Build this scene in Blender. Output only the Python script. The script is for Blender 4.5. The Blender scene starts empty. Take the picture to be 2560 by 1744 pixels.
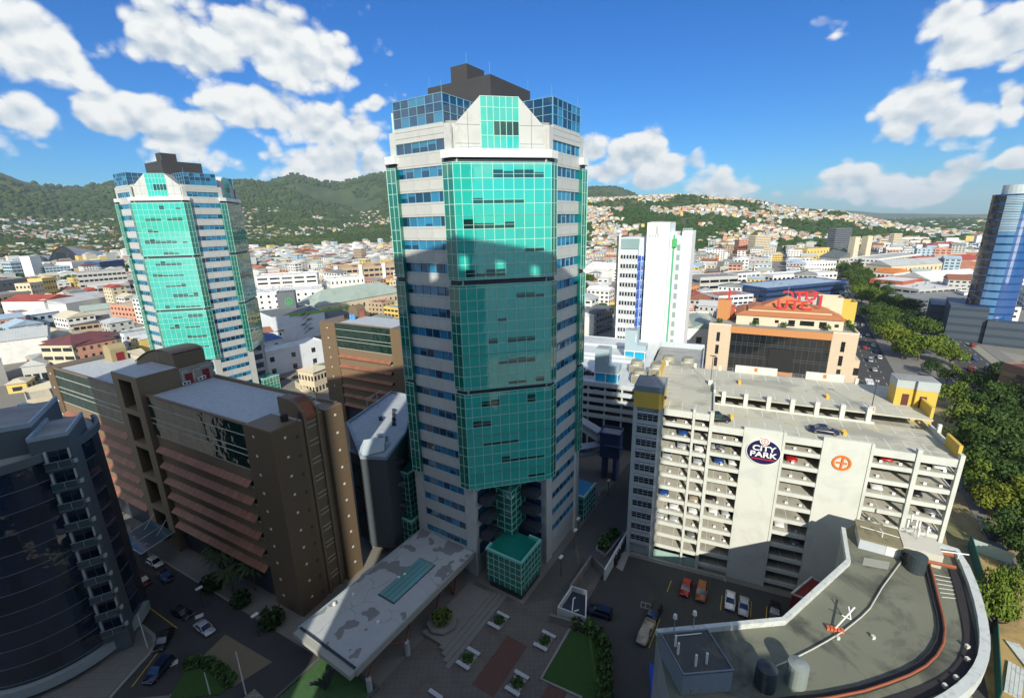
import bpy, math, random
import numpy as np
from mathutils import Vector, Matrix, Euler
R = math.radians
sc = bpy.context.scene
COL = sc.collection
rng = random.Random(7)

# ------------------------------------------------------------------ camera
F_PX, PITCH, ROLL, CAM_H = 1136.0, R(15.63), R(-1.27), 68.0
_fw = np.array([0, math.cos(PITCH), -math.sin(PITCH)])
_r0 = np.array([1.0, 0, 0]); _u0 = np.array([0, math.sin(PITCH), math.cos(PITCH)])
_r = math.cos(ROLL)*_r0 + math.sin(ROLL)*_u0
_u = -math.sin(ROLL)*_r0 + math.cos(ROLL)*_u0
cam = bpy.data.cameras.new('camera'); camo = bpy.data.objects.new('camera', cam); COL.objects.link(camo)
M = Matrix.Identity(4)
for i in range(3):
    M[i][0], M[i][1], M[i][2] = _r[i], _u[i], -_fw[i]
M[2][3] = CAM_H
camo.matrix_world = M
cam.sensor_width = 36; cam.lens = 36*F_PX/2560; cam.clip_start = 0.3; cam.clip_end = 60000
sc.camera = camo

def ray(px, py):
    return _r*(px-1280) - _u*(py-872) + _fw*F_PX
def at(px, py, z=0.0):
    """the point at height z that stands at this place of the photograph"""
    d = ray(px, py); t = (z-CAM_H)/d[2]
    return (d[0]*t, d[1]*t)
def hz(px, py, P):
    d = ray(px, py); return CAM_H + d[2]*math.hypot(P[0], P[1])/math.hypot(d[0], d[1])

# ------------------------------------------------------------------ sky, sun, exposure
SUN_AZ, SUN_EL = R(182.5), R(29.5)
world = bpy.data.worlds.new('World'); world.cycles.sampling_method = 'MANUAL'; world.cycles.sample_map_resolution = 512; sc.world = world; world.use_nodes = True
WT = world.node_tree; WT.nodes.clear()
def wn(t, **kw):
    n = WT.nodes.new(t)
    for k, v in kw.items(): setattr(n, k, v)
    return n
def wl(a, b): WT.links.new(a, b)
sky = wn('ShaderNodeTexSky'); sky.sky_type = 'NISHITA'; sky.sun_disc = False
sky.sun_elevation = SUN_EL; sky.sun_rotation = SUN_AZ
sky.altitude = 60; sky.air_density = 1.0; sky.dust_density = 0.45; sky.ozone_density = 2.2
bg = wn('ShaderNodeBackground'); bg.inputs['Strength'].default_value = SKY_STR = 0.085
out = wn('ShaderNodeOutputWorld')
tc = wn('ShaderNodeTexCoord'); sep = wn('ShaderNodeSeparateXYZ'); wl(tc.outputs['Generated'], sep.inputs[0])
def wm(op, a, b=None, c=None):
    n = wn('ShaderNodeMath', operation=op)
    for i, v in enumerate((a, b, c)):
        if v is None: continue
        if isinstance(v, (int, float)): n.inputs[i].default_value = v
        else: wl(v, n.inputs[i])
    return n.outputs[0]
az_ = wm('ARCTAN2', sep.outputs[0], sep.outputs[1]); el_ = wm('ARCSINE', sep.outputs[2])
comb = wn('ShaderNodeCombineXYZ'); wl(az_, comb.inputs[0]); wl(el_, comb.inputs[1])
def wnoise(scale, detail, rough, vec, dist=0.0):
    n = wn('ShaderNodeTexNoise'); n.inputs['Scale'].default_value = scale; n.inputs['Detail'].default_value = detail
    n.inputs['Roughness'].default_value = rough; n.inputs['Distortion'].default_value = dist
    wl(vec, n.inputs['Vector']); return n
CLOUDS = [(85,85,175,118,1.0),(400,70,80,80,.8),(455,130,110,80,.85),(560,165,110,60,.75),(715,125,150,105,1.05),(790,150,95,80,.95),(760,215,120,50,.7),
          (65,285,110,65,.95),(30,330,110,50,.7),(330,275,120,62,.95),(450,325,120,62,.85),(380,350,130,40,.6),(660,275,125,60,1.0),(770,310,130,60,.95),(880,335,120,45,.8),
          (840,410,125,55,1.0),(930,420,90,50,.9),(700,385,120,40,.6),(945,262,38,20,.75),
          (1475,365,60,38,.9),(1600,382,75,42,1.0),(1520,430,120,38,.9),(1680,420,90,40,.8),(1640,450,190,34,.75),(1790,470,110,28,.7),
          (2060,60,80,40,.55),(2040,110,80,28,.45),(2380,60,100,42,.9),(2480,100,110,70,1.05),(2540,160,70,40,.7),
          (2310,265,85,55,1.0),(2400,300,110,46,.95),(2280,325,100,40,.75),(2540,265,50,50,.95),(2460,350,80,22,.5),
          (2130,430,110,36,.8),(2250,450,140,40,.85),(2380,440,90,40,.8),(2060,475,170,28,.7),(2300,490,200,22,.6),(1930,480,110,22,.6),(2540,410,70,36,.9)]
warp = wnoise(5.0, 4, .55, comb.outputs[0])
wv = wn('ShaderNodeVectorMath', operation='MULTIPLY_ADD'); wl(warp.outputs['Color'], wv.inputs[0]); wv.inputs[1].default_value = (.11, .07, 0)
wa = wn('ShaderNodeVectorMath', operation='ADD'); wl(comb.outputs[0], wa.inputs[0]); wa.inputs[1].default_value = (-.055, -.035, 0)
wl(wa.outputs[0], wv.inputs[2])
P = wv.outputs[0]
acc = None; hgt = None
for (cx, cy, rx, ry, wgt) in CLOUDS:
    d = ray(cx, cy); a0 = math.atan2(d[0], d[1]); e0 = math.asin(d[2]/np.linalg.norm(d))
    d2 = ray(cx+rx, cy); sx = abs(math.atan2(d2[0], d2[1])-a0)
    d3 = ray(cx, cy-ry); sy = abs(math.asin(d3[2]/np.linalg.norm(d3))-e0)
    s = wn('ShaderNodeVectorMath', operation='SUBTRACT'); wl(P, s.inputs[0]); s.inputs[1].default_value = (a0, e0, 0)
    q = wn('ShaderNodeVectorMath', operation='MULTIPLY'); wl(s.outputs[0], q.inputs[0]); q.inputs[1].default_value = (.84/sx, .84/sy, 0)
    ln = wn('ShaderNodeVectorMath', operation='LENGTH'); wl(q.outputs[0], ln.inputs[0])
    v = wm('MULTIPLY_ADD', ln.outputs['Value'], -.55*wgt, wgt)
    acc = v if acc is None else wm('MAXIMUM', acc, v)
sc3 = wn('ShaderNodeVectorMath', operation='MULTIPLY'); wl(comb.outputs[0], sc3.inputs[0]); sc3.inputs[1].default_value = (1, 1.3, 1)
def puffs(vec):
    """billowing density: large noise with cauliflower lumps on it"""
    n = wnoise(8.0, 10, .56, vec)
    w2 = wn('ShaderNodeVectorMath', operation='MULTIPLY_ADD'); wl(n.outputs['Color'], w2.inputs[0]); w2.inputs[1].default_value = (.05, .05, 0); wl(vec, w2.inputs[2])
    vs = []
    for sc_, k in ((15, .46), (36, .27)):
        v = wn('ShaderNodeTexVoronoi', feature='F1'); v.inputs['Scale'].default_value = sc_; wl(w2.outputs[0], v.inputs['Vector'])
        vs.append(wm('MULTIPLY', v.outputs['Distance'], -k))
    return wm('ADD', wm('MULTIPLY', n.outputs['Fac'], .95), wm('ADD', vs[0], vs[1]))
p1_ = puffs(sc3.outputs[0])
upo = wn('ShaderNodeVectorMath', operation='ADD'); wl(sc3.outputs[0], upo.inputs[0]); upo.inputs[1].default_value = (.006, .020, 0)
p2_ = puffs(upo.outputs[0])
# clouds behind the viewer, of the same kind
bk = wnoise(2.6, 3, .5, sc3.outputs[0]); bkm = wn('ShaderNodeMapRange', interpolation_type='SMOOTHSTEP'); wl(wm('ABSOLUTE', az_), bkm.inputs[0]); bkm.inputs[1].default_value = 1.0; bkm.inputs[2].default_value = 1.35; bkm.inputs[3].default_value = 0; bkm.inputs[4].default_value = 1
elm = wn('ShaderNodeMapRange', interpolation_type='SMOOTHSTEP'); wl(el_, elm.inputs[0]); elm.inputs[1].default_value = .02; elm.inputs[2].default_value = .10; elm.inputs[3].default_value = 0; elm.inputs[4].default_value = 1
back = wm('ADD', wm('MULTIPLY_ADD', bk.outputs['Fac'], 2.6, -3.80), wm('MULTIPLY', wm('MULTIPLY', bkm.outputs[0], elm.outputs[0]), 3.1))
acc = wm('MAXIMUM', acc, back)
dens = wm('ADD', p1_, wm('ADD', acc, -.385))
mr = wn('ShaderNodeMapRange', interpolation_type='SMOOTHSTEP'); wl(dens, mr.inputs[0])
mr.inputs[1].default_value = .12; mr.inputs[2].default_value = .34; mr.inputs[3].default_value = 0; mr.inputs[4].default_value = 1
light = wm('MULTIPLY_ADD', wm('SUBTRACT', p1_, p2_), 3.0, .60)
thick = wn('ShaderNodeMapRange'); wl(dens, thick.inputs[0]); thick.inputs[1].default_value = .2; thick.inputs[2].default_value = .85; thick.inputs[3].default_value = .22; thick.inputs[4].default_value = -.12
lc = wm('ADD', light, thick.outputs[0]); lcl = wn('ShaderNodeClamp'); wl(lc, lcl.inputs[0])
cr = wn('ShaderNodeMix', data_type='RGBA'); wl(lcl.outputs[0], cr.inputs[0])
cr.inputs[6].default_value = (4.9, 5.9, 6.9, 1); cr.inputs[7].default_value = (9.6, 9.7, 9.6, 1)
hsv = wn('ShaderNodeHueSaturation'); hsv.inputs['Saturation'].default_value = 1.35; wl(sky.outputs[0], hsv.inputs['Color'])
tint = wn('ShaderNodeMix', data_type='RGBA', blend_type='MULTIPLY'); tint.inputs[0].default_value = 1.0; wl(hsv.outputs[0], tint.inputs[6]); tint.inputs[7].default_value = (.25, .80, 1.30, 1)
mx = wn('ShaderNodeMix', data_type='RGBA'); wl(mr.outputs[0], mx.inputs[0]); wl(tint.outputs[2], mx.inputs[6]); wl(cr.outputs[2], mx.inputs[7])
wl(mx.outputs[2], bg.inputs['Color']); wl(bg.outputs[0], out.inputs[0])

sd = Vector((math.sin(SUN_AZ)*math.cos(SUN_EL), math.cos(SUN_AZ)*math.cos(SUN_EL), math.sin(SUN_EL)))
sun = bpy.data.lights.new('sun', 'SUN'); sun.energy = 5.0; sun.angle = R(.53); sun.color = (1, .93, .80)
suno = bpy.data.objects.new('sun', sun); COL.objects.link(suno); suno.rotation_euler = (-sd).to_track_quat('-Z', 'Y').to_euler()
sc.view_settings.view_transform = 'Standard'; sc.view_settings.look = 'None'; sc.view_settings.gamma = 1
sc.view_settings.exposure = 0.25; sc.view_settings.use_curve_mapping = False
sc.render.engine = 'CYCLES'
sc.cycles.max_bounces = 6; sc.cycles.diffuse_bounces = 2; sc.cycles.glossy_bounces = 3; sc.cycles.volume_bounces = 0
sc.cycles.caustics_reflective = False; sc.cycles.caustics_refractive = False; sc.cycles.use_denoising = True

# ------------------------------------------------------------------ materials
MATS = {}
def mat(name, col, rough=.65, metal=0.0, var=.12, scale=.6, bump=0.0, rnd=0.0, stain=None, stain_amt=.0, stain_scale=.12, spec=.5, lines=None, alpha=None):
    """principled material with procedural mottling, stains of their own shape, per-piece variation"""
    if name in MATS: return MATS[name]
    m = bpy.data.materials.new(name); m.use_nodes = True; t = m.node_tree; b = t.nodes['Principled BSDF']
    b.inputs['Roughness'].default_value = rough; b.inputs['Metallic'].default_value = metal
    b.inputs['Specular IOR Level'].default_value = spec
    tcn = t.nodes.new('ShaderNodeTexCoord')
    nz = t.nodes.new('ShaderNodeTexNoise'); nz.inputs['Scale'].default_value = scale; nz.inputs['Detail'].default_value = 6; nz.inputs['Roughness'].default_value = .65
    t.links.new(tcn.outputs['Object'], nz.inputs['Vector'])
    def mth(op, a, b2=None):
        n = t.nodes.new('ShaderNodeMath'); n.operation = op
        for i, v in enumerate((a, b2)):
            if v is None: continue
            if isinstance(v, (int, float)): n.inputs[i].default_value = v
            else: t.links.new(v, n.inputs[i])
        return n.outputs[0]
    val = mth('ADD', mth('MULTIPLY', nz.outputs['Fac'], 2*var), 1-var)
    if rnd:
        oi = t.nodes.new('ShaderNodeObjectInfo')
        val = mth('MULTIPLY', val, mth('ADD', mth('MULTIPLY', oi.outputs['Random'], 2*rnd), 1-rnd))
    hs = t.nodes.new('ShaderNodeHueSaturation'); hs.inputs['Color'].default_value = (*col, 1); t.links.new(val, hs.inputs['Value'])
    cout = hs.outputs[0]
    if stain is not None:
        n3 = t.nodes.new('ShaderNodeTexNoise'); n3.inputs['Scale'].default_value = stain_scale; n3.inputs['Detail'].default_value = 8; n3.inputs['Roughness'].default_value = .62; n3.inputs['Distortion'].default_value = .6
        t.links.new(tcn.outputs['Object'], n3.inputs['Vector'])
        mp = t.nodes.new('ShaderNodeMapRange'); t.links.new(n3.outputs['Fac'], mp.inputs[0]); mp.inputs[1].default_value = .5; mp.inputs[2].default_value = .64; mp.inputs[3].default_value = 0; mp.inputs[4].default_value = stain_amt
        mix = t.nodes.new('ShaderNodeMix'); mix.data_type = 'RGBA'; t.links.new(mp.outputs[0], mix.inputs[0]); t.links.new(cout, mix.inputs[6]); mix.inputs[7].default_value = (*stain, 1)
        cout = mix.outputs[2]
    if lines:                                     # (scale, axis, colour, width): fine joints
        for (sp, ax, lc_, w) in lines:
            sx = t.nodes.new('ShaderNodeSeparateXYZ'); t.links.new(tcn.outputs['Object'], sx.inputs[0])
            fr = mth('FRACT', mth('DIVIDE', sx.outputs[ax], sp)); hit = mth('LESS_THAN', fr, w/sp)
            mix = t.nodes.new('ShaderNodeMix'); mix.data_type = 'RGBA'; t.links.new(hit, mix.inputs[0]); t.links.new(cout, mix.inputs[6]); mix.inputs[7].default_value = (*lc_, 1)
            cout = mix.outputs[2]
    t.links.new(cout, b.inputs['Base Color'])
    if bump:
        bn = t.nodes.new('ShaderNodeBump'); bn.inputs['Strength'].default_value = bump; bn.inputs['Distance'].default_value = .3
        t.links.new(nz.outputs['Fac'], bn.inputs['Height']); t.links.new(bn.outputs[0], b.inputs['Normal'])
    MATS[name] = m
    return m
def glass(name, col, rough=.04, spec=.5, wav=.02, rnd=.12, coat=0.0, metal=0.0, ior=2.0):
    """tinted facade glass with blinds or rooms close behind: a coloured body under a clear, slightly wavy reflection"""
    m = mat(name, col, rough, metal, .06, .35, 0, rnd, spec=spec)
    t = m.node_tree; b = t.nodes['Principled BSDF']
    b.inputs['IOR'].default_value = ior
    if coat: b.inputs['Coat Weight'].default_value = coat; b.inputs['Coat Roughness'].default_value = .02
    if wav:
        tcn = t.nodes.new('ShaderNodeTexCoord'); nz = t.nodes.new('ShaderNodeTexNoise'); nz.inputs['Scale'].default_value = .35; nz.inputs['Detail'].default_value = 2
        t.links.new(tcn.outputs['Object'], nz.inputs['Vector'])
        bn = t.nodes.new('ShaderNodeBump'); bn.inputs['Strength'].default_value = wav; bn.inputs['Distance'].default_value = 1.0
        t.links.new(nz.outputs['Fac'], bn.inputs['Height']); t.links.new(bn.outputs[0], b.inputs['Normal'])
        if coat: t.links.new(bn.outputs[0], b.inputs['Coat Normal'])
    return m

# ------------------------------------------------------------------ geometry helpers
class MB:
    """collects shapes, then links them as one mesh object"""
    def __init__(s): s.v = []; s.f = []
    def add(s, vs, fs):
        n = len(s.v); s.v += [tuple(p) for p in vs]; s.f += [tuple(i+n for i in f) for f in fs]; return s
    def box(s, x0, x1, y0, y1, z0, z1):
        return s.add([(x0,y0,z0),(x1,y0,z0),(x1,y1,z0),(x0,y1,z0),(x0,y0,z1),(x1,y0,z1),(x1,y1,z1),(x0,y1,z1)],
                     [(3,2,1,0),(4,5,6,7),(0,1,5,4),(1,2,6,5),(2,3,7,6),(3,0,4,7)])
    def obox(s, cx, cy, ang, lx, ly, z0, z1):
        """box centred on (cx, cy), turned by ang"""
        c, q = math.cos(ang), math.sin(ang)
        P = [(cx+c*a-q*b, cy+q*a+c*b) for a, b in ((-lx/2,-ly/2),(lx/2,-ly/2),(lx/2,ly/2),(-lx/2,ly/2))]
        return s.prism(P, z0, z1)
    def prism(s, poly, z0, z1):
        n = len(poly); a = 0
        for i in range(n):
            x0, y0 = poly[i]; x1, y1 = poly[(i+1) % n]; a += x0*y1-x1*y0
        if a < 0: poly = poly[::-1]
        zz0 = z0 if hasattr(z0, '__len__') else [z0]*n; zz1 = z1 if hasattr(z1, '__len__') else [z1]*n
        return s.add([(x, y, zz0[i]) for i, (x, y) in enumerate(poly)] + [(x, y, zz1[i]) for i, (x, y) in enumerate(poly)],
                     [tuple(range(n-1, -1, -1)), tuple(range(n, 2*n))] + [(i, (i+1) % n, n+(i+1) % n, n+i) for i in range(n)])
    def cyl(s, cx, cy, r0, z0, z1, n=12, r1=None):
        r1 = r0 if r1 is None else r1
        p = [(cx+r0*math.cos(2*math.pi*i/n), cy+r0*math.sin(2*math.pi*i/n), z0) for i in range(n)]
        q = [(cx+r1*math.cos(2*math.pi*i/n), cy+r1*math.sin(2*math.pi*i/n), z1) for i in range(n)]
        return s.add(p+q, [tuple(range(n-1, -1, -1)), tuple(range(n, 2*n))] + [(i, (i+1) % n, n+(i+1) % n, n+i) for i in range(n)])
    def tube(s, a, b, r, n=6, r1=None):
        a, b = Vector(a), Vector(b); d = (b-a).normalized(); r1 = r if r1 is None else r1
        x = d.orthogonal().normalized(); y = d.cross(x)
        p = [a + (x*math.cos(2*math.pi*i/n)+y*math.sin(2*math.pi*i/n))*r for i in range(n)]
        q = [b + (x*math.cos(2*math.pi*i/n)+y*math.sin(2*math.pi*i/n))*r1 for i in range(n)]
        return s.add(p+q, [tuple(range(n-1, -1, -1)), tuple(range(n, 2*n))] + [(i, (i+1) % n, n+(i+1) % n, n+i) for i in range(n)])
    def path(s, pts, r, n=6):
        for a, b in zip(pts, pts[1:]): s.tube(a, b, r, n)
        return s
    def wallpath(s, pts, th, z0, z1, closed=False):
        """a wall of thickness th that follows pts"""
        n = len(pts); L, Q = [], []
        for i in range(n):
            a = Vector(pts[i-1] if i > 0 or closed else pts[i]); b = Vector(pts[(i+1) % n] if i < n-1 or closed else pts[i])
            d = (b-a); d = d.normalized(); nn = Vector((-d.y, d.x))
            p = Vector(pts[i]); L.append(p+nn*th/2); Q.append(p-nn*th/2)
        m = n if closed else n-1
        for i in range(m):
            j = (i+1) % n
            a, b, c, d = Q[i], Q[j], L[j], L[i]
            s.add([(a.x,a.y,z0),(b.x,b.y,z0),(c.x,c.y,z0),(d.x,d.y,z0),(a.x,a.y,z1),(b.x,b.y,z1),(c.x,c.y,z1),(d.x,d.y,z1)],
                  [(3,2,1,0),(4,5,6,7),(0,1,5,4),(2,3,7,6)] + ([(1,2,6,5),(3,0,4,7)] if not closed else []))
        return s
    def mesh(s, name, m, smooth=False):
        me = bpy.data.meshes.new(name); me.from_pydata(s.v, [], s.f)
        if m is not None: me.materials.append(m)
        if smooth: me.shade_smooth()
        me.update(); return me
    def build(s, name, m, parent=None, kind=None, label=None, smooth=False):
        return link(name, s.mesh(name, m, smooth), parent, kind, label)
KIDS = {}
def link(name, me, parent=None, kind=None, label=None, loc=None, rz=None):
    o = bpy.data.objects.new(name, me); COL.objects.link(o)
    if parent is not None: o.parent = parent; KIDS.setdefault(parent.name, []).append(o)
    if kind: o['kind'] = kind
    if label: o['label'] = label
    if loc is not None: o.location = loc
    if rz is not None: o.rotation_euler = (0, 0, rz)
    return o
def tag(o, label, cat, group=None):
    o['label'] = label; o['category'] = cat
    if group: o['group'] = group
    return o
def thing(name, label, cat, loc=(0, 0, 0), rz=0.0, group=None):
    o = bpy.data.objects.new(name, None); COL.objects.link(o); o.location = loc; o.rotation_euler = (0, 0, rz)
    return tag(o, label, cat, group)
def copy_tree(o, parent=None):
    c = o.copy(); COL.objects.link(c)
    if parent is not None: c.parent = parent; KIDS.setdefault(parent.name, []).append(c)
    for ch in list(KIDS.get(o.name, ())): copy_tree(ch, c)
    return c
def azr(a): return R(90-a)      # compass direction (clockwise from straight ahead) -> rotation about z
# ------------------------------------------------------------------ palette
M_PANEL = mat('pale_panel', (.50,.52,.50), .5, var=.07, scale=.25, rnd=.05, stain=(.30,.30,.27), stain_amt=.25, stain_scale=.5)
M_WHITE = mat('white_panel', (.74,.75,.72), .5, var=.05, rnd=.03)
M_TEAL = glass('teal_glass', (.022,.46,.38), .03, rnd=.06, ior=2.35)
M_TEAL2 = glass('teal_glass_deep', (.008,.17,.13), .03, rnd=.15, ior=2.2)
M_TEALD = glass('teal_room', (.006,.055,.045), .04, rnd=.5)
M_MULL = mat('pale_green_mullion', (.36,.66,.56), .4, var=.04)
M_BLUE = glass('blue_blind_glass', (.022,.20,.37), .04, rnd=.22)
M_BLUED = glass('blue_room_glass', (.008,.050,.12), .04, rnd=.4)
M_BLUEM = mat('blue_mullion', (.16,.36,.46), .4, var=.04)
M_DARKBAND = mat('dark_recess', (.035,.045,.06), .5)
M_PLANT = mat('charcoal_cladding', (.045,.046,.05), .7, var=.15, lines=[(2.6, 0, (.03,.03,.033), .06), (2.6, 2, (.03,.03,.033), .06)])
M_ROOFG = mat('grey_roof', (.30,.31,.30), .8, var=.2, scale=.4, stain=(.16,.16,.15), stain_amt=.5)
M_STONE = mat('dark_plinth', (.03,.035,.04), .4)
M_DOORW = mat('white_door', (.8,.8,.78), .4)

# ------------------------------------------------------------------ the two teal towers
PITCH_Z = 3.85
HALF, OUTER, BAYH = 17.73, 18.43, 7.25           # face plane, bay plane, half gap between bays
S2 = math.sqrt(.5)
def rot4(k, x, y):
    for _ in range(k): x, y = -y, x
    return x, y
def octo(half, c):
    """square of half width with its corners cut back to distance c along the diagonal"""
    q = c/S2 - half                                # corner cut: x + y = c*sqrt2
    return [(-half,-q),(-q,-half),(q,-half),(half,-q),(half,q),(q,half),(-q,half),(-half,q)]
WIN_TOPS = [76.8-PITCH_Z*i for i in range(19)]
def tower(name, label, loc, rz, seed, full=True):
    rg = random.Random(seed); kind_key = {}
    T = thing(name, label, 'office tower', loc, rz)
    # body behind everything
    b = MB(); b.prism(octo(HALF-.32, 17.2), 19.6, 77.9); b.prism(octo(HALF-.32, 16.3), 77.92, 82.8)
    nq = HALF-.32; ni = 7.4; nd = 10.2
    P = []
    for k in range(4):
        for q in ((-nq, ni*-1), (-nd, -ni), (-nd+.01, -nd+2.6), (-nd+2.6, -nd+.01), (-ni, -nd), (-ni, -nq)): P.append(rot4(k, *q))
    b.prism(P, 0, 19.58)
    b.build('wall', M_PANEL, T)
    nw = MB()
    for k in range(4):
        for z in (4.3, 8.15, 12.0, 15.85):
            for q in (((-16.4, -7.46), (-11.0, -7.46), (-11.0, -7.38), (-16.4, -7.38)), ((-7.46, -16.4), (-7.46, -11.0), (-7.38, -11.0), (-7.38, -16.4))): nw.prism([rot4(k, *p) for p in q], z, z+2.4)
    nw.build('recess_windows', M_BLUED, T, 'stuff')
    MB().prism(octo(HALF-.6, 16.2), 82.8, 83.2).build('roof', M_ROOFG, T)
    # banded faces: windows and panels between the bays
    pan = MB()
    for j in range(3): pan.box(HALF*0-.12, .20, -5.25+3.5*j+.02, -5.25+3.5*(j+1)-.02, 0, PITCH_Z-1.6)
    one = [MB().box(-.20, .12, -1.74, 1.74, 0.34, PITCH_Z-1.6-.34).mesh('panel', M_PANEL), ]
    strip = MB().box(-.20, .10, -5.22, 5.22, 0, .31); strip.box(-.20, .10, -5.22, 5.22, PITCH_Z-1.6-.31, PITCH_Z-1.6)
    strip_me = strip.mesh('sill_course', M_PANEL)
    wfr = MB()
    for j in range(7): wfr.box(-.04, .10, -5.25+1.75*j-.05, -5.25+1.75*j+.05, 0, 1.6)
    wfr.box(-.04, .08, -5.25, 5.25, 0, .06); wfr.box(-.04, .08, -5.25, 5.25, 1.54, 1.6)
    wfr_me = wfr.mesh('window', M_BLUEM)
    pane_b = MB().box(-.03, .03, -.82, .82, .05, 1.55).mesh('pane', M_BLUE)
    pane_d = MB().box(-.03, .03, -.82, .82, .05, 1.55).mesh('pane', M_BLUED)
    def split_pane(hh):
        m_ = MB(); m_.box(-.03, .03, -.82, .82, hh, 1.55); me = m_.mesh('pane', M_BLUE)
        me2 = MB().box(-.03, .02, -.82, .82, .05, hh-.02); 
        me.materials.append(M_BLUED)
        n0 = len(m_.f); m_.box(-.03, .02, -.82, .82, .05, hh-.02)
        me3 = bpy.data.meshes.new('pane'); me3.from_pydata(m_.v, [], m_.f); me3.materials.append(M_BLUE); me3.materials.append(M_BLUED)
        for i, p in enumerate(me3.polygons): p.material_index = 1 if i >= n0 else 0
        return me3
    pane_s = [split_pane(.45), split_pane(.75), split_pane(1.05)]
    def face_floor(k, zt, visible):
        """one storey on face k: window strip with its panes, panels below"""
        a = math.pi + math.pi/2*k               # outward normal of face k: -x, -y, +x, +y
        nx, ny = math.cos(a), math.sin(a); tx, ty = -ny, nx
        w = link('window', wfr_me, T); w.location = (nx*(HALF-.16), ny*(HALF-.16), zt-1.6); w.rotation_euler = (0, 0, a)
        mood = rg.random()
        for j in range(6):
            q = rg.random()
            me = pane_b if q < .46+.3*(mood-.5) else (pane_d if q > .80 else rg.choice(pane_s))
            o = link('pane', me, w); o.location = (-.06, -4.375+1.75*j, 0); o.rotation_euler = (0, rg.gauss(0, .003), rg.gauss(0, .003))
        zb = zt-PITCH_Z
        s_ = link('sill_course', strip_me, T); s_.location = (nx*(HALF-.1), ny*(HALF-.1), zb); s_.rotation_euler = (0, 0, a)
        for j in range(3):
            p = link('panel', one[0], T); off = -3.48+3.48*j
            p.location = (nx*(HALF-.1)+tx*off, ny*(HALF-.1)+ty*off, zb); p.rotation_euler = (0, 0, a)
    vis = (0, 1)
    for zt in WIN_TOPS + [80.65]:
        for k in vis: face_floor(k, zt, True)
    hid = MB()
    for zt in WIN_TOPS + [80.65]:
        for k in (2, 3):
            P = [rot4(k, -HALF+.25, -5.2), rot4(k, -HALF+.02, -5.2), rot4(k, -HALF+.02, 5.2), rot4(k, -HALF+.25, 5.2)]
            hid.prism(P, zt-PITCH_Z, zt-1.6)
    hid.build('rear_panels', M_PANEL, T, 'stuff')
    hg = MB()
    for k in (2, 3):
        P = [rot4(k, -HALF+.27, -5.2), rot4(k, -HALF+.2, -5.2), rot4(k, -HALF+.2, 5.2), rot4(k, -HALF+.27, 5.2)]
        hg.prism(P, 3, 80.6)
    hg.build('rear_glazing', M_BLUED, T, 'stuff')
    # side margins of each face and the upper spandrel
    mg = MB(); us = MB()
    for k in range(4):
        for sgn in (-1, 1):
            y0, y1 = sorted((5.27*sgn, 7.6*sgn))
            P = [rot4(k, -HALF+.4, y0), rot4(k, -HALF-.02, y0), rot4(k, -HALF-.02, y1), rot4(k, -HALF+.4, y1)]
            mg.prism(P, 0, 77.9 if abs(y1) > 7 else 77.9)
            y0, y1 = sorted((5.27*sgn, 6.6*sgn))
            P = [rot4(k, -HALF+.4, y0), rot4(k, -HALF-.02, y0), rot4(k, -HALF-.02, y1), rot4(k, -HALF+.4, y1)]
            mg.prism(P, 77.92, 82.6)
        for (za, zb_) in ((80.70, 81.4), (81.45, 82.35), (82.4, 82.95)):
            P = [rot4(k, -HALF+.4, -5.25), rot4(k, -HALF-.03, -5.25), rot4(k, -HALF-.03, 5.25), rot4(k, -HALF+.4, 5.25)]
            us.prism(P, za, zb_)
    mg.build('corner_margin', M_PANEL, T, 'stuff'); us.build('upper_spandrel', M_PANEL, T, 'stuff')
    # blue penthouse boxes over each face
    for k in range(4):
        bx = MB(); P = [rot4(k, -HALF+.12, -5.15), rot4(k, -HALF+.12, 5.15), rot4(k, -9, 5.15), rot4(k, -9, -5.15)]
        bx.prism(P, 83.0, 87.0)
        B = bx.build('blue_glass_storey', M_BLUED, T)
        gr = MB(); cl = [(-HALF+.02, -5.25+1.75*j) for j in range(7)]
        for (x, y) in cl:
            for_ = [rot4(k, x+dx, y+dy) for dx, dy in ((-.03,-.05),(-.03,.05),(.14,.05),(.14,-.05))]; gr.prism(for_, 82.95, 87.08)
        for z in (82.95, 84.45, 85.75, 87.0):
            gr.prism([rot4(k, -HALF-.02, -5.25), rot4(k, -HALF-.02, 5.25), rot4(k, -HALF+.13, 5.25), rot4(k, -HALF+.13, -5.25)], z, z+.1)
        for sgn in (-1, 1):
            for i in range(5):
                x = -HALF+.1+1.75*i
                gr.prism([rot4(k, x, 5.14*sgn), rot4(k, x+.1, 5.14*sgn), rot4(k, x+.1, 5.27*sgn), rot4(k, x, 5.27*sgn)], 83.0, 87.08)
            for z in (84.45, 85.75, 87.0):
                gr.prism([rot4(k, -HALF, 5.14*sgn), rot4(k, -9, 5.14*sgn), rot4(k, -9, 5.26*sgn), rot4(k, -HALF, 5.26*sgn)], z, z+.09)
        gr.build('mullion_grid', M_BLUEM, B, 'stuff')
        if k in vis:
            for j in range(6):
                for i, (z0, z1) in enumerate(((83.06, 84.44), (84.56, 85.74), (85.86, 86.98))):
                    me = MB().box(-.02, .02, -.80, .80, 0, z1-z0).mesh('pane', M_BLUE if rg.random() < (.55 if i == 0 else .25) else M_BLUED)
                    x, y = rot4(k, -HALF+.07, -4.375+1.75*j); o = link('pane', me, B); o.location = (x, y, z0); o.rotation_euler = (0, 0, math.pi/2*k)
    # corner bays
    secs = [(58.9, 77.0, 76.75), (39.6, 58.0, 57.5), (19.8, 38.8, 38.25)]
    xs = [-7.92, -6.72] + [-6.72+1.68*i for i in range(1, 9)] + [7.92]
    EDGE = (OUTER+BAYH)*S2                        # distance of the bay front from the centre
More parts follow.
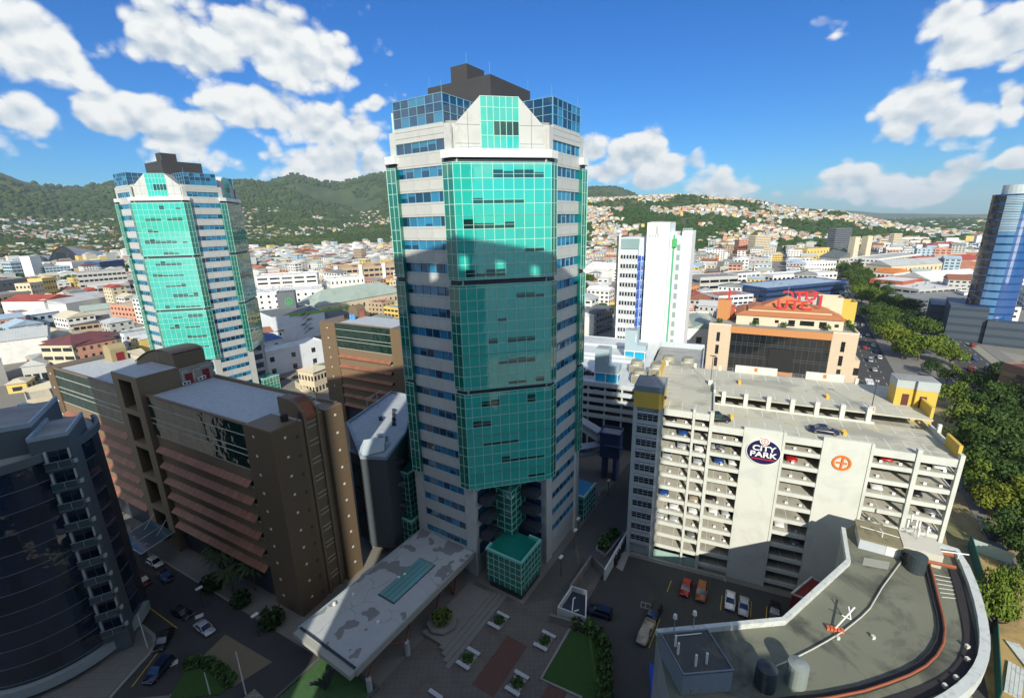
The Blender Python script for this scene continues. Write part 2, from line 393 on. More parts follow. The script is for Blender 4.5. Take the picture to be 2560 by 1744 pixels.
    for k in range(4):
        a = math.pi*1.25 + math.pi/2*k           # bay k looks out along the diagonal
        nx, ny = math.cos(a), math.sin(a); tx, ty = -ny, nx
        inner = MB(); gl = MB(); mu = MB(); gd = MB(); trim = MB()
        visible = k in (0,)
        part = k in (1, 3)
        for (z0, z1, zt0) in secs:
            # the prism behind the glass: front, two returns, two steps back to the face
            P = [rot4(k, -OUTER+.08, -BAYH+.0), rot4(k, -BAYH, -OUTER+.08), rot4(k, -5.1-.05, -OUTER+.08), rot4(k, -5.15, -HALF+.3), rot4(k, -12, -12), rot4(k, -HALF+.3, -5.15), rot4(k, -OUTER+.08, -5.15)]
            inner.prism(P, z0, z1)
            rows = [(zt0, z1, 't')]
            n = 5
            for i in range(n):
                vt = zt0-PITCH_Z*i; rows.append((vt-2.08, vt, 'v'))
                if i < n-1: rows.append((vt-PITCH_Z, vt-2.08, 's'))
            rows.append((z0, zt0-PITCH_Z*4-2.08, 't' if zt0-PITCH_Z*4-2.08-z0 < .8 else 'b'))
            def fr(x, d): return (nx*(EDGE+d)+tx*x, ny*(EDGE+d)+ty*x)
            # mullions
            for x in xs: mu.prism([fr(x-.05, -.02), fr(x+.05, -.02), fr(x+.05, .09), fr(x-.05, .09)], z0, z1)
            zs = sorted({r[0] for r in rows} | {r[1] for r in rows})
            for z in zs: mu.prism([fr(-7.92, -.02), fr(7.92, -.02), fr(7.92, .075), fr(-7.92, .075)], z-.05, z+.05)
            for side in (0, 1):
                for xx in (5.15, 6.2, 7.25):
                    p = [(-OUTER-.06, -xx-.045), (-OUTER-.06, -xx+.045), (-OUTER+.1, -xx+.045), (-OUTER+.1, -xx-.045)]
                    if side: p = [(y, x) for x, y in p]
                    mu.prism([rot4(k, *q) for q in p], z0, z1)
                for z in zs:
                    p = [(-OUTER-.05, -7.25), (-OUTER-.05, -5.15), (-OUTER+.1, -5.15), (-OUTER+.1, -7.25)]
                    if side: p = [(y, x) for x, y in p]
                    mu.prism([rot4(k, *q) for q in p], z-.045, z+.045)
                # return glass
                p = [(-OUTER-.0, -7.22), (-OUTER-.0, -5.2), (-OUTER+.06, -5.2), (-OUTER+.06, -7.22)]
                if side: p = [(y, x) for x, y in p]
                gl.prism([rot4(k, *q) for q in p], z0+.02, z1-.02)
                p = [(-OUTER+.02, -5.16), (-OUTER+.02, -5.10), (-HALF+.2, -5.10), (-HALF+.2, -5.16)]
                if side: p = [(y, x) for x, y in p]
                gl.prism([rot4(k, *q) for q in p], z0+.02, z1-.02)
            # front glass
            for (ra, rb, kind) in rows:
                for c in range(10):
                    x0, x1 = xs[c]+.05, xs[c+1]-.05
                    if kind in 'vs' and visible:
                        if c in (0, 9) or kind == 's' or not full: dark = None
                        else:
                            key = ra
                            if kind_key.get('z') != key: kind_key['z'] = key; kind_key['runs'] = [(s0, s0+rg.randint(0, 3), rg.choice((.26, .26, .42, .6))) for s0 in rg.sample(range(1, 9), rg.choice((1, 2, 2, 3)))]
                            hit = [h0 for (a0, a1, h0) in kind_key['runs'] if a0 <= c <= a1]
                            dark = None if not hit else (hit[0] if rg.random() < .7 else rg.choice((.75, .26, .5)))
                        me = MB()
                        hh = (rb-ra-.1)
                        if dark: me.box(x0-(x0+x1)/2, x1-(x0+x1)/2, -.03, .03, hh*dark, hh)
                        else: me.box(x0-(x0+x1)/2, x1-(x0+x1)/2, -.03, .03, 0, hh)
                        n0 = len(me.f)
                        if dark: me.box(x0-(x0+x1)/2, x1-(x0+x1)/2, -.03, .02, 0, hh*dark-.02)
                        m_ = me.mesh('pane', M_TEAL)
                        if dark:
                            m_.materials.append(M_TEALD)
                            for i, p in enumerate(m_.polygons): p.material_index = 1 if i >= n0 else 0
                            if ra: mu.prism([fr(x0, 0), fr(x1, 0), fr(x1, .05), fr(x0, .05)], ra+.62, ra+.67)
                        o = link('pane', m_, T); X, Y = fr((x0+x1)/2, 0); o.location = (X, Y, ra+.05); o.rotation_euler = (rg.gauss(0, .0022), 0, a+math.pi/2+rg.gauss(0, .0022))
                    else:
                        (trim if kind in 'tb' and visible else gd).prism([fr(x0, 0), fr(x1, 0), fr(x1, .03), fr(x0, .03)], ra+.04, rb-.04)
        inner.build('bay_body', M_DARKBAND, T); mu.build('mullion_grid', M_MULL, T, 'stuff')
        gl.build('return_glazing', M_TEAL2, T, 'stuff')
        if gd.v: gd.build('bay_glazing', M_TEAL if k == 3 else M_TEAL2, T, 'stuff')
        if trim.v: trim.build('trim_glazing', M_TEAL, T, 'stuff')
        # dark recessed joints between the glazed sections, cornice above
        jn = MB(); P = [rot4(k, -OUTER+.45, -BAYH+.1), rot4(k, -BAYH+.1, -OUTER+.45), rot4(k, -5.2, -OUTER+.45), rot4(k, -12, -12), rot4(k, -OUTER+.45, -5.2)]
        for (z0, z1) in ((58.0, 58.9), (38.8, 39.6), (77.0, 77.75)): jn.prism(P, z0, z1)
        jn.build('recess_band', M_DARKBAND, T, 'stuff')
        q = OUTER+.14
        P = [rot4(k, -q, -BAYH-.06), rot4(k, -BAYH-.06, -q), rot4(k, -5.05, -q), rot4(k, -5.05, -16.4), rot4(k, -6.9, -16.4), rot4(k, -16.4, -6.9), rot4(k, -16.4, -5.05), rot4(k, -q, -5.05)]
        cor = MB().prism(P, 77.72, 78.9)
        CN = cor.build('cornice', M_WHITE, T)
        MB().prism([rot4(k, -17.6, -7.4), rot4(k, -7.4, -17.6), rot4(k, -7, -16), rot4(k, -16, -7)], 77.5, 77.9).build('terrace', M_ROOFG, T)
        # railing on the cornice
        ra_ = MB(); D = EDGE-.25
        def f2(x, d): return (nx*d+tx*x, ny*d+ty*x)
        p0, p1 = f2(-6.6, D), f2(6.6, D); ra_.tube((*p0, 79.25), (*p1, 79.25), .03, 5)
        for i in range(9):
            p = f2(-6.6+1.65*i, D); ra_.tube((*p, 78.9), (*p, 79.25), .025, 4)
        ra_.build('railing', M_BLUEM, T)
        # gable block with its glazed middle
        gb = MB(); DF = 16.5; prof = [(-7.15,77.9),(-7.15,82.6),(-3.05,86.7),(3.05,86.7),(7.15,82.6),(7.15,77.9)]
        for (u0, u1) in ((0, 1),):
            f_ = [(*f2(x, DF), z) for x, z in prof]; g_ = [(*f2(x, 8.0), z) for x, z in prof]
            gb.add(f_+g_, [tuple(range(6)), tuple(range(11, 5, -1))] + [(i, 6+i, 6+(i+1) % 6, (i+1) % 6) for i in range(6)])
        GB = gb.build('gable', M_PANEL, T)
        if k in (0, 1, 3):
            gm = MB()
            for sgn in (-1, 1):
                for (xa, xb) in ((3.15, 3.9), ):
                    pass
            for i in range(7):
                x = -3.05+6.1/6*i; gm.prism([f2(x-.05, DF), f2(x+.05, DF), f2(x+.05, DF+.14), f2(x-.05, DF+.14)], 77.9, 86.7)
            zr = [77.9, 79.2, 81.1, 83.2, 85.1, 86.65]
            for z in zr: gm.prism([f2(-3.05, DF), f2(3.05, DF), f2(3.05, DF+.12), f2(-3.05, DF+.12)], z-.05, z+.05)
            gm.build('mullion_grid', M_MULL, GB)
            for i in range(6):
                for j in range(5):
                    x0 = -3.05+6.1/6*i+.05; x1 = x0+6.1/6-.1; door = (j == 0 and i in (2, 3))
                    m_ = M_DOORW if door else (M_TEALD if (j == 0 or (j == 2 and i >= 2)) else M_TEAL)
                    me = MB().box(-(x1-x0)/2, (x1-x0)/2, -.03, .03, 0, zr[j+1]-zr[j]-.1).mesh('pane', m_)
                    o = link('door' if door else 'pane', me, GB); X, Y = f2((x0+x1)/2, DF+.05); o.location = (X, Y, zr[j]+.05); o.rotation_euler = (0, 0, a+math.pi/2)
                    if door:
                        dl = MB().box(-.28, .28, -.045, .045, .25, 1.0).build('door_pane', M_TEALD, GB); dl.location = (X, Y, zr[j]+.05); dl.rotation_euler = (0, 0, a+math.pi/2)
        # joints of the gable cladding
        jt = MB()
        for z in (79.9, 82.6):
            for sgn in (-1, 1):
                x0, x1 = sorted((3.2*sgn, 7.12*sgn)); jt.prism([f2(x0, DF), f2(x1, DF), f2(x1, DF+.012), f2(x0, DF+.012)], z, z+.05)
        for x in (-5.1, 5.1): jt.prism([f2(x, DF), f2(x+.05, DF), f2(x+.05, DF+.012), f2(x, DF+.012)], 77.9, 84.5)
        jt.build('panel_joint', M_DARKBAND, GB)
    # dark plant rooms on top
    ph = MB().box(-6.7, 6.5, -6.7, 7.2, 83.1, 91.7).build('plant_room', M_PLANT, T)
    MB().box(-3.8, 1.5, .3, 4.0, 91.72, 95.2).build('lift_motor_room', M_PLANT, ph)
    rods = MB()
    for (x, y, z0, z1) in ((-6.4, -6.4, 91.7, 93.6), (6.2, -6.4, 91.7, 93.6), (-6.4, 7, 91.7, 93.6), (-17.3, 4.9, 87, 88.8), (-17.3, -4.9, 87, 88.8), (4.9, -17.3, 87, 88.8), (-4.9, -17.3, 87, 88.8), (-3.6, .5, 95.2, 97)): rods.tube((x, y, z0), (x, y, z1), .035, 4)
    rods.build('lightning_rod', M_BLUEM, T)
    # glass shaft and its podium in the corner below the bay (front corner), lower boxes at the other corners
    low = MB(); P = [(-HALF+.35, -7.6), (-12.0, -7.6), (-12.0, -9.0), (-9, -12), (-7.6, -12), (-7.6, -HALF+.35)]
    sh = MB().prism([(-12.8,-12.8), (-7.6,-12.8), (-7.6,-7.6), (-12.8,-7.6)], 8.0, 19.7); SH = sh.build('glass_shaft', M_TEAL2, T)
    tip = MB().add([(-12.9,-12.9,16.4), (-12.9,-8.6,18.6), (-8.6,-12.9,18.6), (-9.4,-9.4,19.7)], [(0,2,1), (0,1,3), (1,2,3), (2,0,3)]); tip.build('sloped_glass_cap', M_TEAL, SH)
    gr = MB()
    for i in range(4):
        d = -12.85+1.7*i
        gr.box(d-.05, d+.05, -12.92, -12.78, 8.5, 18); gr.box(-12.92, -12.78, d-.05, d+.05, 8.5, 18)
    for i in range(7):
        z = 9.2+1.45*i; gr.box(-12.92, -7.6, -12.91, -12.79, z, z+.09); gr.box(-12.91, -12.79, -12.92, -7.6, z, z+.09)
    gr.build('mullion_grid', M_MULL, SH)
    bal = MB()
    for z in (8.2, 12.05, 15.9):
        bal.box(-16.6, -13.2, -9.9, -7.9, z, z+1.35); bal.box(-9.9, -7.9, -16.6, -13.2, z, z+1.35)
    bal.build('corner_balcony', M_DARKBAND, T, 'stuff')
    pod = MB().prism([(-18.5,-18.3), (-11.2,-18.3), (-11.2,-12.9), (-12.9,-12.9), (-12.9,-10.6), (-18.5,-10.6)], 1.4, 8.1); PD = pod.build('glass_podium', M_TEAL2, T)
    MB().prism([(-18.3,-18.1), (-11.4,-18.1), (-11.4,-11), (-18.3,-11)], 0, 1.4).build('podium_plinth', M_STONE, PD)
    rim = MB().wallpath([(-11.2,-15.8), (-11.2,-18.3), (-18.5,-18.3), (-18.5,-10.6), (-16.8,-10.6)], .45, 8.1, 8.6); rim.build('podium_coping', mat('turquoise_coping', (.20,.55,.48), .5), PD)
    gr = MB()
    for i in range(7):
        d = -18.52+1.22*i
        gr.box(d-.045, d+.045, -18.38, -18.26, 1.4, 8.1); gr.box(-18.58, -18.46, d-.045+.2, d+.045+.2, 1.4, 8.1)
    for z in (2.7, 4.0, 5.3, 6.7): gr.box(-18.56, -11.2, -18.37, -18.27, z, z+.09); gr.box(-18.57, -18.47, -18.3, -10.6, z, z+.09)
    gr.build('mullion_grid', M_MULL, PD)
    # smaller green boxes at the left and right corners
    for (nm, poly, h) in (('glass_annex', [(-18.2, 9.5), (-18.2, 15.8), (-12, 15.8), (-12, 9.5)], 6.2), ('glass_annex', [(9.0,-18.6), (15.8,-18.6), (15.8,-12), (9.0,-12)], 6.2), ('glass_lean_to', [(-16.6, 11.0), (-16.6, 16.5), (-11, 16.5), (-11, 11.0)], 16.5)):
        A = MB().prism(poly, 0, h).build(nm, M_TEAL2, T)
        gr = MB(); xs_ = [p[0] for p in poly]; ys_ = [p[1] for p in poly]; x0, x1, y0, y1 = min(xs_), max(xs_), min(ys_), max(ys_)
        n = 5
        for i in range(n+1):
            x = x0+(x1-x0)*i/n; y = y0+(y1-y0)*i/n
            gr.box(x-.05, x+.05, y0-.08, y0+.05, 0, h); gr.box(x0-.08, x0+.05, y-.05, y+.05, 0, h)
        z = 1.3
        while z < h: gr.box(x0-.07, x1, y0-.07, y0+.05, z, z+.09); gr.box(x0-.07, x0+.05, y0-.07, y1, z, z+.09); z += 1.45
        gr.box(x0-.2, x1+.2, y0-.2, y0+.25, h-.02, h+.3); gr.box(x0-.2, x0+.25, y0+.26, y1+.2, h-.02, h+.3)
        gr.build('mullion_grid', M_MULL, A)
    return T
TOWER_C = (-4.63, 94.32, 0)
TW1 = tower('office_tower', 'tall teal glass tower with white bands and blue windows, in the middle, half in shade', TOWER_C, azr(32.75), 3)
TW2 = tower('office_tower', 'farther twin teal glass tower standing left behind the brown office block', (-125.65, 184.03, 0), azr(32.75), 11)
# ------------------------------------------------------------------ cars (used on streets, decks and in the parkades)
M_TYRE = mat('tyre_rubber', (.015,.015,.015), .9); M_RIM = mat('rim_metal', (.35,.35,.36), .35, .8)
M_CGLASS = glass('car_glass', (.010,.014,.018), .05, rnd=0, wav=0)
M_LAMPW = mat('headlight_glass', (.7,.72,.72), .1); M_LAMPR = mat('tail_lamp', (.35,.01,.01), .2)
def car_paint(nm, col): return mat('paint_'+nm, col, .28, .1, .03, spec=.6)
PAINTS = {'white': car_paint('white', (.75,.76,.76)), 'silver': car_paint('silver', (.42,.45,.47)), 'black': car_paint('black', (.015,.016,.018)), 'blue': car_paint('blue', (.02,.07,.25)),
          'dark blue': car_paint('dark_blue', (.012,.02,.06)), 'red': car_paint('red', (.40,.015,.012)), 'dark red': car_paint('dark_red', (.12,.012,.012)), 'orange brown': car_paint('orange_brown', (.30,.10,.03)),
          'grey': car_paint('grey', (.16,.17,.18)), 'beige': car_paint('beige', (.38,.33,.25)), 'bright red': car_paint('bright_red', (.6,.01,.015))}
def loft(sections):
    m = MB(); n = len(sections[0])
    for s in sections: m.v += [tuple(p) for p in s]
    for i in range(len(sections)-1):
        for j in range(n): m.f.append((i*n+j, i*n+(j+1) % n, (i+1)*n+(j+1) % n, (i+1)*n+j))
    m.f.append(tuple(range(n-1, -1, -1))); m.f.append(tuple((len(sections)-1)*n+j for j in range(n)))
    return m
def car_meshes(style):
    L, Wd, Hh = {'sedan': (4.5, 1.76, 1.42), 'hatch': (4.1, 1.74, 1.52), 'suv': (4.6, 1.86, 1.72), 'pickup': (5.2, 1.85, 1.75), 'van': (4.8, 1.8, 1.95)}[style]
    x0, x1, w = -L/2, L/2, Wd/2; bh = {'sedan': .86, 'hatch': .9, 'suv': 1.02, 'pickup': 1.02, 'van': 1.0}[style]
    def sec(x, wd, zb, zt, sh):
        return [(x,-wd,zb), (x,-wd*1.0,zb+(zt-zb)*.55), (x,-wd*sh,zt), (x,wd*sh,zt), (x,wd*1.0,zb+(zt-zb)*.55), (x,wd,zb)]
    body = loft([sec(x0, w*.80, .42, bh*.78, .9), sec(x0+.12, w*.95, .25, bh*.97, .9), sec(x0+.9, w, .2, bh, .92), sec(.2, w, .2, bh*1.0, .93), sec(x1-1.15, w, .2, bh*.97, .92), sec(x1-.25, w*.94, .25, bh*.80, .88), sec(x1, w*.78, .4, bh*.66, .86)])
    ca, cb, ra, rb = {'sedan': (x0+.75, x1-1.15, x0+1.45, x1-2.05), 'hatch': (x0+.12, x1-1.0, x0+.65, x1-1.85), 'suv': (x0+.1, x1-1.15, x0+.5, x1-1.95), 'pickup': (-.6, x1-1.2, -.35, x1-2.0), 'van': (x0+.08, x1-.75, x0+.25, x1-1.4)}[style]
    def cs(x, wd, z): return [(x,-wd,z), (x,wd,z)]
    cz0, cz1, wt = bh-.03, Hh-.05, w*.74
    gl = MB().add([(ca,-w*.9,cz0),(cb,-w*.9,cz0),(cb,w*.9,cz0),(ca,w*.9,cz0),(ra,-wt,cz1),(rb,-wt,cz1),(rb,wt,cz1),(ra,wt,cz1)], [(3,2,1,0),(4,5,6,7),(0,1,5,4),(1,2,6,5),(2,3,7,6),(3,0,4,7)])
    rf = MB().add([(ra-.08,-wt-.03,cz1-.03),(rb+.1,-wt-.03,cz1-.03),(rb+.1,wt+.03,cz1-.03),(ra-.08,wt+.03,cz1-.03),(ra,-wt+.05,Hh),(rb,-wt+.05,Hh),(rb,wt-.05,Hh),(ra,wt-.05,Hh)], [(3,2,1,0),(4,5,6,7),(0,1,5,4),(1,2,6,5),(2,3,7,6),(3,0,4,7)])
    for sgn in (-1, 1):                         # pillars
        for (xa, xb) in ((ca, ra), ((ca+cb)/2-.1, (ra+rb)/2), (cb, rb)):
            rf.tube((xa, sgn*w*.905, cz0), (xb, sgn*(wt+.01), cz1), .045, 4)
    if style == 'pickup':
        rf.box(x0+.1, -.7, -w*.93, -w*.85, bh-.1, bh+.12); rf.box(x0+.1, -.7, w*.85, w*.93, bh-.1, bh+.12); rf.box(x0+.02, x0+.12, -w*.9, w*.9, bh-.1, bh+.12)
    wh = [(x0+.85, w*.93), (x1-.85, w*.93), (x0+.85, -w*.93), (x1-.85, -w*.93)]
    return dict(L=L, w=w, bh=bh, x0=x0, x1=x1, body=body, glass=gl, roof=rf, wheels=wh)
CARPROTO = {}
def wheel_mesh():
    m = MB(); n = 12; r = .32
    p = [(r*math.cos(2*math.pi*i/n), -.1, .32+r*math.sin(2*math.pi*i/n)) for i in range(n)]; q = [(x, .1, z) for x, _, z in p]
    return m.add(p+q, [tuple(range(n)), tuple(range(2*n-1, n-1, -1))] + [(i, n+i, n+(i+1) % n, (i+1) % n) for i in range(n)])
WH_ME = wheel_mesh().mesh('wheel', M_TYRE)
_rm = MB(); _n = 10
_rm.add([(.2*math.cos(2*math.pi*i/_n), -.112, .32+.2*math.sin(2*math.pi*i/_n)) for i in range(_n)]+[(.2*math.cos(2*math.pi*i/_n), .112, .32+.2*math.sin(2*math.pi*i/_n)) for i in range(_n)], [tuple(range(_n)), tuple(range(2*_n-1, _n-1, -1))])
RIM_ME = _rm.mesh('rim', M_RIM)
def car(style, colour, x, y, z, ang, label, group, detail=2):
    key = (style, colour)
    if key not in CARPROTO:
        c = car_meshes(style)
        CARPROTO[key] = dict(c, bm=c['body'].mesh('car', PAINTS[colour], True), gm=c['glass'].mesh('window_glass', M_CGLASS), rm=c['roof'].mesh('roof', PAINTS[colour]),
            lm=MB().box(c['x1']-.2, c['x1']-.02, -.2, .2, -.08, .06).mesh('headlight', M_LAMPW), tm=MB().box(c['x0']+.0, c['x0']+.12, -.16, .16, -.08, .08).mesh('tail_light', M_LAMPR))
    c = CARPROTO[key]
    o = thing('parked_car' if group and 'parked' in group else 'car', label, 'car', (x, y, z), ang, group)
    link('body', c['bm'], o); link('window_glass', c['gm'], o); link('roof', c['rm'], o)
    if detail > 0:
        for (wx, wy) in c['wheels']:
            w = link('wheel', WH_ME, o); w.location = (wx, wy, 0)
            if detail > 1: r_ = link('rim', RIM_ME, w)
    if detail > 1:
        for s in (-1, 1):
            l = link('headlight', c['lm'], o); l.location = (0, s*c['w']*.58, c['bh']*.62)
            l = link('tail_light', c['tm'], o); l.location = (0, s*c['w']*.60, c['bh']*.72)
        for s in (-1, 1):
            mi = link('wing_mirror', MIR, o); mi.location = (c['x1']-1.55, s*(c['w']+.06), c['bh']+.06)
    return o
MIR = MB().box(-.08, .08, -.1, .1, -.06, .08).mesh('wing_mirror', mat('mirror_black', (.02,.02,.02), .4))

# ------------------------------------------------------------------ car park with the round sign
M_CONC = mat('painted_concrete', (.58,.60,.54), .7, var=.06, scale=.3, stain=(.34,.36,.33), stain_amt=.25, stain_scale=.25)
M_CONCIN = mat('deck_concrete', (.46,.45,.38), .8, var=.12, scale=.3, stain=(.22,.22,.19), stain_amt=.45, stain_scale=.2)
M_DECK = mat('top_deck', (.50,.49,.39), .85, var=.14, scale=.25, stain=(.20,.21,.18), stain_amt=.55, stain_scale=.11)
M_YEL = mat('yellow_wall', (.62,.42,.07), .6, var=.05)
M_LINE = mat('white_line_paint', (.70,.70,.64), .7, var=.1)
M_YLINE = mat('yellow_line_paint', (.55,.40,.05), .7, var=.1)
M_ORANGE = mat('orange_sign', (.72,.17,.02), .45, var=.03)
M_NAVY = mat('navy_sign', (.012,.012,.065), .4, var=.02)
M_SIGNW = mat('sign_white', (.80,.80,.78), .5, var=.02); M_SIGNR = mat('sign_red', (.55,.02,.03), .5, var=.02)
M_STEEL = mat('galvanised_steel', (.45,.47,.48), .4, .6, .06); M_LAMPPOLE = mat('lamp_pole', (.07,.075,.08), .5, .3)
CP_O, CP_A = at(1625.8, 1390), R(-23.8)
CP = thing('car_park', 'pale concrete multi-storey car park with open levels and round navy sign', 'car park', (CP_O[0], CP_O[1], 0), CP_A)
LV = 2.72
def cpw(x, y):
    c, s = math.cos(CP_A), math.sin(CP_A); return (CP_O[0]+c*x-s*y, CP_O[1]+s*x+c*y)
DLO, DHI = 31.3, 33.3                              # decks: the front strip lies half a level lower
X_R = 44.4
for i in range(11):                                # slabs
    zl = DHI - LV*(i+1) + .0
    MB().box(.4, 8.9, .35, 28, zl-.25, zl).build('floor_slab', M_CONCIN, CP)
    zr_ = DLO - LV*(i+1)
    MB().box(9.0, X_R-.2, .35, 11.9, zr_-.25, zr_).build('floor_slab', M_CONCIN, CP)
    MB().box(9.0, X_R-.2, 11.95, 28, zl-.25, zl).build('floor_slab', M_CONCIN, CP)
    # edge beams between columns
    for (xa, xb, zz) in ((.55, 5.7, zl), (6.15, 8.6, zl), (9.2, 14.3, zr_), (20.9, 26.25, zr_), (33.3, 38.7, zr_), (39.35, 43.85, zr_)):
        b = MB().box(xa, xb, -.02, .33, zz-.55, zz+.18).build('edge_beam', M_CONC, CP)
# bottom wall
MB().box(.5, 9.0, .1, .3, 0, 1.9).build('ground_wall', mat('mint_wall', (.30,.45,.40), .7), CP)
MB().box(9.0, 14.3, .5, .8, 0, 1.2).build('ground_wall', M_CONC, CP)
# top decks with their parapets
MB().box(-2.0, 9.0, .35, 28.2, DHI-.3, DHI).build('top_deck', M_DECK, CP)
MB().box(9.02, X_R-.25, 11.3, 28.2, DHI-.3, DHI).build('top_deck', M_DECK, CP)
MB().box(9.02, X_R-.25, .35, 11.28, DLO-.3, DLO).build('top_deck', M_DECK, CP)
for (xa, xb, zz) in ((.55, 5.7, DHI), (6.15, 8.6, DHI), (9.2, 14.3, DLO), (20.9, 26.25, DLO), (33.3, 38.7, DLO), (39.35, 43.85, DLO)):
    MB().box(xa, xb, -.02, .33, zz-1.15, zz+.12).build('parapet_beam', M_CONC, CP)
# columns proud of the facade
for (xa, xb, zt) in ((5.7, 6.13, DHI+.8), (8.62, 9.18, DHI+.7), (20.45, 20.85, 32.1), (32.85, 33.28, 32.2), (38.72, 39.32, 32.3), (43.87, 44.42, 32.3)):
    MB().box(xa, xb, -.25, .6, 0, zt).build('column', M_CONC, CP)
# wall panels
MB().box(14.33, 20.43, -.12, .5, 0, 32.0).build('wall_panel', M_CONC, CP, label='plain wall panel that carries the round navy sign')
MB().box(26.28, 32.83, -.12, .5, 0, 32.2).build('wall_panel', M_CONC, CP, label='plain wall panel that carries the orange ring emblem')
# back and side walls, inner columns
MB().box(-2.0, X_R, 28.2, 28.5, 0, DHI).build('rear_wall', M_CONC, CP)
ic = MB()
for x in (3, 9.0, 14.6, 20.6, 26.5, 33, 39, 44):
    for y in (5.5, 11.6, 18, 25): ic.box(x-.22, x+.22, y-.22, y+.22, 0, DLO-.4)
ic.build('inner_columns', M_CONCIN, CP, 'stuff')
MB().box(X_R-.25, X_R, 11.5, 28, 0, 6).build('side_wall', M_CONC, CP)
for i in range(11):
    zz = DLO-LV*i
    MB().box(X_R-.2, X_R, .7, 28, zz-.5, zz+.15).build('edge_beam', M_CONC, CP)
for y in (9, 18.5, 27.8): MB().box(X_R-.4, X_R+.1, y-.25, y+.25, 0, 33.5).build('column', M_CONC, CP)
# split-level openings in the deck: wall with dark bays between stubs
MB().box(9.05, X_R-6, 11.32, 11.36, DLO-LV, DLO-.3).build('ramp_shadow_wall', M_CONCIN, CP)
for i in range(7):
    x = 10.6+4.0*i
    MB().box(x, x+.75, 10.9, 11.7, DLO, DHI+1.0).build('deck_stub', M_CONC, CP)
MB().box(9.1, 36, 11.0, 11.25, DLO, DLO+.35).build('low_kerb_wall', M_CONC, CP)
MB().box(9.05, 9.3, .5, 11.2, DLO-.1, DHI+.5).build('step_wall', M_CONC, CP)
MB().box(9.05, 9.45, 11.8, 16.5, DHI, DHI+.9).build('step_wall', M_CONC, CP)
# bay lines on the decks
ln = MB(); zA = DLO+.006; zB = DHI+.006
for i in range(13):
    x = 10.2+2.55*i; ln.box(x, x+.11, .7, 4.9, zA-.004, zA); ln.box(x, x+.11, 7.6, 10.6, zA-.004, zA)
for i in range(17):
    x = -.5+2.5*i; ln.box(x, x+.11, 23.4, 27.6, zB-.004, zB)
for i in range(13):
    x = 10.2+2.5*i; ln.box(x, x+.11, 12.5, 16.4, zB-.004, zB)
for i in range(9): ln.box(-1.6, 2.6, 5+2.5*i, 5.11+2.5*i, zB-.004, zB)
for i in range(4): ln.box(1.2+2.4*i, 1.3+2.4*i, .6, 4.6, zB-.004, zB)
for i in range(9): ln.box(38.5, 43.4, 2.2+2.5*i, 2.31+2.5*i, zB-.004 if i > 3 else zA-.004, zB if i > 3 else zA)
ln.build('bay_lines', M_LINE, CP, 'stuff')
yl = MB()
for (x, y, z) in ((15, 6.2, DLO), (21.5, 5.8, DLO), (30, 6.4, DLO), (35, 8, DLO), (24, 18.5, DHI), (36, 19, DHI), (17, 21.5, DHI)):
    yl.box(x, x+1.7, y, y+.18, z+.002, z+.008); yl.add([(x-.5,y+.09,z+.008),(x,y-.25,z+.008),(x,y+.43,z+.008)], [(0,1,2)])
yl.build('yellow_arrows', M_YLINE, CP, 'stuff')
for (x, y) in ((13.9, 20.3), (29.3, 17.2), (12.2, 5.2), (29.8, 4.6)):
    z = DHI if y > 11 else DLO
    b = MB().box(x, x+.5, y, y+.25, z, z+.75); b.box(x, x+.5, y-.9, y-.65, z, z+.75); b.build('yellow_post', M_YEL, CP)
# small white plates standing on the lower floors near the front edge
pl_ = MB()
for i in range(9):
    zl, zr_ = DHI-LV*(i+1), DLO-LV*(i+1)
    for x in (2.2, 4.4, 7.4): pl_.box(x, x+.42, 1.05, 1.15, zl, zl+.42)
    for x in (11.2, 13.2, 22.4, 24.6, 34.6, 37.2, 40.8, 42.8):
        if rng.random() < .75: pl_.box(x, x+.42, 1.05, 1.15, zr_, zr_+.42)
pl_.build('white_plates', M_SIGNW, CP, 'stuff')
fl = MB()
for i in range(11):
    zl, zr_ = DHI-LV*(i+1)+.004, DLO-LV*(i+1)+.004
    for x in (1.5, 4.0, 7.6): fl.box(x, x+.1, .6, 5, zl-.003, zl)
    for j in range(13): fl.box(10.2+2.55*j, 10.3+2.55*j, .6, 5, zr_-.003, zr_)
fl.build('bay_lines', M_LINE, CP, 'stuff')
# stair tower at the left end
M_STEELW = mat('stair_grey', (.42,.46,.46), .6, var=.06)
st = MB().box(-5.0, -4.25, -.6, 6.0, 0, 33.3); st.box(-.35, .38, -.6, 6.0, 0, 33.3); st.box(-4.25, -.35, .3, 6, 0, 33.3)
ST = st.build('stair_tower', M_STEELW, CP)
MB().box(-5.02, .40, -.62, 6.02, 33.3, 36.5).build('yellow_band', M_YEL, ST)
MB().box(-5.04, .42, -.64, 6.04, 36.5, 37.6).build('stair_roof_band', mat('slate_band', (.18,.23,.25), .6), ST)
MB().box(-4.7, .1, -.3, 5.7, 37.6, 37.62).build('stair_roof', M_ROOFG, ST)
M_DKWIN = glass('dark_window', (.012,.018,.024), .05, rnd=.3)
M_SASH = mat('grey_sash', (.34,.38,.40), .5)
for i in range(11):
    z0 = 33.0-2.72*(i+1)+.35
    MB().box(-4.24, -.36, -.52, .28, z0-.75, z0-.02).build('sill_band', M_STEELW, ST)
    fr = MB()
    for j in range(5): x = -4.24+.97*j; fr.box(x-.05, x+.05, -.40, -.28, z0, z0+1.95)
    for z in (z0+.5, z0+1.05): fr.box(-4.24, -.36, -.38, -.30, z, z+.07)
    fw_ = fr.build('window_frame', M_SASH, ST)
    for j in range(4):
        x = -4.19+.97*j
        MB().box(x, x+.87, -.33, -.30, z0, z0+1.5).build('pane', M_DKWIN, ST)
        MB().box(x, x+.87, -.62, -.28, z0+1.52, z0+1.72).build('top_vent', mat('pale_vent', (.60,.66,.70), .5), ST)
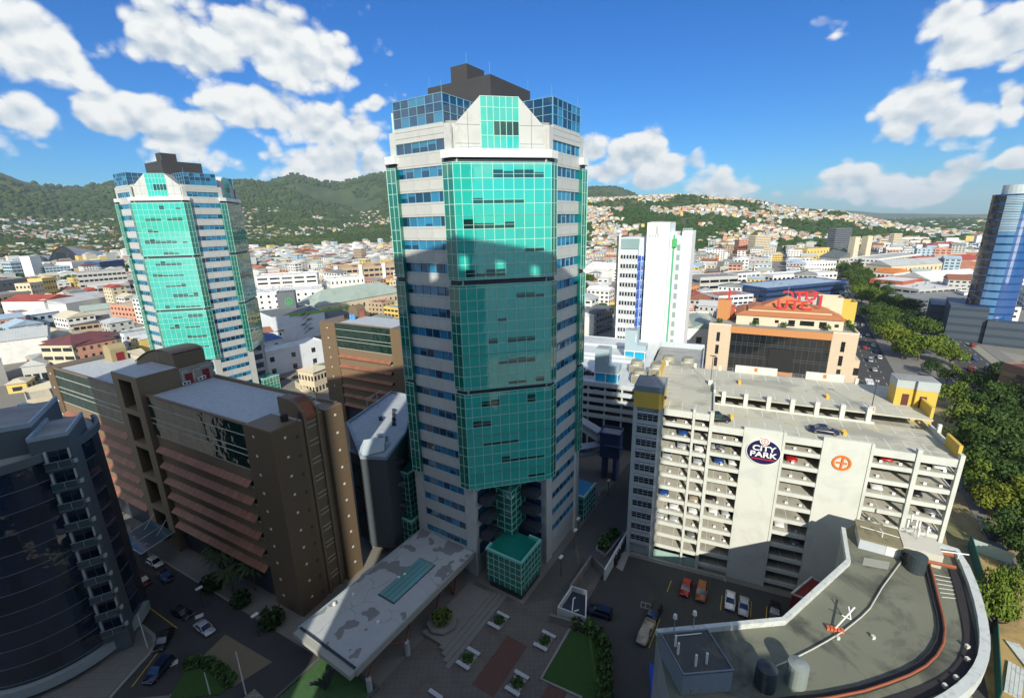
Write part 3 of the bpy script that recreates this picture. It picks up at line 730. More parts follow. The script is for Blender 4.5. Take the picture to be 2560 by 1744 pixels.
MB().cyl(.55, 1.0, .25, 35.0, 35.5, 10).build('vent_hood', M_DARKBAND, ST)
# sign disc and lettering (flat print on a disc that stands off the wall)
def disc(name, cx, cz, rx, rz_, y0, y1, m, parent, n=40):
    b = MB(); p = [(cx+rx*math.cos(2*math.pi*i/n), y0, cz+rz_*math.sin(2*math.pi*i/n)) for i in range(n)]; q = [(x, y1, z) for x, _, z in p]
    b.add(p+q, [tuple(range(n)), tuple(range(2*n-1, n-1, -1))] + [(i, n+i, n+(i+1) % n, (i+1) % n) for i in range(n)])
    return b.build(name, m, parent)
def ring(name, cx, cz, r0, r1, y0, y1, m, parent, n=40, sx=1.0):
    b = MB(); v = []
    for y in (y0, y1):
        for r in (r0, r1): v += [(cx+sx*r*math.cos(2*math.pi*i/n), y, cz+r*math.sin(2*math.pi*i/n)) for i in range(n)]
    f = []
    for i in range(n):
        j = (i+1) % n
        f += [(i, n+i, n+j, j), (2*n+i, 2*n+j, 3*n+j, 3*n+i), (n+i, 3*n+i, 3*n+j, n+j), (i, j, 2*n+j, 2*n+i)]
    return b.add(v, f).build(name, m, parent)
def text(body, size, x, y, z, m, parent, name='lettering', sx=1.0, shear=0.0, ex=.03, bold=.02, rot=(math.pi/2, 0, 0), align='CENTER'):
    cu = bpy.data.curves.new(name, 'FONT'); cu.body = body; cu.size = size; cu.extrude = ex; cu.offset = bold; cu.align_x = align; cu.align_y = 'CENTER'; cu.shear = shear; cu.materials.append(m)
    tmp = bpy.data.objects.new('lettering_source', cu); me = bpy.data.meshes.new_from_object(tmp); bpy.data.objects.remove(tmp); me.name = name
    if not me.materials: me.materials.append(m)
    o = link(name, me, parent); o.location = (x, y, z); o.rotation_euler = rot; o.scale = (sx, 1, 1)
    return o
SGN = disc('round_sign', 17.75, 27.8, 2.62, 2.35, -.32, -.13, M_NAVY, CP, 56)
ring('sign_rim', 17.75, 27.8, 2.36, 2.46, -.35, -.12, M_SIGNW, SGN, 56, 1.113)
text('CITY', 1.42, 17.75, -.34, 28.45, M_SIGNW, SGN, sx=1.18, bold=.035)
text('PARK', 1.42, 17.75, -.34, 27.25, M_SIGNW, SGN, sx=1.22, bold=.035)
MB().box(16.0, 19.6, -.37, -.33, 26.35, 26.52).build('red_underline', M_SIGNR, SGN)
disc('emblem_disc', 17.75, 29.95, .78, .78, -.40, -.325, M_SIGNW, SGN, 30)
EMR = mat('emblem_red', (.50,.08,.06), .5)
ring('emblem_ring', 17.75, 29.95, .46, .57, -.44, -.40, EMR, SGN, 30); MB().box(17.71, 17.79, -.44, -.40, 29.55, 30.35).build('emblem_stroke', EMR, SGN); MB().box(17.42, 18.08, -.44, -.40, 29.91, 29.99).build('emblem_stroke', EMR, SGN)
RG = ring('ring_emblem', 29.3, 28.0, 1.02, 1.36, -.30, -.13, M_ORANGE, CP, 44)
st_ = MB(); st_.add([(29.15,-.30,26.95),(29.42,-.30,26.95),(29.55,-.30,29.05),(29.28,-.30,29.05),(29.15,-.14,26.95),(29.42,-.14,26.95),(29.55,-.14,29.05),(29.28,-.14,29.05)], [(0,1,2,3),(4,7,6,5),(0,4,5,1),(1,5,6,2),(2,6,7,3),(3,7,4,0)])
st_.build('emblem_stroke', M_ORANGE, RG); MB().box(28.55, 30.05, -.295, -.15, 27.86, 28.12).build('emblem_stroke', M_ORANGE, RG)
# yellow stair house and yellow walls on the far right corner, white walls with orange tags along the back
yh = MB().box(40.2, 43.0, 17.6, 21.2, DHI, DHI+3.3); yh.box(43.05, 46.2, 17.0, 21.2, DHI-3, DHI+3.3); YH = yh.build('stair_house', M_YEL, CP)
MB().box(40.15, 43.02, 17.55, 21.25, DHI+3.3, DHI+5.0).build('grey_top', M_STEELW, YH); MB().box(43.03, 46.25, 16.95, 21.25, DHI+3.3, DHI+5.0).build('grey_top', M_STEELW, YH)
MB().box(40.4, 46, 17.3, 21, DHI+5.0, DHI+5.05).build('house_roof', M_ROOFG, YH)
for x in (41.3, 43.7): MB().box(x, x+1.0, 17.5 if x < 43 else 16.9, 17.7 if x < 43 else 17.1, DHI, DHI+2.2).build('door', mat('maroon_door', (.10,.03,.025), .5), YH)
MB().box(43.9, 44.35, 12.2, 17.0, DHI-.1, DHI+1.9).build('yellow_wall', M_YEL, CP); MB().box(43.9, 44.35, .95, 5.4, DLO-.1, DLO+2.1).build('yellow_wall', M_YEL, CP)
MB().box(43.95, 44.3, 5.6, 12.0, DLO-.1, DLO+.9).build('side_parapet', M_CONC, CP)
MB().box(-2.3, -2.0, 17.8, 28, DHI-.5, DHI+1.8).build('yellow_wall', M_YEL, CP)
for (xa, xb) in ((13.5, 22.0), (27.5, 34.5)):
    w_ = MB().box(xa, xb, 27.9, 28.25, DHI, DHI+1.7).build('deck_wall', M_CONC, CP)
    MB().box((xa+xb)/2-.3, (xa+xb)/2+.3, 27.84, 27.9, DHI+.6, DHI+1.4).build('orange_tag', M_ORANGE, w_)
for x in (-1.8, 4.6, 10.0, 36.5, 40.0): MB().box(x, x+.6, 27.9, 28.4, DHI, DHI+1.2).build('deck_stub', M_CONC, CP)
rl = MB()
for (xa, xb) in ((-1.4, 13.4), (22.1, 27.4), (34.6, 40.1)):
    for h in (.45, .85): rl.tube((xa, 28.1, DHI+h), (xb, 28.1, DHI+h), .03, 4)
    x = xa
    while x < xb: rl.tube((x, 28.1, DHI), (x, 28.1, DHI+.85), .03, 4); x += 1.6
rl.build('railing', M_STEEL, CP)
def deck_lamp(x, y, z, lab):
    X, Y = cpw(x, y)
    o = thing('lamp_post', lab, 'lamp post', (X, Y, z), CP_A, 'lamp posts on the car park roof')
    MB().box(-.45, .45, -.45, .45, 0, 1.1).build('pedestal', M_CONC, o)
    MB().tube((0, 0, 1.1), (0, 0, 6.4), .07, 6).build('pole', M_LAMPPOLE, o)
    MB().box(-.6, .6, -.12, .12, 6.35, 6.5).build('lamp_head', M_LAMPPOLE, o)
    return o
deck_lamp(8.4, 17.3, DHI, 'dark lamp post on a plain concrete block on the car park roof, left one of two')
lo = deck_lamp(35.4, 11.9, DHI, 'dark lamp post on a block with an orange square, car park roof')
MB().box(-.3, .3, -.5, -.45, .35, .95).build('orange_tag', M_ORANGE, lo)
# cars inside and on the decks
cols = ['white', 'silver', 'black', 'grey', 'blue', 'white', 'dark blue', 'red', 'silver', 'white', 'beige']
spots = [(0,2.0,'black'),(1,4.2,'blue'),(1,7.3,None),(2,4.2,'silver'),(3,1.6,'silver'),(2,7.3,'white'),(6,1.6,'blue'),(6,7.2,'beige'),(7,3.7,'white'),(7,7.3,'white'),(8,1.2,'silver'),(8,3.9,'silver'),(9,7.4,'grey'),(3,7.3,'silver')]
for i, x, c in spots:
    if c: X, Y = cpw(x, 2.9); car('sedan', c, X, Y, DHI-LV*(i+1), CP_A-math.pi/2, f'{c} car parked nose out on an open level beside the stair tower', 'cars parked on the car park levels', 1)
spots2 = [(1,10.5,'grey'),(2,10.7,'blue'),(2,13.2,'white'),(5,10.2,'black'),(6,10.7,'white'),(6,13,'silver'),(1,22.3,'red'),(6,22,'white'),(0,35.5,'red'),(2,35,'white'),(0,42.2,'white'),(2,40.2,'black'),(7,24.8,'grey'),(1,9.9,'silver'),(3,42.6,'grey'),(5,41,'silver')]
for i, x, c in spots2:
    X, Y = cpw(x+.2, 3.1); car('hatch', c, X, Y, DLO-LV*(i+1), CP_A-math.pi/2, f'{c} car parked nose out on an open level right of the stair tower bays', 'cars parked on the car park levels', 1)
X, Y = cpw(9.9, 2.6); car('suv', 'black', X, Y, DLO, CP_A+.3, 'black off-roader by the step wall on the lower roof deck', 'cars parked on the car park roof', 2)
X, Y = cpw(27.0, 3.8); car('sedan', 'dark blue', X, Y, DLO, CP_A, 'dark blue saloon parked across the bay lines behind the orange emblem panel', 'cars parked on the car park roof', 2)

# ------------------------------------------------------------------ second car park behind, with cooling towers on its roof
M_METALR = mat('pale_metal_roof', (.58,.62,.62), .5, var=.08, scale=.2, lines=[(2.2, 0, (.42,.45,.46), .12)], stain=(.42,.40,.36), stain_amt=.4)
M_PAR2 = mat('grey_parapet', (.52,.58,.62), .6, var=.06, lines=[(1.6, 0, (.36,.40,.44), .06)])
P2A = CP_A; p2o = cpw(-9.5, 41)
P2 = thing('car_park', 'long grey car park behind the teal tower, open levels and pale roof', 'car park', (p2o[0], p2o[1], 0), P2A)
MB().box(-42, -.0, .3, 58, 20.4, 20.8).build('top_deck', M_METALR, P2)
for i in range(5):
    z = 22.0-2.5*i
    MB().box(-42, .1, -.05, .3, z-1.25, z).build('parapet_band', M_PAR2, P2)
    if i: MB().box(-42, 0, .3, 40, z-1.3, z-1.1).build('floor_slab', M_CONCIN, P2)
cc = MB()
for j in range(9): cc.box(-40+5*j, -39.5+5*j, .35, .8, 0, 20.5)
cc.build('columns', M_CONC, P2, 'stuff')
MB().box(-42, 0, 3, 3.3, 0, 10.6).build('lower_wall', M_DARKBAND, P2)
MB().box(-42, 16, 58, 58.3, 0, 21).build('rear_wall', M_PAR2, P2)
MB().box(.1, 15.8, 4.0, 57.8, 18.6, 19.0).build('plant_deck', M_ROOFG, P2)
MB().box(15.8, 16.1, 4, 58, 0, 20).build('side_wall', M_PAR2, P2); MB().box(.1, .4, 4, 57.8, 0, 18.6).build('side_wall', M_PAR2, P2)
rf = MB(); 
for y in (26, 31, 44): rf.box(-42, -6, y, y+.5, 20.8, 21.7)
rf.build('roof_upstand', M_PAR2, P2)
rp = MB().prism([(-37, 33.5), (-36, 33.5), (-32, 41), (-33, 41)], 20.8, 21.3).build('red_ramp_edge', mat('rust_red', (.35,.06,.04), .7), P2)
M_CT = mat('cooling_tower_metal', (.38,.37,.29), .6, .1, .1); M_CTD = mat('cooling_louvre', (.24,.235,.18), .7)
def lift_house(x, y, lab):
    X = p2o[0]+math.cos(P2A)*x-math.sin(P2A)*y; Y = p2o[1]+math.sin(P2A)*x+math.cos(P2A)*y
    o = thing('lift_house', lab, 'lift house', (X, Y, 20.8), P2A, 'lift houses on the car park roof')
    m = mat('grey_blue_render', (.36,.47,.52), .6, var=.05)
    MB().box(-3.6, 3.6, -2.3, 2.3, 3.0, 5.1).build('parapet', m, o); MB().box(-3.6, .6, -2.2, 2.2, 5.1, 10.2).build('lift_shaft', m, o)
    MB().box(-3.3, 3.3, -2.0, 2.0, 0, 2.7).build('wall', mat('cyan_wall', (.0,.36,.62), .5), o); MB().box(-3.8, 3.8, -2.5, 2.5, 2.72, 2.98).build('white_canopy', M_WHITE, o)
    for x_ in (-3.5, -.25, 3.3): MB().box(x_-.12, x_+.12, -2.35, -2.05, 0, 2.7).build('pillar', M_WHITE, o)
    MB().box(-3.2, .2, -1.8, 1.8, 10.2, 10.25).build('roof', M_ROOFG, o); MB().box(-.1, .1, -2.3, -2.22, 6.2, 8.8).build('white_pipe', M_WHITE, o)
lift_house(-10.3, 6.5, 'grey lift house on cyan walls, nearer of two on the rear car park roof')
lift_house(-6, 33, 'grey lift house on cyan walls, farther one in front of the white slab tower')
def cooling(x, y, lab):
    X = p2o[0]+math.cos(P2A)*x-math.sin(P2A)*y; Y = p2o[1]+math.sin(P2A)*x+math.cos(P2A)*y
    o = thing('cooling_tower', lab, 'cooling tower', (X, Y, 19.0), P2A, 'cooling towers on the plant deck')
    MB().box(-2.0, 2.0, -2.0, 2.0, .5, 4.3).build('casing', M_CT, o); lv = MB()
    for i in range(9):
        lv.box(-1.75, -.1, -2.14, -2.0, .7+.38*i, .88+.38*i); lv.box(.1, 1.75, -2.14, -2.0, .7+.38*i, .88+.38*i)
    for i in range(7): lv.box(2.0, 2.12, -1.8+.55*i, -1.55+.55*i, .7, 4.1)
    lv.build('louvre', M_CTD, o); MB().cyl(0, .2, 1.85, 4.3, 5.6, 16, 1.7).build('fan_cowl', M_CT, o); MB().cyl(0, .2, 1.6, 5.55, 5.62, 16).build('fan', M_CTD, o)
    MB().box(-1.9, 1.9, -1.9, 1.9, 0, .5).build('base', M_DARKBAND, o); MB().tube((-.9,-1.9,4.45), (.9,-1.9,4.45), .14, 6).build('white_pipe', M_WHITE, o)
for (x, y, lab) in ((-1.2, 8, 'beige louvred cooling tower beside the nearer cyan lift house, front row left'), (5.3, 7.5, 'beige louvred cooling tower next to the yellow parapet, front row right'), (-3.4, 17.5, 'beige louvred cooling tower behind the nearer lift house, second row left'),
                    (2.8, 16, 'beige louvred cooling tower in the middle of the second row'), (9.0, 16.5, 'beige louvred cooling tower near the dark sunken deck, second row right'), (5.5, 26, 'beige louvred cooling tower in the third row left of the white old building'), (11.5, 26, 'beige cooling tower with dark fan top, farthest back beside the dark deck')): cooling(x, y, lab)
for (x, y, c, lab) in ((-21, 14, 'white', 'white car parked on the pale rear car park roof'), (-17, 9.5, 'dark blue', 'dark blue car in the lift house shadow on the rear car park roof')):
    X = p2o[0]+math.cos(P2A)*x-math.sin(P2A)*y; Y = p2o[1]+math.sin(P2A)*x+math.cos(P2A)*y; car('sedan', c, X, Y, 20.8, P2A+.2, lab, 'cars parked on the rear car park', 1)
for i, (x, c) in enumerate(((-9.6, 'bright red'), (-12.5, 'white'), (-6, 'grey'), (-20, 'grey'), (-24, 'white'))):
    z = 22-2.5*(1 if i < 3 else 2)-1.1; y = 3.2
    X = p2o[0]+math.cos(P2A)*x-math.sin(P2A)*y; Y = p2o[1]+math.sin(P2A)*x+math.cos(P2A)*y; car('hatch', c, X, Y, z, P2A-math.pi/2, f'{c} car parked behind the parapet of the rear car park', 'cars parked on the rear car park', 1)
# ------------------------------------------------------------------ tan office building with red letters
M_CREAM = mat('cream_panel', (.60,.48,.34), .6, var=.05, scale=.3, lines=[(3.1, 2, (.48,.38,.27), .06), (2.0, 0, (.53,.42,.30), .04)])
M_CREAMP = mat('cream_wall', (.66,.56,.41), .6, var=.05)
M_TERRA = mat('orange_roof_tile', (.46,.18,.07), .65, var=.08, lines=[(.6, 0, (.36,.13,.05), .08)])
M_ORBAND = mat('orange_band', (.52,.23,.08), .6, var=.05, lines=[(1.7, 0, (.42,.18,.06), .05)])
M_SMOKE = glass('smoked_glass', (.012,.014,.015), .05, rnd=.3)
M_RED = mat('sign_letters_red', (.62,.035,.04), .45, var=.03)
M_PLANTG = mat('planter_leaf', (.05,.11,.02), .8, var=.3, scale=3)
_g = at(2145, 982)
_a = R(-27.0)
UT = thing('office_building', 'cream office block with dark glass front, orange roofs and red UTC letters', 'office block', (_g[0], _g[1], 0), _a)
# local x runs left along the front from the right corner
UW, UD, UH = -49.5, 34, 23.0
b = MB().box(UW, UW+8.2, 0, UD, 0, UH); b.box(-8.2, -0.4, 0, UD, 0, UH); b.box(UW+8.2, -8.2, 1.2, UD, 0, UH-.4)
b.build('wall', M_CREAM, UT)
MB().box(UW+.2, -.6, .4, UD-.2, UH, UH+.05).build('terrace', M_ROOFG, UT)
MB().box(UW+8.1, -8.1, -.15, .8, 20.3, UH+.1).build('orange_band', M_ORBAND, UT)
MB().box(UW, UW+8.1, -.1, .4, UH, UH+.9).build('parapet', M_CREAMP, UT); MB().box(-8.1, -.4, -.1, .4, UH, UH+.9).build('parapet', M_CREAMP, UT); MB().box(-.8, -.3, .4, UD, UH, UH+1.0).build('parapet', M_CREAMP, UT)
GW = MB().box(UW+8.25, -8.25, .55, .75, 0, 20.3).build('glass_front', M_SMOKE, UT)
for j in range(16):
    for i, (z0, z1) in enumerate(((16.4, 20.2), (11.0, 15.2), (5.4, 9.8), (.5, 4.2))):
        x = UW+8.35+2.05*j
        MB().box(x, x+1.95, .47, .54, z0, z1).build('pane', M_SMOKE, GW)
gm = MB()
for z in (15.25, 16.15, 9.85, 10.75, 4.3, 5.2): gm.box(UW+8.25, -8.25, .38, .5, z, z+.1)
for j in range(17): gm.box(UW+8.27+2.05*j, UW+8.33+2.05*j, .40, .5, 0, 20.2)
gm.build('mullion_grid', mat('dark_mullion', (.10,.11,.11), .5), GW)
MB().box(-27.5, -19.5, -.3, .45, .2, 15.0).build('glass_bay', M_SMOKE, UT); MB().box(-28, -18.8, -.8, .4, 3.9, 5.3).build('orange_ledge', M_ORBAND, UT)
for x in (UW+3.1, -5.2):
    for z in (16.0, 10.3, 4.7): MB().box(x, x+1.25, -.04, .3, z, z+4.1).build('slot_window', M_SMOKE, UT)
MB().box(-.5, 1.6, 2, 14, 0, 12.6).build('side_block', M_CREAM, UT); MB().box(-.4, 2.2, 4, 10, 0, 6).build('side_block', M_CREAM, UT)
MB().box(.1, 1.7, 1.96, 2.1, 6.5, 9.5).build('window', M_SMOKE, UT)
# set-back storey, hip roofs, pediment
MB().box(-40, -4.5, 6, 28, UH+.05, UH+4.2).build('upper_storey', M_CREAMP, UT)
for (x, w_, z0, z1) in ((-34, 2.0, .6, 3.2), (-26.5, 1.3, 1.6, 2.8), (-22, 2.2, .6, 3.2), (-18.2, 4.6, 1.2, 3.2), (-12, 2.3, .6, 3.2), (-7.2, 1.3, 1.4, 2.6)): MB().box(x, x+w_, 5.93, 6.1, UH+z0, UH+z1).build('window', M_SMOKE, UT)
def hip(x0, x1, y0, y1, z0, z1, ins, m, parent, name='roof'):
    b = MB().add([(x0,y0,z0),(x1,y0,z0),(x1,y1,z0),(x0,y1,z0),(x0+ins,y0+ins,z1),(x1-ins,y0+ins,z1),(x1-ins,y1-ins,z1),(x0+ins,y1-ins,z1)], [(3,2,1,0),(4,5,6,7),(0,1,5,4),(1,2,6,5),(2,3,7,6),(3,0,4,7)])
    return b.build(name, m, parent)
hip(-40.6, -3.9, 5.4, 28.6, UH+4.2, UH+5.6, 3.0, M_TERRA, UT)
MB().box(-36, -8, 9.5, 26, UH+5.0, UH+6.3).build('attic_wall', M_CREAMP, UT)
hip(-36.3, -7.7, 9.2, 26.3, UH+6.3, UH+7.3, 3.0, M_TERRA, UT)
px = MB().add([(-32,12.5,UH+7.0),(-13,12.5,UH+7.0),(-13,24,UH+7.0),(-32,24,UH+7.0),(-22.5,17.5,UH+11.8)], [(3,2,1,0),(0,1,4),(1,2,4),(2,3,4),(3,0,4)]); px.build('pyramid_roof', M_TERRA, UT)
MB().tube((-22.5,17.5,UH+11.6), (-22.5,17.5,UH+15.5), .08, 5).build('mast', M_STEEL, UT)
text('UTC', 5.4, -20.0, 10.6, UH+8.6, M_RED, UT, 'red_letters', sx=1.12, ex=.3, bold=.11)
text('UTC', 5.4, -27.5, 25.6, UH+10.4, M_RED, UT, 'red_letters', sx=1.12, ex=.3, bold=.11, rot=(math.pi/2, 0, math.pi))
MB().prism([(-12.2, 13), (-11.4, 13), (-11.4, 13.5), (-12.2, 13.5)], UH+8, UH+13).build('red_side_letter', M_RED, UT)
MB().box(-47.5, -42.5, 13, 19, UH, UH+9).build('terracotta_tower', M_ORBAND, UT); MB().box(-42.4, -40.8, 14, 20, UH, UH+6).build('red_roof_wing', mat('red_roof', (.42,.09,.04), .6), UT)
MB().prism([(-44, 15.5), (-43.2, 15.5), (-43.2, 16), (-44, 16)], UH+9, UH+13.5).build('red_side_letter', M_RED, UT)
for (x0, x1, y0, y1, h) in ((-11, -3.5, 22, 30, 11), (-3.4, 1.0, 22, 30, 9.5)): 
    w_ = MB().wallpath([(x0,y0), (x1,y0), (x1,y1), (x0,y1)], .4, UH, UH+h, True).build('screen_wall', M_CREAMP if x0 < -5 else M_YEL, UT)
def remap(root, fn):
    for o in KIDS.get(root.name, ()):
        if not o.data.get('_mapped'):
            for v in o.data.vertices: v.co.x = fn(v.co.x+o.location.x)-o.location.x
            o.data['_mapped'] = 1
        remap(o, fn)
def leafball(name, cx, cy, cz, r, n, m, parent, seed=1, flat=.7, q=.35):
    rg = random.Random(seed); b = MB()
    for _ in range(n):
        u = Vector((rg.gauss(0,1), rg.gauss(0,1), rg.gauss(0,1))).normalized()*r*(rg.random()**.4); c = Vector((cx+u.x, cy+u.y, cz+u.z*flat))
        a = Vector((rg.gauss(0,1), rg.gauss(0,1), rg.gauss(0,1))).normalized(); t = a.orthogonal().normalized()*q; s_ = a.cross(t).normalized()*q*.7
        b.add([c-t-s_, c+t-s_, c+t+s_, c-t+s_], [(0,1,2,3)])
    return b.build(name, m, parent)
for i, (x, y) in enumerate(((-46, 3), (-33, 4.2), (-23.4, 4.2), (-9.6, 4.2), (-1.6, 8), (-1.6, 13), (-1.6, 18), (-1.6, 23))): leafball('terrace_plant', x, y, UH+1.5, 1.3, 70, M_PLANTG, UT, i, .9, .3)

remap(UT, lambda x: x*1.085-2.6)
# ------------------------------------------------------------------ white slab tower with the blue strip
def polar(px, D):
    d = ray(px, 800); a = math.atan2(d[0], d[1]); return (math.sin(a)*D, math.cos(a)*D)
_g = polar(1541, 190)
WTA = R(-28.0)
WS = thing('slab_tower', 'tall white slab tower with blue and green strips standing behind the car parks', 'slab tower', (_g[0], _g[1], 0), WTA)
M_WSLAB = mat('white_render', (.80,.82,.82), .6, var=.03, lines=[(3.7, 2, (.74,.77,.78), .06)])
M_WBAND = mat('pale_blue_band', (.60,.66,.67), .6, var=.05, lines=[(.9, 2, (.52,.58,.60), .08)])
M_BSTRIP = mat('blue_strip', (.03,.09,.42), .5, var=.06); M_BSTRIP2 = mat('light_blue_strip', (.16,.33,.66), .5); M_GSTRIP = mat('green_strip', (.08,.40,.20), .5)
MB().box(0, 15.5, .4, 14, 8, 61).build('wall', M_WBAND, WS)
MB().box(-.3, .6, -.2, .5, 8, 62).build('white_pier', M_WSLAB, WS)
MB().prism([(-.3, .5), (-2.4, 2.4), (-3.0, 6), (-2.4, 11), (0, 13.5)], 8, 61.5).build('curved_glass_end', glass('green_grey_glass', (.05,.10,.09), .05), WS)
MB().box(.6, 10.9, .1, .45, 56.6, 60.6).build('top_glazing', glass('pale_glass', (.30,.42,.42), .1), WS)
for i in range(11):
    z = 52.2-3.72*i
    MB().box(.7, 10.6, .12, .42, z-1.45, z-.1).build('spandrel', M_WBAND, WS)
    for j in range(6):
        x = .75+1.66*j+(0 if j else .1)
        w_ = MB().box(x, x+.1, .0, .42, z, z+2.1).box(x+1.25, x+1.35, .0, .42, z, z+2.1).box(x, x+1.35, .0, .42, z, z+.55).build('window', M_WSLAB, WS)
        MB().box(x+.12, x+1.23, .30, .38, z+.56, z+2.1).build('pane', M_DKWIN, w_)
    for j in range(2):
        x = 14.0+1.0*j
        MB().box(x, x+.6, .28, .38, z, z+2.0).build('pane', M_DKWIN, WS)
    MB().box(10.9, 12.4, -.55, .4, z-.2, z+1.9).build('blue_panel', M_BSTRIP, WS); MB().box(11.1, 12.2, -.5, .4, z-2.0, z-.5).build('blue_panel', M_BSTRIP, WS)
    MB().box(12.45, 13.8, -.4, .4, z-1.9, z-.3).build('light_blue_panel', M_BSTRIP2, WS); MB().box(12.8, 13.7, -.35, .4, z+.1, z+1.7).build('blue_panel', M_BSTRIP, WS)
MB().box(10.8, 13.9, -.3, .38, 12, 57.5).build('strip_frame', mat('white_blue', (.55,.62,.72), .5), WS)
MB().box(15.6, 27.5, -3.0, 12, 8, 66.6).build('white_slab', M_WSLAB, WS); MB().box(27.6, 31, -1.5, 12, 8, 66.5).build('white_slab', mat('pale_white_tile', (.70,.77,.77), .5, var=.03), WS)
MB().box(17, 25.8, -1.5, 6, 66.6, 66.9).build('roof', M_ROOFG, WS)
rp = MB()
for (x, z) in ((17, 61.2), (19.4, 61.3), (21.3, 61.2), (23, 61.4)): rp.box(x, x+1.2, -3.06, -2.98, z, z+1.0)
rp.box(21.8, 23.5, -3.06, -2.98, 62.4, 65.2); rp.build('worn_patch', mat('grey_patch', (.45,.46,.45), .8, var=.3, scale=2), WS, 'stuff')
MB().box(31.1, 35.2, 1.5, 12, 8, 63).build('white_wing', M_WSLAB, WS); MB().box(33.2, 34.4, 1.2, 1.6, 8, 62).build('green_strip', M_GSTRIP, WS)
GBX = MB().box(33.0, 35.6, .6, 2.4, 57.4, 60.6).build('green_box', mat('bright_green', (.06,.45,.12), .5), WS)
MB().box(35.2, 38.5, 3, 12, 8, 61.5).build('window_wing', M_WBAND, WS)
for i in range(13): MB().box(35.7, 38.0, 2.9, 3.1, 56.0-3.72*i, 58.2-3.72*i).build('window', mat('grey_green_pane', (.26,.34,.32), .3), WS)
MB().box(38.6, 45.5, 3.4, 15, 8, 63.2).build('white_slab', M_WSLAB, WS)
ac = MB()
for i in range(6): ac.box(37.5+1.2*i, 38.4+1.2*i, 8, 9, 63.2, 64.2)
ac.build('roof_unit', M_STEEL, WS, 'stuff')

remap(WS, lambda x: x*.71 if x < 15.55 else 11.04+(x-15.55)*.515)
# ------------------------------------------------------------------ blue oval glass tower at the right edge
BTC = at(2452, 848)
BT = thing('glass_tower', 'blue oval glass tower with lattice mast at the right edge', 'glass tower', (*BTC, 0), R(-40))
M_BT = glass('blue_tower_glass', (.010,.10,.34), .05, rnd=.25, ior=2.4); M_BTD = glass('dark_side_glass', (.012,.012,.02), .04, rnd=.3, wav=.3); M_BT_REFL = glass('light_blue_panel', (.10,.24,.42), .12, rnd=.1)  # blue sunlit face, black dark side, pale reflection: light put into the colours
def oval(n, a, b, s=1.0): return [(a*s*math.cos(2*math.pi*i/n), b*s*math.sin(2*math.pi*i/n)) for i in range(n)]
BTH = 76.0; NB = 48; OV = oval(NB, 9.5, 8)
MB().prism(oval(NB, 9.5, 8, .985), 0, BTH).build('core', M_BTD, BT)
fm = {0: [], 1: [], 2: []}
for i in range(NB):
    ang = math.degrees(math.atan2(OV[i][1], OV[i][0]))-40
    ang = (ang+180) % 360-180
    for fl in range(19):
        x0, y0 = OV[i]; x1, y1 = OV[(i+1) % NB]
        k = 1 if ang > 100 or ang < -165 else (2 if ang < -128 else 0)
        fm[k].append((x0, y0, x1, y1, 4*fl+(.0), 4*fl+3.0)); 
for k, (nm, m) in enumerate((('blue_glazing', M_BT), ('dark_side_glazing', M_BTD), ('reflection_glazing', M_BT_REFL))):
    g_ = MB()
    for (x0, y0, x1, y1, z0, z1) in fm[k]: g_.add([(x0,y0,z0),(x1,y1,z0),(x1,y1,z1),(x0,y0,z1)], [(0,1,2,3)])
    g_.build(nm, m, BT, 'stuff')
fb = MB()
for fl in range(19):
    P_ = oval(NB, 9.56, 8.06)
    for i in range(NB): fb.add([(*P_[i], 4*fl+3.02), (*P_[(i+1) % NB], 4*fl+3.02), (*P_[(i+1) % NB], 4*fl+3.98), (*P_[i], 4*fl+3.98)], [(0,1,2,3)])
fb.build('floor_band', glass('blue_floor_band', (.008,.04,.16), .06, rnd=.1), BT, 'stuff')
lv = MB()
for i in range(NB):
    ang = (math.degrees(math.atan2(OV[i][1], OV[i][0]))-40+180) % 360-180
    if -165 <= ang < -125:
        for j in range(22): z = 58+.8*j; lv.add([(OV[i][0]*1.012,OV[i][1]*1.012,z),(OV[(i+1)%NB][0]*1.012,OV[(i+1)%NB][1]*1.012,z),(OV[(i+1)%NB][0]*1.012,OV[(i+1)%NB][1]*1.012,z+.35),(OV[i][0]*1.012,OV[i][1]*1.012,z+.35)], [(0,1,2,3)])
lv.build('louvre', mat('pale_louvre', (.48,.58,.58), .4), BT, 'stuff')
MB().prism(oval(24, 6.5, 5.2), BTH, BTH+4.5).build('crown', mat('pale_crown', (.52,.60,.60), .5), BT)
ms = MB(); 
for (sx, sy) in ((-1,-1), (1,-1), (1,1), (-1,1)): ms.tube((sx*.8+2, sy*.8, BTH+4.5), (2, 0, BTH+15), .1, 4)
for i in range(8):
    z = BTH+4.5+1.3*i; q = .8*(1-(i*1.3)/10.5)
    ms.path([(2-q,-q,z), (2+q,-q,z), (2+q,q,z), (2-q,q,z), (2-q,-q,z)], .09, 4)
ms.build('lattice_mast', M_WHITE, BT)
MB().box(-16, -1, -12, 22, 0, 19).build('podium', mat('dark_podium', (.06,.08,.10), .5, var=.1, lines=[(4.2, 2, (.03,.05,.08), 1.5)]), BT); MB().box(-22, -6, 22.2, 50, 0, 14).build('podium', mat('dark_podium', (0,0,0)), BT)
MB().box(-.9, 22, -14, -9, 0, 13).build('podium', mat('dark_podium', (0,0,0)), BT)

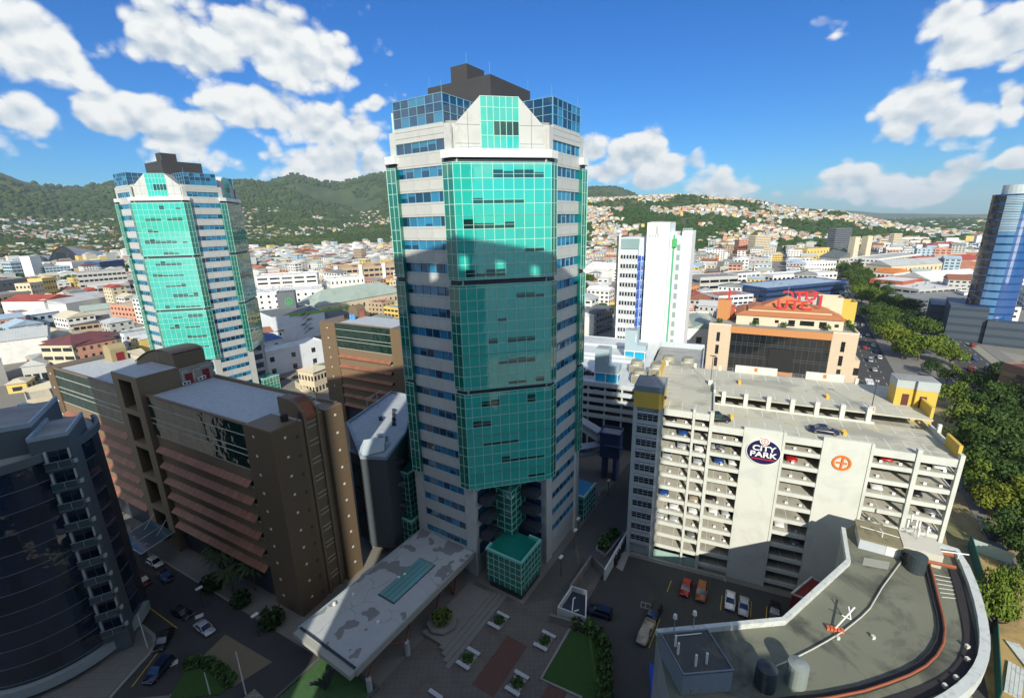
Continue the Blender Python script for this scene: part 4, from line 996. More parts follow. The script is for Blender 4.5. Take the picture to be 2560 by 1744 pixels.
# ------------------------------------------------------------------ brown offices with copper awnings
M_BROWN = mat('brown_tile', (.175,.125,.075), .5, var=.06, scale=.4, lines=[(1.75, 2, (.12,.085,.05), .05), (1.75, 0, (.13,.09,.055), .04), (1.75, 1, (.13,.09,.055), .04)])
M_BROWNP = mat('brown_parapet', (.20,.145,.09), .6, var=.06)
M_COPPER = mat('copper_awning', (.30,.125,.075), .5, .15, .10, rnd=.12)
M_VAULT = mat('copper_vault', (.30,.11,.055), .4, .5, .15, lines=[(.9, 0, (.2,.07,.035), .07)])
M_BGLASS = glass('green_black_glass', (.010,.035,.028), .035, wav=.25, rnd=.15)
M_WLINE = mat('pale_sill', (.55,.55,.50), .5)
M_BROOF = mat('silver_roof_sheet', (.44,.48,.50), .7, var=.12, scale=.5, bump=.15, stain=(.27,.30,.31), stain_amt=.45, stain_scale=1.3)
M_SQW = mat('pale_square_lamp', (.75,.74,.68), .5)
M_CDOOR = mat('crimson_door', (.22,.015,.03), .5)
def brown_facade(B, x0, x1, zr, nfl=6, glz=27.9):
    """glass top storeys, stacked spandrels with copper awnings below, between x0 and x1"""
    MB().box(x0, x1, 1.0, 1.2, 0, zr-.3).build('back_wall', M_DARKBAND, B)
    G_ = MB().box(x0, x1, .25, .55, glz, zr-.05).build('glass_storeys', M_BGLASS, B)
    n = max(4, int((x1-x0)/3)); w_ = (x1-x0)/n
    for z0, z1 in ((glz+.05, glz+2.6), (glz+2.7, glz+3.75), (glz+3.85, glz+6.4), (glz+6.5, zr-.1)):
        for i in range(n): MB().box(x0+w_*i+.02, x0+w_*(i+1)-.02, .19, .24, z0, z1).build('pane', M_BGLASS, G_)
    ml = MB()
    for z in (glz+2.6, glz+3.75, glz+6.4): ml.box(x0, x1, .10, .24, z, z+.1)
    ml.build('mullion_grid', M_WLINE, G_); MB().box(x0-.05, x1+.05, .05, .5, zr-.05, zr+.28).build('coping', M_BROWNP, B)
    for i in range(nfl):
        zt = glz-3.55*i
        if zt < 8: MB().box(x0+.02, x1-.02, .93, .99, .3, 7.4).build('ground_glazing', M_BGLASS, B); continue
        MB().box(x0+.02, x1-.02, .25, .95, zt-2.3, zt-.14).build('spandrel', M_BROWNP, B)
        MB().box(x0+.02, x1-.02, .20, .5, zt-.14, zt-.02).build('pale_sill', M_WLINE, B)
        MB().box(x0+.02, x1-.02, .93, .99, zt-3.5, zt-2.3).build('window_strip', M_BGLASS, B)
        za = zt-3.15; na = max(5, int((x1-x0)/1.5)); wa_ = (x1-x0-1.0)/na
        if za > 6:
            for j in range(na):
                xa = x0+.5+wa_*j
                aw = MB().add([(xa,.22,za+.85),(xa+wa_-.06,.22,za+.85),(xa+wa_-.06,-.75,za),(xa,-.75,za),(xa,.22,za+.75),(xa+wa_-.06,.22,za+.75),(xa+wa_-.06,-.75,za-.1),(xa,-.75,za-.1)], [(0,1,2,3),(7,6,5,4),(3,2,6,7),(0,3,7,4),(1,5,6,2)])
                link('awning', aw.mesh('awning', M_COPPER), B)
BR_O = at(758.7, 1542); BR_A = R(-28.1); BZ = 36.4
BR = thing('brown_office', 'long brown office block with copper awnings and green glass top, left foreground', 'office block', (*BR_O, 0), BR_A)
MB().box(-7.3, 0, 0, 5.2, 0, BZ).build('end_block', M_BROWN, BR)
MB().box(-85.7, -8.0, 1.25, 13.6, 0, BZ-.4).build('body', M_BROWNP, BR); MB().box(-7.9, 0-.3, 5.25, 13.4, 0, BZ-.4).build('body', M_BROWN, BR)
MB().box(-85.7, -81.6, 0, 13.8, 0, BZ).build('end_block', M_BROWN, BR)
MB().box(-38.6, -.5, .6, 13.2, BZ-.38, BZ-.32).build('roof', M_BROOF, BR); MB().box(-81.4, -49.4, .6, 13.3, BZ-.38, BZ-.32).build('roof', M_BROOF, BR)
pp = MB().box(-38.6, -.3, 13.3, 13.8, BZ-.5, BZ+.3); pp.build('parapet', M_BROWNP, BR); MB().box(-81.5, -49.4, 13.4, 13.9, BZ-.5, BZ+.7).build('parapet', mat('sunlit_parapet', (.52,.46,.34), .7), BR)  # rear parapet of the sunlit half has sunlight put into its paler colour
MB().wallpath([(-7.3, .15), (-.15, .15), (-.15, 5.2)], .3, BZ, BZ+.25).build('coping', M_BROWNP, BR)
brown_facade(BR, -38.6, -7.5, BZ); brown_facade(BR, -81.5, -49.5, BZ)
# frame tower with five dark openings
ft = MB().box(-49.2, -46.7, -.6, 7, 0, 40.2).box(-41.5, -39.0, -.6, 7, 0, 40.2).box(-46.7, -41.5, 1.5, 7, 0, 40.2)
for z in (39.0, 31.5, 24.0, 16.4, 8.8): ft.box(-46.7, -41.5, -.6, 1.5, z, z+1.2)
ft.build('frame_tower', M_BROWNP, BR)
for z in (32.8, 25.3, 17.7, 10.1, 2.0): MB().box(-46.6, -41.6, 1.2, 1.45, z, z+(6.1 if z > 3 else 6.6)).build('dark_opening', M_BGLASS, BR)
hs = MB().box(-49.2, -39.0, 7.05, 13.6, 0, 39.6); hs.build('plant_house', mat('grey_render', (.33,.31,.26), .8, var=.15, stain=(.2,.19,.16), stain_amt=.5), BR)
MB().box(-49, -39.2, -.4, 6.8, 40.2, 40.24).build('roof', M_BROOF, BR)
for y in (8.6, 12.1): MB().box(-39.05, -38.9, y-.7, y+.7, BZ-.3, BZ+2.0).build('door', M_CDOOR, BR)
pi = MB().path([(-38.92, 7.5, BZ+.2), (-38.92, 7.5, BZ+2.6), (-38.92, 8.4, BZ+2.6)], .06, 5).path([(-38.92, 7.9, BZ+2.2), (-38.92, 8.8, BZ+2.2)], .05, 5).path([(-38.92, 9.6, BZ+.6), (-38.92, 9.6, BZ+2.4), (-38.92, 11, BZ+2.4)], .06, 5).path([(-38.92, 11.1, BZ+2.7), (-38.92, 13.2, BZ+2.7)], .06, 5); pi.build('white_pipe', M_WHITE, BR)
for (y, z) in ((8.0, .1), (7.3, .15), (10.4, .2), (11.2, .3)):
    o = thing('air_conditioner', {8.0: 'white air conditioner unit by the crimson door, second from the left', 7.3: 'white air conditioner unit at the left end below the pipe corner', 10.4: 'white air conditioner unit between the two crimson doors', 11.2: 'raised white air conditioner unit beside the right crimson door'}[y], 'air conditioner', (0, 0, 0), 0, 'air conditioners on the brown block roof')
    o.parent = None; X = BR_O[0]+math.cos(BR_A)*(-38.5)-math.sin(BR_A)*y; Y = BR_O[1]+math.sin(BR_A)*(-38.5)+math.cos(BR_A)*y
    o.location = (X, Y, BZ-.3+z); o.rotation_euler = (0, 0, BR_A)
    MB().box(-.18, .18, -.4, .4, .1, .75).build('casing', M_WHITE, o); g_ = MB(); nn = 12; g_.add([(.19, .27*math.cos(2*math.pi*i/nn), .42+.27*math.sin(2*math.pi*i/nn)) for i in range(nn)], [tuple(range(nn))]); g_.build('fan_grille', M_DARKBAND, o)
    MB().box(-.2, .2, -.42, .42, 0, .1).build('bracket', M_STEEL, o)
# copper half vault behind the tower
vt = MB(); prof = []; nv = 14
for i in range(nv+1):
    t = i/nv; prof.append((-56.5+16.5*t, 39.4+6.3*math.sin(math.pi*(.12+.50*t))-6.3*math.sin(math.pi*.12)))
for (x, z) in prof: vt.v += [(x, 6.9, z), (x, 13.2, z)]
for i in range(nv): vt.f.append((2*i, 2*i+2, 2*i+3, 2*i+1))
vt.build('copper_vault', M_VAULT, BR)
gbw = MB(); n = len(prof); base = 38.0
gbw.v = [(x, 6.95, z-.25) for x, z in prof]+[(prof[-1][0], 6.95, base), (prof[0][0], 6.95, base)]+[(x, 13.1, z-.25) for x, z in prof]+[(prof[-1][0], 13.1, base), (prof[0][0], 13.1, base)]
m_ = n+2; gbw.f = [tuple(range(m_)), tuple(range(2*m_-1, m_-1, -1))]+[(i, m_+i, m_+(i+1) % m_, (i+1) % m_) for i in range(m_)]
gbw.build('vault_gable', M_BROWN, BR); rimv = MB().path([(x, 6.85, z) for x, z in prof], .12, 5); rimv.build('vault_rim', M_BROWNP, BR)
MB().tube((-46, 6.7, 39.8), (-46, 6.7, 46.5), .03, 4).build('rod', M_STEEL, BR)
# barrel stair house and tanks on the far half
shx = MB().box(-79.0, -75.2, 9.4, 12.8, BZ-.3, BZ+2.7)
for i in range(8):
    a0, a1 = math.pi*i/8, math.pi*(i+1)/8
    shx.add([(-77.1+1.9*math.cos(a0),9.4,BZ+2.7+1.2*math.sin(a0)),(-77.1+1.9*math.cos(a1),9.4,BZ+2.7+1.2*math.sin(a1)),(-77.1+1.9*math.cos(a1),12.8,BZ+2.7+1.2*math.sin(a1)),(-77.1+1.9*math.cos(a0),12.8,BZ+2.7+1.2*math.sin(a0)),(-77.1,9.4,BZ+2.7),(-77.1,12.8,BZ+2.7)], [(0,1,2,3),(0,4,1),(3,2,5)])
sh_ = shx.build('stair_house', mat('olive_render', (.36,.30,.16), .7), BR); MB().box(-75.2, -75.1, 10.4, 12.0, BZ-.3, BZ+1.8).build('door', M_CDOOR, sh_)
# right end: copper roll over the glazed slot, fins, lit pilaster
MB().box(-1.2, .12, 6.1, 6.6, 0, 37.6).build('fin', M_BROWNP, BR); MB().box(-1.2, .12, 8.75, 9.25, 0, 37.6).build('fin', M_BROWNP, BR)
MB().box(-1.0, -.35, 6.6, 8.75, 0, 35.9).build('glass_slot', M_BGLASS, BR)
gs = MB()
for i in range(10):
    z = 35.2-3.5*i; gs.box(-.36, -.2, 6.6, 8.75, z, z+.08); gs.box(-.36, -.2, 6.6, 8.75, z-.9, z-.82)
gs.build('mullion_grid', M_WLINE, BR)
rl_ = MB(); nr = 12
for yy in (6.62, 8.73):
    pass
for i in range(nr+1):
    a = math.pi/2*i/nr; x, z = -3.6+3.6*math.cos(a), 35.9+3.4*math.sin(a); rl_.v += [(x, 6.62, z), (x, 8.73, z)]
for i in range(nr): rl_.f.append((2*i, 2*i+1, 2*i+3, 2*i+2))
rl_.build('copper_roll', M_VAULT, BR)
for yy in (6.1, 8.75):
    sd_ = MB(); pts = [(-3.6+3.72*math.cos(math.pi/2*i/nr), 35.9+3.5*math.sin(math.pi/2*i/nr)) for i in range(nr+1)]+[(-6.2, 39.4), (-6.2, BZ-.4), (.12, BZ-.4)]
    k_ = len(pts); sd_.add([(x, yy, z) for x, z in pts]+[(x, yy+.5, z) for x, z in pts], [tuple(range(k_)), tuple(range(2*k_-1, k_-1, -1))]+[(i, (i+1) % k_, k_+(i+1) % k_, k_+i) for i in range(k_)]); sd_.build('roll_cheek', M_BROWN, BR)
MB().box(-6.2, -3.6, 6.6, 8.75, BZ-.4, 39.2).build('roll_back', M_BROWN, BR)
MB().box(-3.2, .55, 10.2, 14.0, 0, BZ).build('pilaster', M_BROWN, BR)
sq = MB()
for i in range(10):
    z = 34.6-3.55*i
    o = MB().box(-4.95, -4.5, -.07, .02, z, z+.4).build('square_lamp', M_SQW, BR); o2 = MB().box(-.02, .07, 2.1, 2.5, z-.2, z+.2).build('square_lamp', M_SQW, BR)
    o3 = MB().box(.53, .62, 12.0, 12.4, z, z+.4).build('square_lamp', M_SQW, BR)
    MB().box(-.02, .06, 4.3, 4.7, z-1.1, z-.5).build('square_vent', M_DARKBAND, BR)
    o4 = MB().box(-83.9, -83.5, -.07, .02, z, z+.4).build('square_lamp', M_SQW, BR)
# rooftop bits
ob = thing('water_tank', 'small black water tank at the right corner of the brown block roof', 'water tank', (0, 0, 0), BR_A)
X = BR_O[0]+math.cos(BR_A)*(-2.2)-math.sin(BR_A)*4.2; Y = BR_O[1]+math.sin(BR_A)*(-2.2)+math.cos(BR_A)*4.2; ob.location = (X, Y, BZ-.3)
MB().cyl(0, 0, .62, 0, 1.35, 14, .6).build('tank', mat('black_plastic', (.012,.012,.014), .6), ob); MB().cyl(0, 0, .5, 1.36, 1.5, 14, .3).build('lid', mat('black_plastic', (0,0,0)), ob)
cr_ = thing('roof_cradle', 'white steel window cleaning cradle frame on the brown block roof', 'cradle', (BR_O[0]+math.cos(BR_A)*(-6)-math.sin(BR_A)*11.5, BR_O[1]+math.sin(BR_A)*(-6)+math.cos(BR_A)*11.5, BZ-.3), BR_A)
f_ = MB()
for x in (-2, 2):
    f_.path([(x,-.6,0), (x,-.6,1.5), (x,.6,1.5), (x,.6,0)], .05, 5)
f_.path([(-2,-.6,1.5), (2,-.6,1.5)], .05, 5).path([(-2,.6,1.5), (2,.6,1.5)], .05, 5).path([(-2,-.6,.7), (2,-.6,.7)], .05, 5); f_.build('frame', M_WHITE, cr_)
# entrance canopy of glass on the street side
GC = thing('entrance_canopy', 'dark glass entrance canopy below the brown frame tower', 'canopy', (BR_O[0]+math.cos(BR_A)*(-44), BR_O[1]+math.sin(BR_A)*(-44), 0), BR_A)
MB().add([(-4.5,-.7,5.2),(4.5,-.7,5.2),(5.0,-7,4.3),(-5.0,-7,4.3),(-4.5,-.7,5.1),(4.5,-.7,5.1),(5,-7,4.2),(-5,-7,4.2)], [(0,3,2,1),(4,5,6,7),(0,1,5,4),(2,3,7,6),(1,2,6,5),(3,0,4,7)]).build('glass_roof', glass('canopy_glass', (.05,.10,.13), .08), GC)
f_ = MB()
for x in (-4.9, 0, 4.9): f_.tube((x,-.6,5.3), (x,-7.1,4.35), .09, 5)
f_.tube((-5,-7,4.35), (5,-7,4.35), .1, 5)
for x in (-2.5, 2.5): f_.tube((x,-5,0), (x,-5,4.6), .3, 8); f_.tube((x,-3,5), (x,-.6,7.6), .04, 4)
f_.build('frame', M_STEEL, GC)

# far brown office
FB_O = at(797, 802, 36.5); FB_A = R(-27.3)
FB = thing('brown_office', 'farther brown office with copper awnings just left of the main teal tower', 'office block', (*FB_O, 0), FB_A)
MB().box(0, 7.4, 0, 12, 0, 36.5).build('end_block', M_BROWN, FB); MB().box(7.5, 31.5, 1.25, 14, 0, 36.1).build('body', M_BROWNP, FB); MB().box(31.6, 36.5, 0, 14, 0, 36.5).build('end_block', M_BROWN, FB)
brown_facade(FB, 7.45, 31.5, 36.4); MB().box(.3, 31.4, .6, 13.6, 36.12, 36.2).build('roof', M_BROOF, FB)
MB().box(4.5, 8.6, 9.5, 13.5, 36.2, 39.0).build('stair_house', M_BROWNP, FB); vv_ = MB()
for i in range(8):
    a0, a1 = math.pi*i/8, math.pi*(i+1)/8; cx = 6.55
    vv_.add([(cx+2.05*math.cos(a0),9.5,39+1.6*math.sin(a0)),(cx+2.05*math.cos(a1),9.5,39+1.6*math.sin(a1)),(cx+2.05*math.cos(a1),13.5,39+1.6*math.sin(a1)),(cx+2.05*math.cos(a0),13.5,39+1.6*math.sin(a0)),(cx,9.5,39),(cx,13.5,39)], [(0,1,2,3),(0,4,1),(3,2,5)])
vv_.build('barrel_roof', M_BROWNP, FB); MB().box(8.6, 8.7, 10.5, 12.8, 36.2, 38.6).build('door', mat('coral_door', (.45,.15,.11), .5), FB)
for i in range(7): MB().box(3.4, 3.8, -.06, .02, 34.2-3.5*i, 34.6-3.5*i).build('square_lamp', M_SQW, FB)
for i, c in enumerate((mat('black_plastic', (0,0,0)), mat('black_plastic', (0,0,0)), mat('blue_plastic', (.10,.30,.60), .5), mat('blue_plastic', (0,0,0)))):
    X = FB_O[0]+math.cos(FB_A)*(5.2+1.3*i)-math.sin(FB_A)*7.2; Y = FB_O[1]+math.sin(FB_A)*(5.2+1.3*i)+math.cos(FB_A)*7.2
    o = thing('water_tank', ('left black', 'right black', 'left blue', 'right blue')[i]+' plastic water tank on the far brown office roof', 'water tank', (X, Y, 36.2), 0, 'tanks on the far brown roof')
    MB().cyl(0, 0, .6, 0, 1.7, 10).build('tank', c, o); MB().cyl(0, 0, .4, 1.7, 1.9, 10, .2).build('lid', c, o)

# ------------------------------------------------------------------ grey clad building with rounded corner
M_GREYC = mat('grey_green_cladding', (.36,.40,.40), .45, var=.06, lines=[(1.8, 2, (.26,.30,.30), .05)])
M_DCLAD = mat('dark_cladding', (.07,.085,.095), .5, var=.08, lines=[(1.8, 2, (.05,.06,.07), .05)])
gb0, gb1, gb2, gb3, gb4 = at(964, 1140, 24), at(902, 1137, 24), at(868, 1053, 24), at(1004, 1001, 24), at(1012, 1079, 24)
GY = thing('grey_building', 'grey clad building with chamfered corner between the brown block and the tower', 'building', (0, 0, 0))
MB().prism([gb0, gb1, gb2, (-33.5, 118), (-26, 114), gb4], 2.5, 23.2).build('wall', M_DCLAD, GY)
nose = [at(903, 1132, 24), at(898, 1138, 24), at(944, 1117, 24), at(946, 1092, 24), at(930, 1102, 24)]
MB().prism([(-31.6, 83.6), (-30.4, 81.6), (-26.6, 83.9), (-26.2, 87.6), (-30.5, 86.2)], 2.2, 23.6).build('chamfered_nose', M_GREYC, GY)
MB().prism([(-31.7, 83.7), (-30.4, 81.5), (-26.5, 83.8), (-26.9, 86.4), (-31, 85.4)], 23.6, [23.7, 23.7, 23.7, 25.4, 25.4]).build('sloped_cap', mat('pale_cap', (.45,.52,.56), .45), GY)
MB().prism([(-34.2, 85.5), (-31.8, 83.7), (-31.2, 85.6), (-33.6, 88)], 2.2, 22.8).build('side_bay', M_DCLAD, GY)
rfp = [gb1, gb2, (-33.4, 117.5), (-26.2, 113.6), gb4, gb0]
MB().prism([(x*.995, y*.998+.2) for x, y in rfp], 23.2, 23.3).build('roof', M_BROOF, GY)
MB().wallpath(rfp, .4, 23.2, 23.9, True).build('parapet', mat('blue_grey_coping', (.26,.33,.38), .5), GY)
for i, (zx, zy) in enumerate(((942, 1108), (956, 1098))):
    p = at(zx, zy, 23.5); MB().obox(p[0], p[1], R(-27), 2.2, 1.0, 23.3, 24.6).build('duct_hood', M_STEEL, GY)
for i in range(5):
    p = at(985, 1030+i*11, 23.3) if i < 4 else at(952, 1050, 23.3)
    MB().obox(p[0], p[1], .4, .8, .6, 23.3, 24.2).build('roof_unit', M_DARKBAND, GY)
for z in (19.4, 14.2, 9.0):
    MB().obox(-32.9, 84.4, R(-40), 1.5, .35, z, z+.9).build('slot_window', M_DKWIN, GY); MB().obox(-24.2, 85.9, R(28), 1.6, .3, z, z+1.0).build('slot_window', M_DKWIN, GY)
DV = thing('roof_davit', 'pale steel davit frame on the grey building roof', 'davit', (*at(935, 1018, 23.3), 23.3), R(20))
MB().path([(-1.6,0,0), (-1.6,0,2.6), (2.2,0,4.2)], .09, 5).path([(1.0,0,0), (1.0,0,3.7)], .09, 5).path([(-1.6,0,1.6), (.2,0,3.3)], .06, 5).build('frame', M_STEEL, DV)

# ------------------------------------------------------------------ dark hotel with curved glass front, lower left
M_HG = glass('navy_glass', (.010,.020,.040), .05, rnd=.45, wav=.1); M_HW = mat('hotel_wall', (.10,.13,.15), .55, var=.08); M_HR = mat('blue_grey_rim', (.34,.42,.48), .5)
HT = thing('hotel', 'dark hotel with curved glass front and stacked balconies, left foreground', 'hotel', (0, 0, 0))
HC = (-79.0, 63.2); HRAD = 11.6
def harc(r, a0, a1, n): return [(HC[0]+r*math.cos(R(a0+(a1-a0)*i/n)), HC[1]+r*math.sin(R(a0+(a1-a0)*i/n))) for i in range(n+1)]
arc = harc(HRAD, -175, 20, 34)
MB().prism(harc(HRAD-.12, -180, 180, 48)[:-1], 0, 36.5).build('body', M_DARKBAND, HT)
nf = 11; h_ = 33.0/nf
ml = MB()
pane_cnt = 0
for f in range(nf):
    for i in range(34):
        a, b_ = arc[i], arc[i+1]
        if i > 4:
            me = MB().add([(a[0],a[1],3.2+h_*f+.04),(b_[0],b_[1],3.2+h_*f+.04),(b_[0],b_[1],3.2+h_*(f+1)-.04),(a[0],a[1],3.2+h_*(f+1)-.04)], [(0,1,2,3)])
            if f < 10 and i > 4: link('pane', me.mesh('pane', M_HG), HT)
            else: ml.add(me.v, me.f)
ml.build('upper_glazing', M_HG, HT, 'stuff')
mm = MB()
for f in range(nf+1): mm.wallpath(harc(HRAD+.04, -175, 20, 34), .09, 3.2+h_*f-.04, 3.2+h_*f+.04)
mm.build('floor_line', mat('dim_floor_line', (.14,.17,.19), .5), HT, 'stuff')
MB().wallpath(harc(HRAD+.35, -180, 25, 34), .9, 1.0, 2.6).build('base_band', mat('base_band', (.30,.36,.38), .5), HT)
MB().wallpath(harc(HRAD+.1, -180, 60, 40), .5, 36.2, 37.4).build('rim', M_HW, HT)
MB().prism(harc(HRAD-.5, -180, 180, 40)[:-1], 36.5, 36.6).build('roof', M_ROOFG, HT)
rr = [(-85.0+8.7*math.cos(R(a)), 64.0+8.7*math.sin(R(a))) for a in range(-150, 85, 6)]
MB().prism([(-85.0+8.2*math.cos(R(a)), 64.0+8.2*math.sin(R(a))) for a in range(0, 360, 8)], 36.6, 38.6).build('roof_drum', M_HW, HT); MB().wallpath(rr, 1.0, 38.6, 39.9).build('roof_rim', M_HR, HT)
un = MB()
for (x, y) in ((-84, 62), (-86.5, 66), (-82.5, 67)): un.box(x, x+1.6, y, y+1.2, 38.6, 39.8)
un.build('roof_unit', M_STEEL, HT, 'stuff')
WA = math.atan2(2.0, 3.3)                              # direction of the balcony front
def hw(x, y): c, s = math.cos(WA), math.sin(WA); return (-65.3+c*x-s*y, 61.0+s*x+c*y)
def hbox(x0, x1, y0, y1, z0, z1, nm, m, par=None):
    return MB().prism([hw(x0,y0), hw(x1,y0), hw(x1,y1), hw(x0,y1)], z0, z1).build(nm, m, par or HT)
hbox(-4.3, 0, 0, 9, 0, 39.3, 'balcony_wing', M_HW); hbox(-14, -4.35, 3, 16, 0, 40.6, 'rear_wing', M_HW); hbox(-4.0, -.3, .35, 8.6, 39.3, 39.35, 'roof', M_ROOFG)
MB().wallpath([hw(-4.2, 8.9), hw(-4.2, .1), hw(-.1, .1), hw(-.1, 8.9)], .3, 39.3, 39.9).build('coping', M_HR, HT)
hbox(-13.5, -4.6, 3.3, 15.6, 40.6, 40.65, 'roof', M_ROOFG); MB().wallpath([hw(-4.5, 16), hw(-4.5, 3.1), hw(-13.9, 3.1)], .35, 40.6, 41.3).build('coping', M_HR, HT)
for i in range(10):
    z = 35.2-3.36*i
    W_ = hbox(-2.75, -.35, -.06, .1, z, z+2.3, 'balcony_window', M_HW)
    for (xa, xb) in ((-2.6, -1.6), (-1.5, -.5)): hbox(xa, xb, -.10, -.05, z+.1, z+2.2, 'pane', M_HG, W_)
    hbox(-2.95, -2.72, -.5, -.1, z-.1, z+2.3, 'white_reveal', mat('pale_reveal', (.50,.56,.58), .5), W_); hbox(-.36, -.2, -.5, -.1, z-.1, z+2.3, 'white_reveal', mat('pale_reveal', (0,0,0)), W_)
    Bq = hbox(-3.0, -.1, -1.3, -.1, z-.35, z-.15, 'balcony', M_HW)
    fr = MB().wallpath([hw(-2.95, -.1), hw(-2.95, -1.25), hw(-.15, -1.25), hw(-.15, -.1)], .05, z-.1, z+.9); fr.build('glass_balustrade', glass('balustrade_glass', (.04,.07,.075), .06, rnd=.1), Bq)
    tr = MB().path([(*hw(-2.95, -1.28), z+.93), (*hw(-.15, -1.28), z+.93)], .04, 4).path([(*hw(-1.5, -1.3), z-.2), (*hw(-1.5, -1.3), z+.93)], .03, 4); tr.build('handrail', M_HR, Bq)
    hbox(-.12, .25, -.2, .3, z-.2, z+.35, 'end_plate', mat('pale_reveal', (0,0,0)), Bq)

# ------------------------------------------------------------------ entrance canopy of the teal tower
M_CAN = mat('canopy_roof', (.42,.45,.46), .7, var=.1, scale=.35, stain=(.13,.12,.10), stain_amt=.0)
_t = M_CAN.node_tree                                   # cracks: thin wandering dark stains
def add_cracks(m, sc_=.16, w=.012, col=(.09,.08,.07), amt=.6):
    t = m.node_tree; b = t.nodes['Principled BSDF']; src = b.inputs['Base Color'].links[0].from_socket
    tcn = t.nodes.new('ShaderNodeTexCoord'); nz = t.nodes.new('ShaderNodeTexNoise'); nz.inputs['Scale'].default_value = .42; nz.inputs['Detail'].default_value = 9; t.links.new(tcn.outputs['Object'], nz.inputs['Vector'])
    va = t.nodes.new('ShaderNodeVectorMath'); va.operation = 'MULTIPLY_ADD'; t.links.new(nz.outputs['Color'], va.inputs[0]); va.inputs[1].default_value = (3.2, 3.2, 0); t.links.new(tcn.outputs['Object'], va.inputs[2])
    vo = t.nodes.new('ShaderNodeTexVoronoi'); vo.feature = 'DISTANCE_TO_EDGE'; vo.inputs['Scale'].default_value = sc_; t.links.new(va.outputs[0], vo.inputs['Vector'])
    nb = t.nodes.new('ShaderNodeTexNoise'); nb.inputs['Scale'].default_value = .22; t.links.new(tcn.outputs['Object'], nb.inputs['Vector'])
    wd = t.nodes.new('ShaderNodeMapRange'); t.links.new(nb.outputs['Fac'], wd.inputs[0]); wd.inputs[1].default_value = .42; wd.inputs[2].default_value = .65; wd.inputs[3].default_value = 0; wd.inputs[4].default_value = w*.8
    dq = t.nodes.new('ShaderNodeMath'); dq.operation = 'DIVIDE'; t.links.new(vo.outputs['Distance'], dq.inputs[0]); t.links.new(wd.outputs[0], dq.inputs[1])
    df = t.nodes.new('ShaderNodeMapRange'); t.links.new(dq.outputs[0], df.inputs[0]); df.inputs[1].default_value = .3; df.inputs[2].default_value = 1.3; df.inputs[3].default_value = 1; df.inputs[4].default_value = 0
    am = t.nodes.new('ShaderNodeMath'); am.operation = 'MULTIPLY'; t.links.new(df.outputs[0], am.inputs[0]); am.inputs[1].default_value = amt
    mx_ = t.nodes.new('ShaderNodeMix'); mx_.data_type = 'RGBA'; t.links.new(am.outputs[0], mx_.inputs[0]); t.links.new(src, mx_.inputs[6]); mx_.inputs[7].default_value = (*col, 1); t.links.new(mx_.outputs[2], b.inputs['Base Color'])
add_cracks(M_CAN)
CN = thing('entrance_canopy', 'long flat pale canopy roof with cracked surface and skylight at the tower foot', 'canopy', TOWER_C, azr(32.75))
CB = MB().box(-46.6, -17.9, -7.0, 6.6, 4.6, 5.6).build('roof_slab', M_CAN, CN)
M_CEDGE = mat('canopy_edge', (.36,.37,.33), .6, var=.06)
MB().box(-47.6, -46.62, -7.1, 6.7, 4.7, 5.5).build('front_edge', M_CEDGE, CN); MB().box(-46.6, -18, -7.25, -7.0, 4.5, 5.75).build('side_edge', M_CEDGE, CN); MB().box(-46.6, -18, 6.6, 6.85, 4.5, 5.75).build('side_edge', mat('canopy_edge_blue', (.30,.38,.44), .5), CN)
MB().box(-46.58, -46.2, -6.9, 6.5, 5.6, 5.72).build('gutter', M_DARKBAND, CN)
SK = MB().box(-35.2, -24.6, -3.0, .9, 5.6, 5.75).build('skylight', mat('dark_frame', (.05,.07,.08), .5), CN)
for j in range(4):
    MB().box(-35.0, -24.8, -2.9+.95*j, -2.9+.95*j+.85, 5.76, 5.84).build('skylight_pane', glass('skylight_glass', (.16,.36,.36), .15, rnd=.08), SK)
for (x, y) in ((-30.5, .6), (-29.4, .2), (-37.5, 4.6), (-39.2, -3.6), (-40.5, 5.8)): MB().cyl(x, y, .28, 5.6, 5.95, 8).build('roof_lamp', M_SQW, CN)
MB().box(-33.5, -31.0, 6.86, 7.6, 5.0, 5.3).build('side_ledge', M_CEDGE, CN)
for (x, y) in ((-45.0, -7.6), (-37.5, -8.0), (-45.0, 5.6), (-37.5, 5.6)):
    MB().cyl(x, y, .42, 0, 2.7, 14).build('bollard_column', mat('pale_column', (.42,.45,.46), .6), CN)
M_STRUT = mat('red_brown_strut', (.16,.035,.025), .5)
for (x0, y0, x1, y1) in ((-45, -7.4, -40, -5.5), (-37.5, -7.8, -42, -5.5), (-37.5, -7.8, -33, -5.6), (-29, -6.4, -25, -5.2), (-24.0, -6.6, -25, -5.2), (-24, -6.6, -21, -5.4)):
    MB().tube((x0, y0, 2.6 if x0 < -35 else .2), (x1, y1, 4.6), .16, 6).build('strut', M_STRUT, CN)
MB().box(-45, -20, -5.6, -5.3, 4.2, 4.58).build('beam', M_STRUT, CN)
